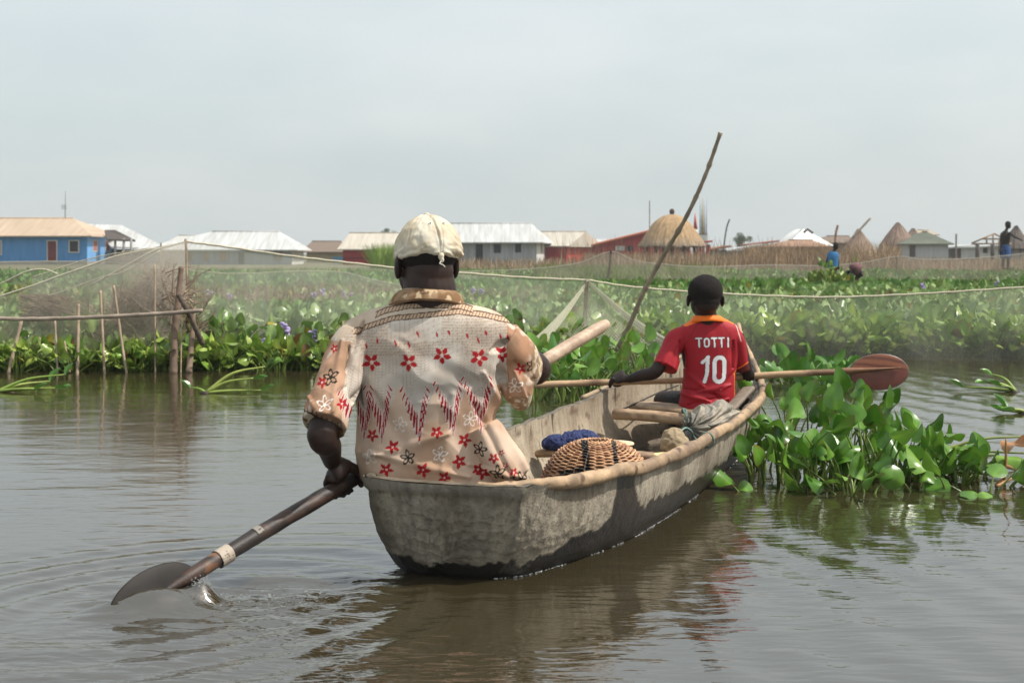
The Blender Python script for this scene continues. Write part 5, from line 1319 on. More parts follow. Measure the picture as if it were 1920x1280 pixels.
# floating sprigs
def sprig(px, py, n, sz, seed, label, hgt=.12, dirs=None):
    x, y = gp(px, py); root = thing('floating_sprig', label, 'water hyacinth', (x, y, 0)); r = np.random.default_rng(seed); sg, lg = [], []
    for i in range(n):
        az = dirs[i][0] if dirs else r.uniform(-.9, .9); L_ = sz * (dirs[i][1] if dirs else r.uniform(.6, 1)); hh = dirs[i][2] if dirs else r.uniform(.02, hgt)
        c0 = np.array([x, y, .004]); d = np.array([math.cos(az), math.sin(az), 0]); tip = c0 + d * L_ + np.array([0, 0, hh]); md = c0 + d * L_ * .45 + np.array([0, 0, hh * .75])
        g = tube(np.array([c0, md, tip]), [.012, .009, .004], 8, sub=6); paint(g, lerp(np.array([.34, .40, .09]), np.array([.20, .30, .05]), r.random())); mk('stalk', g, stem_m, root)
        lf = leaf_proto(14, 3); V = lf['V'] * r.uniform(.07, .11); V[:, 2] *= 2.2; V = V @ rotx(r.uniform(.0, 1.0)).T @ rotz(az - math.pi / 2 + r.normal(0, .3)).T; lf['V'] = V + tip; paint(lf, lerp(np.array([.06, .17, .02]), np.array([.12, .27, .04]), r.random())); lg.append(lf)
    rt = ellipsoid((x - .01, y, .0), (.035, .03, .014), 12, 8); rt['V'] += (.008 * (fbm(rt['V'], 60, 2, 2) - .5))[:, None]; paint(rt, (.03, .022, .012)); mk('root_tuft', rt, stem_m, root); mk('leaves', join(lg), leaf_m, root)
sprig(386, 737, 4, .42, 3, 'lone pale sprig floating on open water at the left, below the net frame', dirs=[(.25, .9, .16), (.12, .72, .09), (.02, .85, .015), (2.9, .25, .03)])
sprig(-6, 735, 4, .42, 4, 'green sprig floating at the left edge of the photo', dirs=[(.3, 1.0, .10), (.1, .9, .02), (-.1, .6, .02), (.6, .8, .05)])
sprig(1905, 735, 4, .36, 5, 'small sprig floating by the right edge, level with the paddle blade', dirs=[(2.8, .9, .02), (3.1, .5, .06), (2.2, .5, .10), (3.3, .3, .04)])
sprig(1925, 775, 3, .20, 6, 'low leaves floating at the right edge between the paddle blade and the clump', dirs=[(3.0, .6, .01), (3.3, .4, .02), (2.6, .5, .02)])
# clump behind the man's paddle grip, against the left side of the bow
pts = []
r = np.random.default_rng(8)
for k in range(34):
    px = r.uniform(985, 1225); py = r.uniform(708, 752) - max(0, (px - 1100)) * .22; x, y = gp(px, py); pts.append((x, y, r.uniform(.14, .38)))
clump('hyacinth_clump', 'tangled green hyacinth clump behind the raised grip of the dark paddle, left of the bow', pts, 31, seg=12, rings=2, size=(.07, .125), nleaf=(5, 8), lean=(.15, 1.1), spread=.12, pal=([.055, .165, .015], [.18, .34, .05]), odd=(.02, .0))
pts = []
for k in range(26):
    px = r.uniform(1425, 1610); py = r.uniform(712, 742) - (px - 1425) * .07; x, y = gp(px, py); pts.append((x, y, r.uniform(.10, .30) * (.75 if px < 1500 else .4)))
clump('hyacinth_clump', 'low dark green hyacinth clump behind the pale paddle shaft, right of the bow', pts, 32, seg=12, rings=2, size=(.085, .14), nleaf=(4, 7), lean=(.15, 1.2), spread=.12, pal=([.050, .15, .015], [.12, .27, .04]))
# lilac flower spikes
fl_m = mat('lilac_petal', (.42, .33, .62), (.58, .50, .72), 40, .6, translucent=.3)
def flower(px, py, d, s, label):
    c = W(px, py, d); root = thing('hyacinth_flower', label, 'flower', (c[0], c[1], 0), 'lilac flower spikes in the hyacinth field')
    gs = []; r = np.random.default_rng(int(px))
    for k in range(9):
        a = r.uniform(0, 6.28); z = (k / 9 - .5) * .11 * s; g = ellipsoid(c + [.022 * s * math.cos(a), .022 * s * math.sin(a), z], (.022 * s, .022 * s, .013 * s), 8, 5, rotx(r.uniform(-.6, .6))); gs.append(g)
    mk('petals', join(gs), fl_m, root); g = tube(np.array([[c[0], c[1], 0], c - [0, 0, .05 * s]]), .006 * s, 6); paint(g, (.12, .2, .04)); mk('stalk', g, stem_m, root)
flower(534, 617, 11.2, 1.05, 'tallest lilac flower spike, left of the shoulder of the man'); flower(586, 629, 11.1, .9, 'lilac flower just right of the tallest one, next to the left sleeve')
flower(492, 643, 11.0, .7, 'small lilac flower, leftmost of the group beside the man'); flower(541, 641, 11.0, .6, 'tiny lilac flower directly under the tallest one')
for px, py, d in [(393, 551, 19), (430, 558, 18.5), (604, 549, 19), (645, 553, 19), (588, 556, 18.5), (888, 546, 20), (903, 548, 20), (1730, 537, 22), (1870, 532, 24), (660, 556, 19), (1864, 600, 12.6)]:
    o = None; flower(px, py, d, 1.0 if d > 15 else .7, {393: 'lilac flower in the brown patch just right of the tall net pole', 430: 'faint lilac flower in the brown patch, second from the tall net pole', 604: 'lilac flower left of the head of the man, amid brown stems', 645: 'lilac flower closest to the head of the man on its left', 588: 'lilac flower low in the brown patch below the grey roofed house',
        888: 'lilac flower right of the neck of the man', 903: 'lilac flower beside another, slightly farther right of the neck', 1730: 'lilac flower in the bright green strip before the green roofed house', 1870: 'lilac flower below the standing bare-chested man', 660: 'lilac flower under its neighbour left of the chin of the man', 1864: 'lilac flower behind the net at the right edge'}[px])

# dry brown stems in the field, left
straw_m = mat('dry_straw', (1, 1, 1), scale=12, rough=.9, vcol=True, vary=.25, translucent=.15)
def blades(P, h, seed, wd=.006, lean=.5, c0=(.30, .22, .14), c1=(.16, .115, .075), bendy=.4):
    r = np.random.default_rng(seed); n = len(P); az = r.uniform(0, 6.28, n); ln = np.abs(r.normal(0, lean, n)); hh = h * r.uniform(.5, 1, n)
    d = np.stack([np.cos(az), np.sin(az), 0 * az], 1); s = np.stack([-np.sin(az + 1), np.cos(az + 1), 0 * az], 1); t = np.array([0, .35, .7, 1.0]); W_ = np.array([1, .9, .6, .15]) * wd / 2
    C_ = P[:, None] + d[:, None] * (hh[:, None] * (np.sin(ln)[:, None] * t + bendy * r.random(n)[:, None] * t ** 2))[..., None] + np.array([0, 0, 1.0]) * (hh[:, None] * np.cos(ln)[:, None] * t)[..., None]
    V = np.stack([C_ - s[:, None] * W_[None, :, None], C_ + s[:, None] * W_[None, :, None]], 2).reshape(n, 8, 3)
    q = np.array([[0, 1, 3, 2], [2, 3, 5, 4], [4, 5, 7, 6]]); Q = (q[None] + (np.arange(n) * 8)[:, None, None]).reshape(-1, 4)
    c = lerp(np.array(c0), np.array(c1), r.random(n)); return geo(V.reshape(-1, 3), Q, None, np.repeat(c, 8, 0))
def scatter(n, px0, px1, d0, d1, seed, z=0.0):
    r = np.random.default_rng(seed); d = np.sqrt(r.uniform(d0 ** 2, d1 ** 2, n)); px = r.uniform(px0, px1, n); return np.stack([(px - 960) / F_PX * d, d, np.full(n, z)], 1)
g1 = blades(scatter(5200, 330, 770, 16, 24, 1), .52, 2, .012, .6, (.33, .22, .17), (.22, .14, .11)); g2 = blades(scatter(900, 860, 1030, 17, 22, 3), .48, 4, .011, .6, (.33, .22, .17), (.22, .14, .11))
g3 = blades(scatter(3000, -100, 350, 15, 24, 5), .50, 6, .012, .6, (.33, .22, .17), (.22, .14, .11)); g4 = blades(scatter(700, 1130, 1900, 16, 40, 7), .5, 8, .014, .5, (.34, .24, .18), (.22, .15, .10))
tag(mk('dead_stems', join([g1, g2, g3, g4]), straw_m), 'patches of dead brown stems among the green hyacinth', 'dead stems', kind='stuff')

# ------------------------------------------------------------------ nets, stakes and brush
def netting(name, label, top, bot, dens, col=(.72, .70, .60), m=60, sag=.0, rope=.010, parent=None, scale=260, bulge=.15, rope_c=(.56, .50, .38), cat='fishing net'):
    """top, bot: lists of world points of the same length"""
    A = catmull(np.array(top), 16); Bt = catmull(np.array(bot), 16); n = len(A); s = np.linspace(0, 1, 30)[None, :, None]
    P = A[:, None] * (1 - s) + Bt[:, None] * s
    w_ = (fbm(P.reshape(-1, 3) * np.array([1, 0, .3]), 3.0, 3, 7) - .5).reshape(n, 30); P[..., 1] += w_ * bulge * np.sin(np.pi * s[..., 0])
    root = parent or thing(name, label, cat, A[0])
    mk('mesh', grid(P), net_mat(name + '_mesh', col, dens, scale), root)
    if rope: 
        g = tube(A + np.array([0, 0, .0015]) * np.sin(np.arange(n))[:, None], rope * .65, 8); paint(g, rope_c); mk('rope', g, rope_m, root)
    return root
rope_m = mat('pale_rope', (1, 1, 1), scale=60, rough=.85, vcol=True, vary=.15)
def wz(px, d, z=.0): return np.array([(px - 960) / F_PX * d, d, z])
# main net, right: peak at 1100, on to the right edge and beyond
topR = [W(1102, 525, 11.8), W(1180, 537, 11.9), W(1300, 547, 11.95), W(1430, 554, 12.0), W(1560, 557, 12.0), W(1700, 552, 12.0), W(1820, 545, 11.95), W(1990, 533, 11.9), W(2150, 520, 11.9)]
botR = [wz(1102, 11.6), wz(1180, 11.7), wz(1300, 11.8), wz(1430, 11.9), wz(1560, 12.0), wz(1700, 11.9), wz(1820, 11.8), wz(1990, 11.7), wz(2150, 11.7)]
netting('fishing_net', 'pale fishing net strung across the hyacinths from the peaked pole to the right edge', topR, botR, .20, rope=.012, scale=105)
topL = [W(349, 453, 11.6), W(420, 462, 11.6), W(545, 480, 11.6), W(650, 492, 11.65), W(750, 503, 11.7), W(860, 511, 11.7), W(980, 520, 11.75), W(1102, 525, 11.8)]
botL = [wz(349, 11.3, .02), wz(420, 11.3, .02), wz(545, 11.35, .02), wz(650, 11.4, .02), wz(750, 11.4, .02), wz(860, 11.4, .02), wz(980, 11.5, .02), wz(1102, 11.6, .02)]
netting('fishing_net', 'faint fishing net hung on a cream rope behind the man, between the two net poles', topL, botL, .26, rope=.013)
# tent of folded net at the peak
for a, b, wd, lab in [((1102, 527, 11.7), (1262, 652, 11.3), (.012, .045), 'folded strip of pale net running down right from the peaked pole to the boy'), ((1100, 530, 11.7), (1000, 650, 11.2), (.01, .05), 'folded strip of pale net running down left from the peaked pole')]:
    A, Bq = W(*a), W(*b); ax = unit(Bq - A); up = unit(np.cross(ax, [0, 1, 0])); n = 30; s = np.linspace(0, 1, n)[:, None]; sagv = np.array([0, 0, -1.0]) * .035 * np.sin(np.pi * s)
    P = []
    for q in np.linspace(-1, 1, 9): P.append(A + (Bq - A) * s + sagv + up * q * (wd[0] + (wd[1] - wd[0]) * s) + np.array([0, .02, 0]) * math.sin(q * 9))
    tag(mk('net_fold', grid(np.array(P)), net_mat('net_fold', (.80, .76, .62), .80, 300, .25)), lab, 'fishing net')
tri = np.array([[W(1100, 527, 11.72), W(1101, 527, 11.72), W(1102, 527, 11.72)], [W(1050, 590, 11.6), W(1098, 600, 11.5), W(1165, 580, 11.6)], [W(1005, 645, 11.3), W(1092, 655, 11.2), W(1250, 645, 11.4)]])
T_ = np.array([[catmull(tri[:, j], 10)[i] for j in range(3)] for i in range(21)]); T2 = np.array([catmull(row, 8) for row in T_])
tag(mk('net_skirt', grid(T2), net_mat('net_skirt', (.74, .70, .58), .22, 105, .6)), 'tent-like skirt of net hanging around the peaked pole', 'fishing net')
# far net in front of the village, right
topF = [W(840, 509, 33), W(980, 505, 33), W(1080, 494, 33), W(1146, 472, 33), W(1190, 488, 33), W(1260, 497, 33), W(1330, 500, 33), W(1440, 497, 33), W(1540, 498, 33), W(1620, 492, 33), W(1682, 481, 33), W(1740, 487, 33), W(1830, 484, 33), W(1960, 474, 33), W(2100, 480, 33)]
botF = [wz((p[0] / p[1]) * F_PX + 960, 32.7, .30) for p in topF]
netting('fishing_net', 'low greyish net fence along the far side of the field in front of the village', topF, botF, .30, (.40, .35, .30), rope=.014, scale=120, rope_c=(.42, .38, .32))
topG = [W(-40, 492, 26), W(100, 490, 26), W(250, 494, 26), W(420, 512, 26), W(560, 508, 26), W(640, 510, 26), W(700, 524, 25), W(760, 536, 24)]
botG = [wz((p[0] / p[1]) * F_PX + 960, 25.8, .25) for p in topG]
netting('fishing_net', 'far pale net drooping across the field between the grey roofed house and the red house', topG, botG, .22, (.45, .44, .38), rope=.010, scale=120)
# the big left hand net frame
def rp(pts, d, r_=.011, label='', c=(.52, .47, .36)):
    P = catmull(np.array([W(p[0], p[1], d if len(p) < 3 else p[2]) for p in pts]), 10); g = tube(P, r_ * .65, 8); paint(g, c); tag(mk('net_rope', g, rope_m), label, 'rope', 'ropes of the net frame at the left'); return P
rp([(349, 453), (311, 463), (284, 472), (219, 508), (171, 534)], 11.5, .012, 'shortest pale rope sloping left from the top of the tall net pole')
rp([(291, 465), (219, 480), (162, 500), (109, 518), (66, 534), (-20, 562)], 11.4, .012, 'long pale rope sloping from beside the net pole down to the left edge')
rp([(109, 514), (83, 505), (50, 509), (0, 532), (-40, 545)], 11.6, .009, 'thin arched rope at the far left under the blue house')
rp([(300, 470), (235, 508), (190, 520), (120, 545), (70, 560)], 11.45, .007, 'faint lower rope between the two long ropes at the left')
topV = [W(-60, 545, 10.9), W(17, 553, 10.9), W(66, 534, 10.9), W(109, 518, 10.9), W(162, 500, 10.9), W(219, 480, 10.9), W(291, 464, 11.0), W(348, 452, 11.3)]
botV = [wz((p[0] / p[1]) * F_PX + 960, 10.97, .03) for p in topV]
netting('fishing_net', 'hazy brown fishing net draped over the brush and stakes at the left', topV, botV, .35, (.72, .66, .56), rope=0, scale=260)
topV = [W(60, 520, 11.9), W(160, 487, 11.9), W(235, 472, 11.8), W(310, 461, 11.6), W(352, 452, 11.6)]
botV = [wz((p[0] / p[1]) * F_PX + 960, 11.8, .2) for p in topV]
netting('fishing_net', 'upper fold of brown net slung behind the tall net pole', topV, botV, .30, (.62, .56, .47), rope=.006, scale=260)
pole_m = mat('stake_wood', (1, 1, 1), scale=14, rough=.85, vcol=True, vary=.25, bump=.4, bscale=60, bdist=.003)
def stake(name, label, pts, r_, c=(.33, .25, .18), cat='stake', group=None, knots=0, z0=None):
    P = catmull(np.array([W(*p) for p in pts]), 12); r2 = np.linspace(r_[0], r_[1], len(P)) if np.ndim(r_) else np.full(len(P), r_)
    r2 = r2 * (1 + .08 * np.sin(np.arange(len(P)) * 1.7))
    if knots:
        k = np.arange(len(P)); r2 = r2 * (1 + .35 * (k % knots == 0))
    g = tube(P, r2, 10); g['C'] = lerp(np.array(c), np.array(c) * .6, noise(g['V'], 18, 3)); o = mk(name, g, pole_m); return tag(o, label, cat, group)
G1 = 'thin stakes standing in the water at the left'
stake('net_pole', 'tall thin pole at the left carrying the peak of the nets', [(348, 448, 11.5), (350, 520, 11.45), (347, 600, 11.4), (344, 700, 11.3)], (.010, .016), (.38, .28, .19), 'pole')
stake('mooring_post', 'thick brown post, left of the pair below the tall net pole', [(340, 500, 10.8), (334, 560, 10.75), (328, 620, 10.7), (325, 703, 10.6)], (.019, .031), (.24, .165, .12), 'post')
stake('mooring_post', 'thick brown post, right of the pair below the tall net pole', [(364, 575, 10.8), (360, 630, 10.75), (354, 700, 10.65)], (.014, .027), (.30, .215, .155), 'post')
stake('leaning_pole', 'dark pole leaning down to the right across the two thick posts', [(334, 552, 10.65), (350, 580, 10.65), (368, 618, 10.7), (380, 645, 10.75)], (.019, .022), (.12, .09, .07), 'pole')
stake('bamboo_rail', 'long horizontal bamboo rail lashed across the stakes at the left', [(-30, 596, 10.58), (60, 598, 10.6), (190, 594, 10.6), (300, 588, 10.6), (380, 582, 10.6)], .016, (.36, .29, .23), 'pole')
for pts, r_, lab in [([(40, 602, 10.75), (15, 702, 10.6)], .018, 'leftmost of the thin stakes, slanting outward'), ([(147, 570, 10.8), (146, 640, 10.7), (145, 705, 10.6)], .017, 'straight pale stake crossing the bamboo rail, third from the left edge'), ([(103, 600, 10.7), (108, 702, 10.6)], .011, 'thin dark stake between the slanting stake and the straight one'),
                    ([(188, 545, 10.8), (192, 620, 10.7), (196, 703, 10.6)], .014, 'stake standing just left of the brush heap'), ([(213, 535, 10.8), (228, 640, 10.7), (238, 703, 10.6)], .014, 'stake slanting right out of the brush heap'), ([(121, 640, 10.7), (131, 698, 10.6)], .010, 'short forked stick between two stakes'), ([(290, 495, 10.8), (291, 702, 10.6)], .010, 'slim stick left of the thick posts'), ([(340, 625, 10.7), (339, 702, 10.6)], .008, 'slim reed between the two thick posts'), ([(230, 470, 11.9), (232, 530, 11.9)], .008, 'short pole poking out of the top of the brush'), ([(302, 455, 11.9), (300, 520, 11.9)], .010, 'pale pole top just left of the tall net pole')]:
    stake('stake', lab, pts, r_ * .72, (.40, .31, .22), 'stake', G1)
stake('net_pole', 'slim grey pole holding the tent-like peak of the net behind the raised paddle grip', [(1100, 524, 11.7), (1097, 590, 11.65), (1090, 700, 11.5)], (.016, .018), (.33, .27, .22), 'pole')
stake('leaning_bamboo', 'long thin bamboo pole rising above the horizon, left of the boy', [(1351, 249, 9.9), (1322, 330, 9.95), (1285, 410, 10.0), (1232, 500, 10.1), (1205, 552, 10.15), (1180, 610, 10.2), (1150, 668, 10.25), (1143, 690, 10.3)], (.0135, .0185), (.30, .235, .165), 'pole', knots=9)
stake('net_pole', 'bent dark stick under the peak of the far net, left of the thatched dome', [(1146, 468, 33), (1143, 500, 33), (1139, 522, 33)], .025, (.10, .06, .05), 'pole')
stake('net_pole', 'pole under the second peak of the far net, before the green roofed house', [(1682, 480, 33), (1682, 510, 33)], .025, (.35, .28, .2), 'pole')
# brush heap: a tangle of twigs
def brush():
    r = np.random.default_rng(12); gs = []
    for k in range(1900):
        px = r.triangular(150, 290, 400); top = np.interp(px, [100, 200, 250, 300, 340, 400], [610, 575, 540, 505, 525, 590]); py = top + (688 - top) * r.random() ** .9
        a = W(px, py, r.uniform(11.0, 11.7)); a[2] = max(a[2], .02); L_ = r.uniform(.08, .26); an = r.normal(R(45), .7); q = np.array([math.cos(an) * r.choice([-1, 1, 1]), r.normal(0, .3), math.sin(an)]); b = a + unit(q) * L_; m_ = (a + b) / 2 + r.normal(0, .018, 3)
        rr = r.uniform(.0022, .006); g = tube(np.array([a, m_, b]), [rr, rr * .8, rr * .3], 4, caps=False); paint(g, lerp(np.array([.22, .155, .115]), np.array([.42, .32, .24]), r.random())); gs.append(g)
    for k in range(260):
        px = r.uniform(30, 110); py = r.uniform(550, 600); a = W(px, py, r.uniform(11.2, 11.8)); b = a + np.array([r.uniform(.1, .35) , 0, r.uniform(-.14, -.02)]); g = tube(np.array([a, (a + b) / 2 + [0, 0, .02], b]), [.003, .003, .002], 4, caps=False); paint(g, (.22, .155, .11)); gs.append(g)
    return join(gs)
tag(mk('brush_heap', brush(), straw_m), 'tangled heap of brown twigs under the net at the left', 'brush', kind='stuff')

# ------------------------------------------------------------------ the village
def px_z(py, d): return CAM_H - (py - HOR) / F_PX * d
tin = {}
def simple(name, c, rough=.85, **k):
    if name not in tin: tin[name] = mat(name, c, tuple(v * .78 for v in c), k.pop('scale', 1.2), rough, **k)
    return tin[name]
roof_white = mat('white_sheet_roof', (.58, .60, .59), (.37, .36, .34), .8, .5, bump=.5, bscale=5, stretch=(6, .3, 1), bdist=.03)
roof_cream = mat('cream_sheet_roof', (.55, .515, .43), (.38, .33, .27), .6, .6, bump=.5, bscale=5, stretch=(6, .3, 1), bdist=.03)
roof_tan = mat('tan_sheet_roof', (.50, .385, .275), (.38, .285, .20), .6, .6, bump=.5, bscale=5, stretch=(6, .3, 1), bdist=.03)
roof_green = mat('olive_roof', (.12, .135, .10), (.075, .085, .062), .8, .7, bump=.4, bscale=6, bdist=.03)
def house(name, label, d, pc, p0, py_base, py_eave, py_ridge, wall_m, roof_m, side_m=None, L_=5.0, th=0.0, roof='hip', over=.45, rx=None, ops=(), base_m=None, side_ops=(), boards=0, hip=None, cat='house'):
    """pc: column of the near right corner, p0: left end of the facade. rx: ridge columns"""
    x1 = (pc - 960) / F_PX * d; z0, ze, zr = [px_z(v, d) for v in (py_base, py_eave, py_ridge)]
    f = np.array([-math.cos(th), math.sin(th), 0]); s = np.array([math.sin(th), math.cos(th), 0]); up = np.array([0, 0, 1.0]); Cn = np.array([x1, d, 0.0])
    Wd = (pc - p0) / F_PX * d / math.cos(th); root = thing(name, label, cat, Cn + f * Wd / 2)
    t = .08
    mk('wall', join([box(Cn + up * z0, f * Wd, s * t, up * (ze - z0)), box(Cn + s * (L_ - t) + up * z0, f * Wd, s * t, up * (ze - z0)), box(Cn + f * Wd + s * t + up * z0, -f * t, s * (L_ - 2 * t), up * (ze - z0))]), wall_m, root, smooth=False)
    mk('side_wall', box(Cn + s * t + up * z0, f * t, s * (L_ - 2 * t), up * (ze - z0 )), side_m or wall_m, root, smooth=False)
    if base_m: mk('plinth', join([box(Cn - s * .03 - f * .03 + up * z0, f * (Wd + .03), s * .03, up * .42), box(Cn - f * .03 + up * z0, f * .028, s * L_, up * .42)]), base_m, root, smooth=False)
    # roof
    A = Cn - f * over - s * over + up * ze; Wr, Lr = Wd + 2 * over, L_ + 2 * over
    if rx is not None:
        def fpos(px): return (x1 - (px - 960) / F_PX * (d + L_ / 2)) / math.cos(th)
        h0, h1 = fpos(rx[1]) + over, fpos(rx[0]) + over
    else: hh = hip if hip is not None else (Lr / 2 if roof == 'hip' else 0); h0, h1 = hh, Wr - hh
    m_ = A + s * Lr / 2 + up * (zr - ze)
    if roof == 'gable': h0, h1 = 0, Wr
    if roof == 'mono':
        V = np.array([A, A + f * Wr, A + f * Wr + s * Lr, A + s * Lr]); V[0] += up * (zr - ze); V[3] += up * (zr - ze)
        V = np.vstack([V, V - up * .12]); g = geo(V, [[0, 1, 2, 3], [7, 6, 5, 4], [0, 4, 5, 1], [1, 5, 6, 2], [2, 6, 7, 3], [3, 7, 4, 0]])
    else:
        V = np.array([A, A + f * Wr, A + f * Wr + s * Lr, A + s * Lr, m_ + f * h0, m_ + f * h1]); k = len(V)
        lo = V[:4] - up * .07; V = np.vstack([V, lo]); g = geo(V, [[0, 1, 5, 4], [2, 3, 4, 5], [0, 6, 7, 1], [1, 7, 8, 2], [2, 8, 9, 3], [3, 9, 6, 0], [6, 9, 8, 7]], [[3, 0, 4], [1, 2, 5]])
    rf = mk('roof', g, roof_m, root, smooth=False)
    if roof != 'mono':
        mk('ridge_cap', tube(np.array([m_ + f * h0 + up * .02, m_ + f * h1 + up * .02]), .05, 6), roof_m, rf)
    if roof in ('gable',):
        tr = geo(np.array([Cn + up * (ze - .02) - f * .004, Cn + s * L_ + up * (ze - .02) - f * .004, Cn + s * L_ / 2 + up * (zr - .12) - f * .004]), None, [[0, 1, 2]]); mk('gable', tr, side_m or wall_m, root, smooth=False)
    if boards:
        gs = []; n = int(Wd / boards)
        for k in range(n): gs.append(box(Cn - s * .014 + f * (k * boards + .02) + up * z0, f * .035, s * .012, up * (ze - z0 - .03)))
        mk('battens', join(gs), simple('batten', (.38, .38, .37)), root, smooth=False)
    for o_ in ops:
        kind, a, b, y0, y1, cc = o_[:6]; u0 = (pc - b) / F_PX * d / math.cos(th); u1 = (pc - a) / F_PX * d / math.cos(th); zb, zt = px_z(y1, d), px_z(y0, d)
        pan = mk(kind, box(Cn - s * .05 + f * u0 + up * zb, f * (u1 - u0), s * .03, up * (zt - zb)), simple('c_%d_%d_%d' % tuple(int(v * 100) for v in cc), cc), root, smooth=False)
        if len(o_) > 6:
            fr = []; w_ = .07
            for q in (box(Cn - s * .07 + f * (u0 - w_) + up * (zb - w_), f * w_, s * .06, up * (zt - zb + 2 * w_)), box(Cn - s * .07 + f * u1 + up * (zb - w_), f * w_, s * .06, up * (zt - zb + 2 * w_)), box(Cn - s * .07 + f * u0 + up * zt, f * (u1 - u0), s * .06, up * w_), box(Cn - s * .07 + f * u0 + up * (zb - w_), f * (u1 - u0), s * .06, up * w_)): fr.append(q)
            mk('frame', join(fr), simple('f_%d_%d_%d' % tuple(int(v * 100) for v in o_[6]), o_[6]), pan, smooth=False)
    for v0, v1, y0, y1, cc, fc in side_ops:
        zb, zt = px_z(y1, d + L_ / 2), px_z(y0, d + L_ / 2)
        wn = mk('window', box(Cn - f * .03 + s * (v0 * L_) + up * zb, f * .026, s * ((v1 - v0) * L_), up * (zt - zb)), simple('c_%d_%d_%d' % tuple(int(v * 100) for v in cc), cc), root, smooth=False)
        if fc: mk('frame', join([box(Cn - f * .02 + s * (v0 * L_ - .1) + up * (zb - .08), f * .015, s * ((v1 - v0) * L_ + .2), up * (zt - zb + .16))]), simple('f_%d_%d_%d' % tuple(int(v * 100) for v in fc), fc), wn, smooth=False)
    # stilts
    gs = [tube(np.array([Cn + f * a + s * b + up * -.2, Cn + f * a + s * b + up * (z0 + .02)]), .07, 6) for a in np.linspace(.2, Wd - .2, 6) for b in (.2, L_ - .2)]
    [mk('stilt', q, simple('stilt', (.14, .11, .09)), root) for q in gs]
    return root, Cn, f, s, Wd
DK = (.035, .038, .042); WH = (.58, .57, .54)
blue = mat('blue_paint', (.045, .19, .45), (.09, .27, .54), 1.0, .7, stretch=(3, 3, .4)); blue_lit = mat('sunlit_blue_paint', (.14, .34, .66), (.20, .42, .70), 1.0, .7)  # lighter blue for the side wall: sunlight put into the colour
red = mat('dark_red_paint', (.27, .018, .024), (.36, .03, .035), 1.0, .75, stretch=(5, 5, .4)); lred = mat('red_paint', (.46, .045, .035), (.36, .03, .03), 1.0, .7)
greyw = mat('grey_board_wall', (.24, .25, .27), (.44, .46, .48), 1.8, .85, stretch=(5, 5, .3)); whw = mat('white_and_sunlit_wall', (.66, .65, .62), (.54, .52, .48), 1.2, .85)  # white on the grey houses' side walls holds the sunlight in its colour
D0 = 95.0
house('stilt_house', 'bright blue stilt house with tan hipped roof at the left edge', D0, 163, -260, 502, 442, 407, blue, roof_tan, blue_lit, L_=6.6, rx=(-200, 137), base_m=simple('plinth', (.42, .38, .34)),
      ops=[('door', 90, 106, 452, 489, (.17, .035, .035), WH), ('window', 131, 147, 452, 472, DK, WH), ('window', -10, 2, 452, 476, (.3, .28, .26), WH)], side_ops=[(.22, .34, 452, 470, (.42, .16, .10), WH), (.66, .78, 452, 470, (.42, .16, .10), WH)])
house('stilt_house', 'long grey boarded house with pale hipped tin roof, third from the left', D0, 547, 268, 508, 468, 433, greyw, roof_white, whw, L_=5.5, rx=(398, 524), base_m=simple('plinth2', (.46, .45, .43)), boards=.55, over=.5,
      ops=[('door', 447, 458, 472, 501, DK), ('shutter', 412, 425, 472, 490, (.42, .30, .17)), ('shutter', 381, 390, 472, 490, (.40, .28, .16)), ('shutter', 513, 529, 472, 488, (.30, .22, .16)), ('shutter', 350, 360, 472, 490, (.38, .30, .2))])
house('stilt_house', 'dark red house with cream roof, left of the head of the man', D0, 852, 643, 500, 467, 436, red, roof_cream, red, L_=5, roof='hip', rx=(655, 835), over=.35, ops=[('window', 696, 710, 468, 482, (.34, .36, .37), (.4, .4, .4)), ('rail', 643, 760, 483, 485, (.11, .012, .014))])
house('stilt_house', 'grey house with long white roof, right of the head of the man', D0, 1006, 800, 499, 454, 417, greyw, roof_white, whw, L_=6.2, th=R(7), rx=(812, 986), boards=.42, over=.5,
      ops=[('door', 892, 905, 458, 492, DK), ('window', 926, 939, 458, 474, DK), ('window', 966, 977, 457, 473, DK)], side_ops=[(.45, .58, 458, 474, (.30, .30, .30), None)])
house('red_cabin', 'small bright red cabin with cream roof and gable end, next to the long grey house', 100, 1062, 985, 503, 461, 433, red, roof_cream, lred, L_=6.0, th=R(24), roof='gable', over=.35)  # side wall in the brighter red, its sunlight painted into the colour
house('white_shed', 'low pale roofed shed behind the red cabin and the long red hall', 118, 1148, 1062, 485, 457, 448, whw, roof_white, L_=5, roof='hip', rx=(1085, 1140))
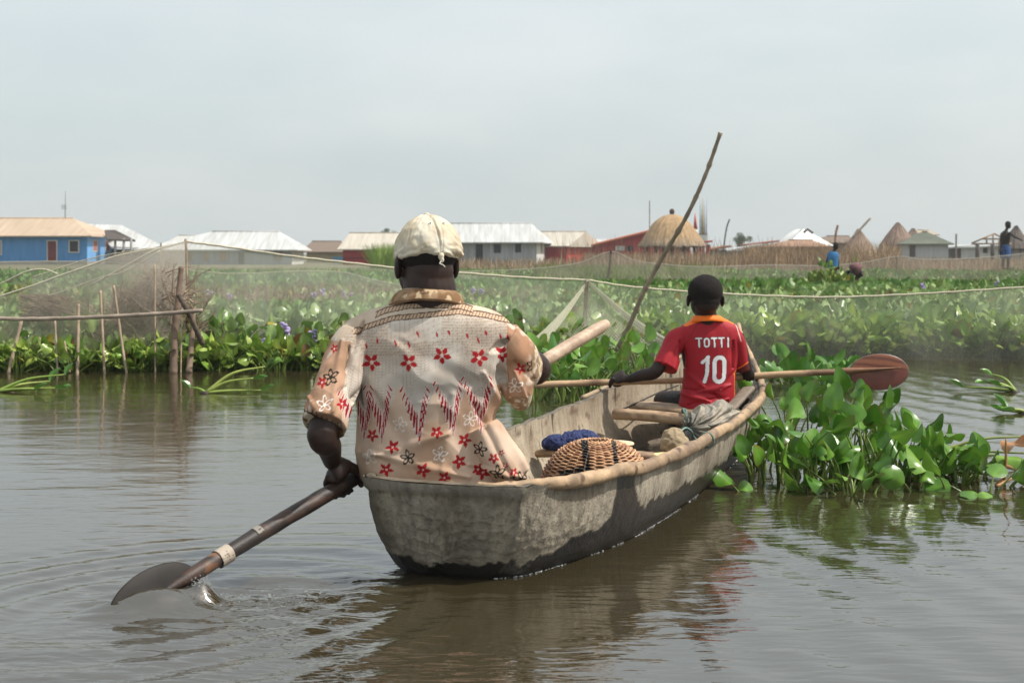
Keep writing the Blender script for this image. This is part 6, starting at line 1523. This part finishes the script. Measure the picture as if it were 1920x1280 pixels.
# open shed with white roof beside the blue house
def porch():
    d = 100; c0 = W(235, 500, d); c0[2] = 0; root = thing('porch_shed', 'white roofed shed with an open dark porch on posts, right of the blue house', 'shed', c0)
    V = np.array([W(165, 420, d + 3), W(228, 422, d + 3), W(318, 467, d), W(208, 462, d - 1), W(212, 432, d), W(222, 432, d)])
    g = geo(np.vstack([V[[0, 1, 2, 3]], V[[0, 1, 2, 3]] - [0, 0, .1]]), [[0, 3, 2, 1], [4, 5, 6, 7], [0, 1, 5, 4], [1, 2, 6, 5], [2, 3, 7, 6], [3, 0, 4, 7]]); mk('roof', g, roof_white, root, smooth=False)
    V = np.array([W(196, 431, d - 2), W(216, 431, d - 2), W(254, 450, d - 2.5), W(200, 448, d - 3), ]); g = geo(np.vstack([V, V - [0, 0, .12]]), [[0, 3, 2, 1], [4, 5, 6, 7], [0, 1, 5, 4], [1, 2, 6, 5], [2, 3, 7, 6], [3, 0, 4, 7]]); mk('porch_roof', g, simple('dark_roof', (.10, .085, .075)), root, smooth=False)
    mk('back_wall', box(W(205, 500, d + 1), W(322, 500, d + 1) - W(205, 500, d + 1), [0, .1, 0], [0, 0, 1.25]), simple('dark_boards', (.10, .065, .055)), root, smooth=False)
    mk('floor', box(W(203, 490, d - 3), W(262, 490, d - 3) - W(203, 490, d - 3), [0, 4, 0], [0, 0, .35]), simple('pinkish', (.36, .26, .22)), root, smooth=False)
    for px in (216, 232, 246): mk('post', tube(np.array([W(px, 503, d - 2.6), W(px, 447, d - 2.6)]), .09, 8), simple('greypost', (.30, .29, .27)), root)
porch()
house('low_hut', 'low pale roof rising behind the left end of the long grey boarded house', 112, 392, 318, 490, 457, 441, whw, simple('dull_roof', (.48, .47, .43)), L_=5, rx=(335, 380))
house('low_hut', 'brown roofed sandy-walled hut between the grey boarded house and the dark red house', 112, 655, 575, 498, 472, 452, simple('sand_wall', (.42, .34, .22)), simple('brown_thatch', (.20, .15, .115), scale=8, bump=.6, bscale=20), L_=5, rx=(585, 640), ops=[('panel', 624, 645, 481, 494, (.13, .32, .50))])
# long red hall with sloping roof
house('red_hall', 'long dark red hall whose orange-edged roof climbs toward the thatched dome', 104, 1236, 1082, 503, 468, 424, red, simple('orange_roof', (.52, .17, .09)), red, L_=6, roof='mono', over=.5, ops=[('window', 1154, 1171, 461, 470, (.55, .57, .56)), ('window', 1176, 1186, 461, 471, DK)])
mk('gable_wall', geo([W(1088, 470, 104.02), W(1236, 470, 104.02), W(1236, 428, 104.02), W(1088, 467, 104.02), W(1088, 470, 104.12), W(1236, 470, 104.12), W(1236, 428, 104.12), W(1088, 467, 104.12)], [[0, 1, 2, 3], [7, 6, 5, 4], [0, 4, 5, 1], [1, 5, 6, 2], [2, 6, 7, 3], [3, 7, 4, 0]]), red, bpy.data.objects['red_hall'], smooth=False)
thatch = mat('straw_thatch', (1, 1, 1), scale=5, rough=.95, vcol=True, vary=.25, bump=.8, bscale=18, stretch=(1, 1, .3), bdist=.04)
def thatch_roof(root, c, prof, seed, col0, col1, col2=None, ry=None, name='thatch_roof'):
    """prof: (radius, z) from top; fringe at the bottom edge"""
    prof = np.array(prof); pr = catmull(prof, 10); a = np.linspace(0, 2 * np.pi, 140); P = np.zeros((len(pr), len(a), 3))
    r = np.random.default_rng(seed)
    jag = noise(np.stack([np.cos(a) * 12, np.sin(a) * 12, a * 0], 1), 1.5, seed)
    for i, (rr, z) in enumerate(pr):
        f = i / (len(pr) - 1); P[i, :, 0] = c[0] + rr * np.cos(a); P[i, :, 1] = c[1] + (ry or 1) * rr * np.sin(a); P[i, :, 2] = c[2] + z - .22 * (jag - .5) * f ** 6
    g = grid(P); V = g['V']; q = np.stack([np.cos(np.tile(a, len(pr))) * 6, np.sin(np.tile(a, len(pr))) * 6, V[:, 2] * .35], 1); st = fbm(q, 5, 3, seed)
    nn = P - np.array([c[0], c[1], 0]); nn[..., 2] = 0; nn /= np.linalg.norm(nn, axis=-1)[..., None] + 1e-6; g['V'] = V + nn.reshape(-1, 3) * (.16 * (fbm(q, 2, 3, seed + 1) - .5))[:, None]
    f = np.repeat(np.linspace(0, 1, len(pr)), len(a)); cc_ = lerp(np.array(col0), np.array(col1), smooth01(st, .3, .7))
    if col2 is not None: cc_ = lerp(cc_, np.tile(col2, (len(V), 1)), (smooth01(f + .25 * (st - .5), .55, .95))[:, None])
    g['C'] = cc_; mk(name, g, thatch, root)
def dome():
    d = 88; c = W(1260, 500, d); c[2] = 0; root = thing('thatched_pavilion', 'round straw-domed pavilion with a dark finial on red posts', 'pavilion', c)
    Z = lambda py: px_z(py, d)
    r_ = lambda w_: w_ / F_PX * d
    thatch_roof(root, c, [(r_(5), Z(402)), (r_(18), Z(406)), (r_(34), Z(418)), (r_(46), Z(434)), (r_(55), Z(448)), (r_(63), Z(461)), (r_(60), Z(463))], 3, (.42, .28, .15), (.30, .20, .11), (.20, .17, .135))
    mk('finial', join([ellipsoid([c[0], c[1], Z(397)], (r_(5), r_(5), r_(6)), 12, 8), tube(np.array([[c[0], c[1], Z(404)], [c[0], c[1], Z(398)]]), r_(3.5), 8)]), simple('finial', (.09, .05, .045)), root)
    for k in range(12):
        a = 2 * np.pi * k / 12; p = c + np.array([r_(52) * math.cos(a), r_(52) * math.sin(a), 0]); mk('post', tube(np.array([p, p + [0, 0, Z(458)]]), .10, 8), lred, root)
    a = np.linspace(0, 2 * np.pi, 60); P = np.array([np.stack([c[0] + r_(50) * np.cos(a), c[1] + r_(50) * np.sin(a), np.full(60, z)], 1) for z in (0, Z(484), Z(484))]); mk('parapet', grid(P), red, root)
    mk('inner_wall', tube(np.array([c, c + [0, 0, Z(462)]]), r_(34), 24), simple('maroon_inner', (.14, .02, .022)), root)
    mk('floor', tube(np.array([c, c + [0, 0, .25]]), r_(56), 24), simple('stilt', (.14, .11, .09)), root)
dome()
def poles():
    d = 104; c = W(1318, 470, d); c[2] = 0; root = thing('striped_pinnacle', 'slender monument of blue, yellow and white striped poles on a pale base', 'monument', c)
    for px, w_, y0, cc in ((1312.5, 1.0, 376, (.10, .24, .36)), (1314.8, 1.0, 372, (.42, .50, .48)), (1317.2, 1.7, 371, (.42, .32, .14)), (1320, 1.0, 374, (.30, .22, .10)), (1322.3, 1.2, 371, (.70, .72, .72)), (1324.8, 1.0, 370, (.22, .30, .55))):
        mk('striped_pole', tube(np.array([W(px, 440, d), W(px, y0 + 40, d), W(px, y0, d)]), [w_ / F_PX * d, w_ / F_PX * d * .8, .01], 8), simple('p_%d' % int(px * 10), cc), root)
    g = join([box(W(1312, 450, d), [15 / F_PX * d, 0, 0], [0, .6, 0], [0, 0, 13 / F_PX * d]), box(W(1310, 500, d), [18 / F_PX * d, 0, 0], [0, .7, 0], [0, 0, 49.8 / F_PX * d])]); mk('base', g, simple('pale_base', (.60, .62, .57)), root, smooth=False)
    root = thing('red_spire', 'thin red and white spire between the thatched dome and the striped monument', 'spire', W(1303, 470, d) * [1, 1, 0])
    mk('cone', tube(np.array([W(1304, 430, d), W(1303, 400, d)]), [4 / F_PX * d, .02], 10), lred, root); mk('base', tube(np.array([W(1304, 500, d), W(1304, 430, d)]), 4 / F_PX * d, 10), simple('pale_base', (.60, .62, .57)), root)
    root = thing('red_porch', 'short red frame with white posts right of the thatched dome', 'porch', W(1325, 480, 96) * [1, 1, 0])
    mk('roof', box(W(1300, 458, 96), [36 / F_PX * 96, 0, .15], [0, 2, 0], [0, 0, .12]), lred, root, smooth=False); mk('wall', box(W(1317, 500, 96.4), [15 / F_PX * 96, 0, 0], [0, .1, 0], [0, 0, 41.5 / F_PX * 96]), red, root, smooth=False)
    for px in (1312, 1322): mk('post', tube(np.array([W(px, 502, 95.8), W(px, 459, 95.8)]), .05, 6), simple('white_post', (.66, .64, .6)), root)
poles()
house('blue_shack', 'small blue shack with a rusty roof right of the red porch', 98, 1362, 1332, 500, 468, 460, simple('shack_blue', (.10, .15, .19)), simple('rust', (.30, .14, .08)), L_=4, roof='mono', over=.3)
house('blue_shack', 'low blue-walled shack with a pale roof behind the dry reeds', 100, 1428, 1366, 500, 470, 457, simple('shack_grey', (.20, .20, .18)), roof_white, L_=4, roof='mono', over=.3, ops=[('panel', 1412, 1426, 474, 490, (.08, .18, .34))])
house('rusty_shed', 'long low shed with a rust-red roof behind the pale roofed shacks', 112, 1462, 1406, 500, 458, 450, simple('drab', (.22, .18, .13)), simple('rust2', (.34, .13, .09)), L_=4, roof='mono', over=.2)
def tent(name, label, d, l, rr, top, eave, tx, mt, seed, base=490, cat='hut', L_=4.0):
    """soft-sided roof: ridge seen end on"""
    root = thing(name, label, cat, W((l + rr) / 2, base, d) * [1, 1, 0]); A, Bq, T_ = W(l, eave, d), W(rr, eave + 4, d), W(tx, top, d); n = 16; rows = []
    for y in np.linspace(0, L_, 8):
        s = np.linspace(0, 1, n); lf = A + (T_ - A) * s[:, None]; lf[:, 2] += .12 * np.sin(np.pi * s) * (T_[2] - A[2]); rt = T_ + (Bq - T_) * s[:, None]; rt[:, 2] += -.0 * np.sin(np.pi * s)
        row = np.vstack([lf, rt[1:]]); row[:, 1] += y; row[:, 1] += np.interp(row[:, 0], [A[0], T_[0], Bq[0]], [0, 1, 0]) * 1.7 * (1 - y / L_); rows.append(row)
    g = grid(np.array(rows)); g['V'] += np.stack([0 * g['V'][:, 0], 0 * g['V'][:, 0], .12 * (fbm(g['V'], .9, 3, seed) - .5)], 1); mk('roof', g, mt, root)
    fr = np.array([A, T_ + [0, 1.7, 0], Bq]) + [0, -.01, 0]; mk('gable', geo(fr, None, [[0, 2, 1]]), mt, root, smooth=False)
    mk('wall', box(W(l + 6, base, d + .2), W(rr - 6, base, d + .2) - W(l + 6, base, d + .2), [0, L_ - .4, 0], [0, 0, px_z(eave + 2, d) - px_z(base, d)]), simple('drab', (.22, .18, .13)), root, smooth=False)
    return root
tent('white_tent_hut', 'hut with a bright white sheet roof like a tent, left of the boy in blue', 92, 1478, 1566, 428, 457, 1516, mat('white_sheet', (.82, .81, .77), (.74, .73, .70), 1, .6), 4)
mk('ridge_vent', tube(np.array([W(1507, 436, 91.8), W(1514, 430, 91.8), W(1524, 437, 91.8)]), .09, 6), simple('vent', (.12, .12, .12)), bpy.data.objects['white_tent_hut'])
house('thatched_barn', 'long low brown thatched barn behind the tent-like white roof', 112, 1600, 1545, 490, 455, 442, simple('drab', (.22, .18, .13)), simple('brown_thatch', (.20, .15, .115)), L_=5, roof='hip', rx=(1550, 1592))
house('reed_hut', 'low hut with a curved reddish brown thatch beneath the white tent roof', 88, 1542, 1462, 498, 462, 450, simple('drab', (.22, .18, .13)), simple('reddish_thatch', (.33, .20, .13), scale=8, bump=.6, bscale=20), L_=4.5, rx=(1478, 1524))
def cone_hut(px, d, w_, top, eave, seed, label, c0, c1, wall=(.30, .27, .25), base=495, conc=.5, open_=False):
    c = W(px, 500, d); c[2] = 0; root = thing('thatched_hut', label, 'hut', c); Z = lambda py: px_z(py, d); r_ = lambda v: v / F_PX * d
    H = eave - top; thatch_roof(root, c, [(r_(1.5), Z(top)), (r_(w_ * .28), Z(top + H * (.22 + .06 * conc))), (r_(w_ * .6), Z(top + H * (.52 + .1 * conc))), (r_(w_ * .85), Z(top + H * .82)), (r_(w_), Z(eave)), (r_(w_ * .92), Z(eave + 1.5))], seed, c0, c1)
    if not open_: mk('wall', tube(np.array([c + [0, 0, .05], c + [0, 0, Z(eave - 2)]]), r_(w_ * .74), 20), simple('w_%d' % int(wall[0] * 1000), wall), root)
    for k in range(8):
        a = 2 * np.pi * k / 8; p = c + np.array([r_(w_ * .8) * math.cos(a), r_(w_ * .8) * math.sin(a), 0]); mk('post', tube(np.array([p, p + [0, 0, Z(eave)]]), .07, 6), simple('stilt', (.14, .11, .09)), root)
    return root
T0, T1 = (.27, .19, .145), (.17, .12, .095)
cone_hut(1610, 90, 33, 429, 473, 5, 'pointed straw hut with an open middle, just right of the boy in blue', (.31, .22, .165), (.20, .145, .11), (.20, .18, .17))
cone_hut(1684, 92, 48, 417, 486, 6, 'tallest pointed thatch, swooping low to the left', T0, T1, conc=-.3)
cone_hut(1712, 96, 34, 428, 470, 7, 'thatched hut half hidden behind the green roofed house', (.29, .22, .17), (.19, .14, .11))
house('thatched_barn', 'straw ridge peeping up behind the green roofed house', 108, 1748, 1716, 480, 440, 431, simple('drab', (.22, .18, .13)), simple('straw_ridge', (.40, .33, .24)), L_=4, roof='hip', rx=(1720, 1742))
house('plank_house', 'whitewashed plank house with an olive green hipped roof, at the right', 90, 1778, 1692, 488, 457, 434, mat('pale_planks', (.46, .47, .48), (.36, .36, .37), 2, .85, stretch=(6, 6, .3)), roof_green, L_=4.5, th=R(1), rx=(1728, 1738), over=.3, ops=[('door', 1706, 1716, 460, 482, (.10, .08, .07))])
# open timber frame
def frame_():
    d = 92; root = thing('timber_frame', 'open timber roof frame on posts left of the standing man', 'roof frame', W(1860, 480, d) * [1, 1, 0]); m_ = simple('timber', (.36, .26, .18)); dk = simple('dark_timber', (.10, .085, .075))
    for a, b in (((1822, 456), (1864, 438)), ((1864, 438), (1892, 452)), ((1822, 457), (1896, 457)), ((1843, 448), (1890, 448)), ((1862, 440), (1862, 457)), ((1850, 445), (1850, 457)), ((1876, 445), (1876, 457))):
        mk('rafter', tube(np.array([W(*a, d), W(*b, d)]), .06, 6), m_, root); mk('rafter', tube(np.array([W(*a, d + 3.5), W(*b, d + 3.5)]), .06, 6), m_, root)
    for px in (1834, 1862.5, 1890): mk('post', tube(np.array([W(px, 495, d), W(px, 457, d)]), .09, 6), dk, root); mk('post', tube(np.array([W(px - 3, 495, d + 3.5), W(px - 3, 457, d + 3.5)]), .09, 6), dk, root)
frame_()
house('white_cabin', 'small white cabin with one dark window behind the timber frame', 99, 1880, 1836, 486, 462, 458, simple('white_wall', (.62, .62, .60)), roof_white, L_=4, roof='mono', over=.3, ops=[('window', 1843, 1851, 463, 474, DK)])
cone_hut(1905, 96, 32, 423, 466, 8, 'dark grey conical thatch behind the standing bare-chested man', (.14, .115, .095), (.09, .075, .065))
house('low_hut', 'low dark shack with white roof strip between the green roofed house and the timber frame', 104, 1830, 1782, 490, 463, 458, simple('darkshack', (.12, .11, .10)), roof_white, L_=4, roof='mono', over=.2)
stake('mast', 'pale spindly post left of the timber frame', [(1793, 438, 94), (1792, 495, 94)], .06, (.30, .24, .2), 'post')
# thin masts, aerials, poles
stake('leaning_pole', 'pale pole leaning above the open straw hut', [(1598, 446, 89), (1632, 409, 89)], .07, (.42, .34, .26), 'pole')
stake('mast', 'reddish post standing above the brown barn', [(1565, 470, 90), (1567, 440, 90), (1571, 422, 90)], .08, (.36, .22, .16), 'post')
stake('mast', 'leaning dark mast right of the small round tree', [(1356, 470, 100), (1362, 430, 100), (1368, 411, 100)], .06, (.22, .22, .21), 'mast')
stake('radio_mast', 'hair-thin mast left of the thatched dome', [(1218, 440, 110), (1218, 376, 110)], .045, (.30, .30, .30), 'mast')
def aerial():
    root = thing('roof_aerial', 'thin television aerial on the roof of the blue house', 'aerial', W(122, 405, 96)); m_ = simple('metal', (.30, .30, .30))
    mk('pole', tube(np.array([W(122, 408, 96), W(123, 358, 96)]), .03, 6), m_, root)
    for y in (385, 388, 391): mk('bar', tube(np.array([W(115, y, 96), W(125, y + .5, 96)]), .022, 5), m_, root)
aerial()
# trees
def tree(px, d, w_, top, base, seed, label, col=(.06, .10, .035), n=5200):
    c = W(px, (top + base) / 2, d); root = thing('tree', label, 'tree', c * [1, 1, 0]); r = np.random.default_rng(seed); rw = w_ / F_PX * d; rh = (base - top) / 2 / F_PX * d
    lob = [(r.normal(0, .45, 3) * [rw, rw, rh * .8], r.uniform(.35, .6)) for _ in range(9)]; P = []
    for _ in range(n):
        l, q = lob[r.integers(9)]; v = unit(r.normal(0, 1, 3)) * q * r.random() ** .4; P.append(c + l + v * [rw, rw, rh])
    P = np.array(P); s = rw * .05; nrm = r.normal(0, 1, (n, 3)); t1 = np.cross(nrm, r.normal(0, 1, (n, 3))); t1 /= np.linalg.norm(t1, axis=1)[:, None]; t2 = np.cross(nrm, t1); t2 /= np.linalg.norm(t2, axis=1)[:, None]
    V = np.stack([P - t1 * s, P + t2 * s * .6, P + t1 * s, P - t2 * s * .6], 1).reshape(-1, 3); g = geo(V, np.arange(4 * n).reshape(-1, 4)); g['C'] = np.repeat(np.array(col) * r.uniform(.7, 1.5, (n, 1)), 4, 0); mk('crown', g, far_m, root)
    tr = [np.array([c[0], c[1], 0]), c]; gs = [tube(np.array(tr), [rw * .10, rw * .05], 8)] + [tube(np.array([c - [0, 0, rh * .6], c + l]), [rw * .05, rw * .015], 6) for l, q in lob[:5]]; mk('trunk', join(gs), simple('bark', (.12, .09, .07)), root)
tree(1389, 150, 14, 438, 462, 3, 'small round dark green tree on the skyline right of the striped monument')
tree(730, 160, 16, 427, 450, 4, 'small tree top above the cream roof of the dark red house', n=2500); tree(703, 165, 6, 430, 445, 5, 'tiny tree top at the left end of the cream roof', n=900)
# dry reeds in front of the village
g1 = blades(scatter(7000, 1095, 1690, 58, 86, 11), 1.02, 12, .05, .22, (.40, .29, .18), (.22, .155, .10), .25)
g2 = blades(scatter(900, 860, 1100, 62, 90, 13), .80, 14, .05, .4, (.38, .28, .18), (.22, .16, .10), .3)
g3 = blades(scatter(1600, 1680, 1960, 58, 88, 15), .80, 16, .05, .3, (.40, .29, .18), (.24, .17, .11), .3)
g4 = blades(scatter(2500, 240, 700, 52, 70, 17), .28, 18, .05, .4, (.36, .28, .18), (.20, .17, .09), .3)
g5 = blades(scatter(420, 1590, 1680, 60, 70, 19), 1.6, 20, .06, .3, (.44, .32, .20), (.28, .19, .12), .25)
g6 = blades(scatter(600, 1050, 1690, 56, 80, 29), 1.75, 30, .035, .16, (.34, .25, .17), (.22, .155, .10), .15); g7 = blades(scatter(1500, 1395, 1560, 60, 80, 33), 1.5, 34, .045, .25, (.36, .24, .14), (.22, .15, .09), .3)
tag(mk('dry_reeds', join([g1, g2, g3, g4, g5, g6, g7]), straw_m), 'belt of tall dry brown reeds in front of the village', 'reeds', kind='stuff')
h1 = blades(scatter(6000, -150, 1000, 46, 66, 21), .25, 22, .05, .5, (.10, .17, .035), (.16, .20, .06), .4); h2 = blades(scatter(1600, 700, 760, 68, 76, 23), 1.5, 24, .04, .3, (.16, .26, .04), (.22, .30, .07), .4)
h3 = blades(scatter(9000, 1010, 1340, 33.5, 52, 25), .60, 26, .03, .5, (.13, .20, .05), (.20, .23, .08), .4); h4 = blades(scatter(4000, 400, 1300, 45, 60, 27), .38, 28, .05, .5, (.10, .17, .035), (.17, .20, .06), .4)
tag(mk('marsh_grass', join([h1, h2, h3, h4]), straw_m), 'light green marsh grass between the hyacinth field and the houses', 'grass', kind='stuff')

# ------------------------------------------------------------------ far people
def small_person(name_label, J, s, parts_extra, skinm, yaw, vox=.018):
    root = thing('person', name_label, 'person', J['pelvis']); P, eyes = head_parts(J['head'], yaw, s); 
    P.append(limb([J['head'] - [0, 0, .05 * s], J['neck'], J['chest'] + [0, 0, .1 * s]], [.05 * s, .05 * s, .08 * s])); sd = J['side']
    P.append(tube(np.array([J['neck'] - [0, 0, .05 * s], J['chest'], J['waist'], J['pelvis']]), np.array([[.10, .06], [.165, .10], [.125, .085], [.15, .10]]) * s, 18, side=sd, sub=5))
    for a in ('L', 'R'):
        if 'sh' + a in J: P.append(limb([J['sh' + a], J['el' + a], J['wr' + a]], [.052 * s, .040 * s, .026 * s])); P += loose_hand(J['wr' + a], J['wr' + a] - J['el' + a], [0, -1, .2], s)
        if 'kn' + a in J: P.append(limb([J['pelvis'] + sd * (.08 * s if a == 'R' else -.08 * s), J['kn' + a], J['an' + a]], [.085 * s, .058 * s, .038 * s])); P += foot(J['an' + a], [math.sin(-yaw), math.cos(yaw), 0], s=s)
    b = mk('body', remesh(P, vox * .7, 2), skinm, root)
    for nm, ps, m_ in parts_extra: mk(nm, remesh(ps, vox * .7, 2), m_, root)
    hg = ellipsoid(J['head'] + [0, -.0, .03 * s], (.080 * s, .100 * s, .089 * s), 20, 14, rotz(yaw)); k = hg['V'][:, 2] > J['head'][2] + .01 * s; hg['Q'] = hg['Q'][k[hg['Q']].all(1)]; hg['T'] = hg['T'][k[hg['T']].all(1)]; mk('hair', hg, hair_m, root)
    return root
d = 46.0; w_ = lambda x, y, dd=0: W(x, y, d + dd)
J = dict(head=w_(1890, 421.5), neck=w_(1887, 431), chest=w_(1885, 443), waist=w_(1885, 457), pelvis=w_(1884, 466), side=np.array([1, -.35, 0]), shL=w_(1879, 437), elL=w_(1876, 452), wrL=w_(1877, 466, -.1), shR=w_(1893, 437, -.1), elR=w_(1903, 444, -.5), wrR=w_(1914, 449, -.9), knL=w_(1881, 484), anL=w_(1880, 500), knR=w_(1890, 484, -.1), anR=w_(1890, 500))
bt_ = mat('blue_trousers', (.02, .06, .17), (.05, .11, .26), 6, .9)
small_person('bare-chested man in blue trousers standing at the right edge, facing right', J, 1.02, [('trousers', [limb([J['pelvis'] + [s_ * .08, 0, 0], J['kn' + a]], [.115, .10], seg=14) for a, s_ in (('L', -1), ('R', 1))] + [tube(np.array([w_(1885, 459), w_(1884, 470)]), [[.15, .115], [.165, .125]], 16, side=[1, 0, 0])], bt_)], skin2, R(-70))
stake('punting_pole', 'thin pole held upright at the left side of the standing man', [(1873, 450, 45.9), (1871, 515, 45.9)], .022, (.36, .28, .2), 'pole')
tag(mk('boat_hump', blades(scatter(260, 1850, 1915, 43, 46, 31), .5, 32, .05, .6, (.24, .13, .05), (.10, .18, .04), .4), straw_m), 'reddish brown plants heaped at the feet of the standing man', 'plants', kind='stuff')
d = 32.0
J = dict(head=w_(1567, 461), neck=w_(1564, 470), chest=w_(1562, 481), waist=w_(1561, 493), pelvis=w_(1561, 500), side=np.array([1, -.3, 0]), shL=w_(1557, 474), elL=w_(1552, 484), wrL=w_(1549, 494), shR=w_(1568, 475), elR=w_(1571, 486), wrR=w_(1572, 497), knL=w_(1559, 516), anL=w_(1559, 528), knR=w_(1564, 516), anR=w_(1564, 528))
bs_ = mat('blue_shirt', (.03, .13, .30), (.05, .20, .40), 6, .9)
small_person('boy in a blue shirt standing in the field behind a heap of greenery', J, .72, [('shirt', [tube(np.array([w_(1564, 472), w_(1562, 481), w_(1561, 502)]), [[.08, .055], [.13, .085], [.12, .085]], 16, side=[1, 0, 0], sub=4), limb([J['shL'], J['elL'] * .8 + J['shL'] * .2], [.052, .048]), limb([J['shR'], J['elR'] * .7 + J['shR'] * .3], [.052, .048])], bs_)], skin2, R(-50))
d = 31.5
J = dict(head=w_(1592, 514), neck=w_(1596, 508), chest=w_(1602, 504), waist=w_(1609, 506), pelvis=w_(1614, 512), side=np.array([.1, -1, 0]), shL=w_(1598, 508, -.08), elL=w_(1594, 520, -.15), wrL=w_(1590, 530, -.1), knR=w_(1606, 522), anR=w_(1610, 532))
small_person('person in a purplish shirt bending down among the hyacinths', J, .76, [('shirt', [tube(np.array([w_(1597, 507), w_(1603, 504), w_(1612, 508)]), [[.12, .10], [.17, .14], [.14, .13]], 16, sub=4)], mat('purple_shirt', (.12, .05, .055), (.18, .09, .09), 6, .9))], skin, R(90))
a_, b_ = hyacinths(np.stack([(rv.normal(1553, 13, 60) - 960) / F_PX * 31, rv.normal(31, .3, 60)], 1), np.clip(rv.normal(.34, .2, 60), .1, .95), 41, seg=8, rings=2, size=(.08, .14), pal=([.07, .15, .02], [.20, .27, .035]))
root = thing('hyacinth_heap', 'tall heap of cut bright green plants in front of the boy in blue', 'plant heap', W(1553, 520, 31) * [1, 1, 0]); mk('leaves', a_, far_m, root); mk('stalks', b_, stem_m, root)

# ------------------------------------------------------------------ damp air over the lake
hz = box([-330, -12, -1.2], [660, 0, 0], [0, 420, 0], [0, 0, 11.5])
hm_ = bpy.data.materials.new('haze'); hm_.use_nodes = True; N_ = hm_.node_tree.nodes; N_.clear()
vo = N_.new('ShaderNodeVolumePrincipled'); vo.inputs['Color'].default_value = (.92, .95, .96, 1); vo.inputs['Density'].default_value = 0.0007; vo.inputs['Anisotropy'].default_value = 0.2
oo = N_.new('ShaderNodeOutputMaterial'); hm_.node_tree.links.new(vo.outputs[0], oo.inputs['Volume'])
tag(mk('haze', hz, hm_, None, smooth=False), 'thin pale haze hanging over the lake', 'haze', kind='stuff')
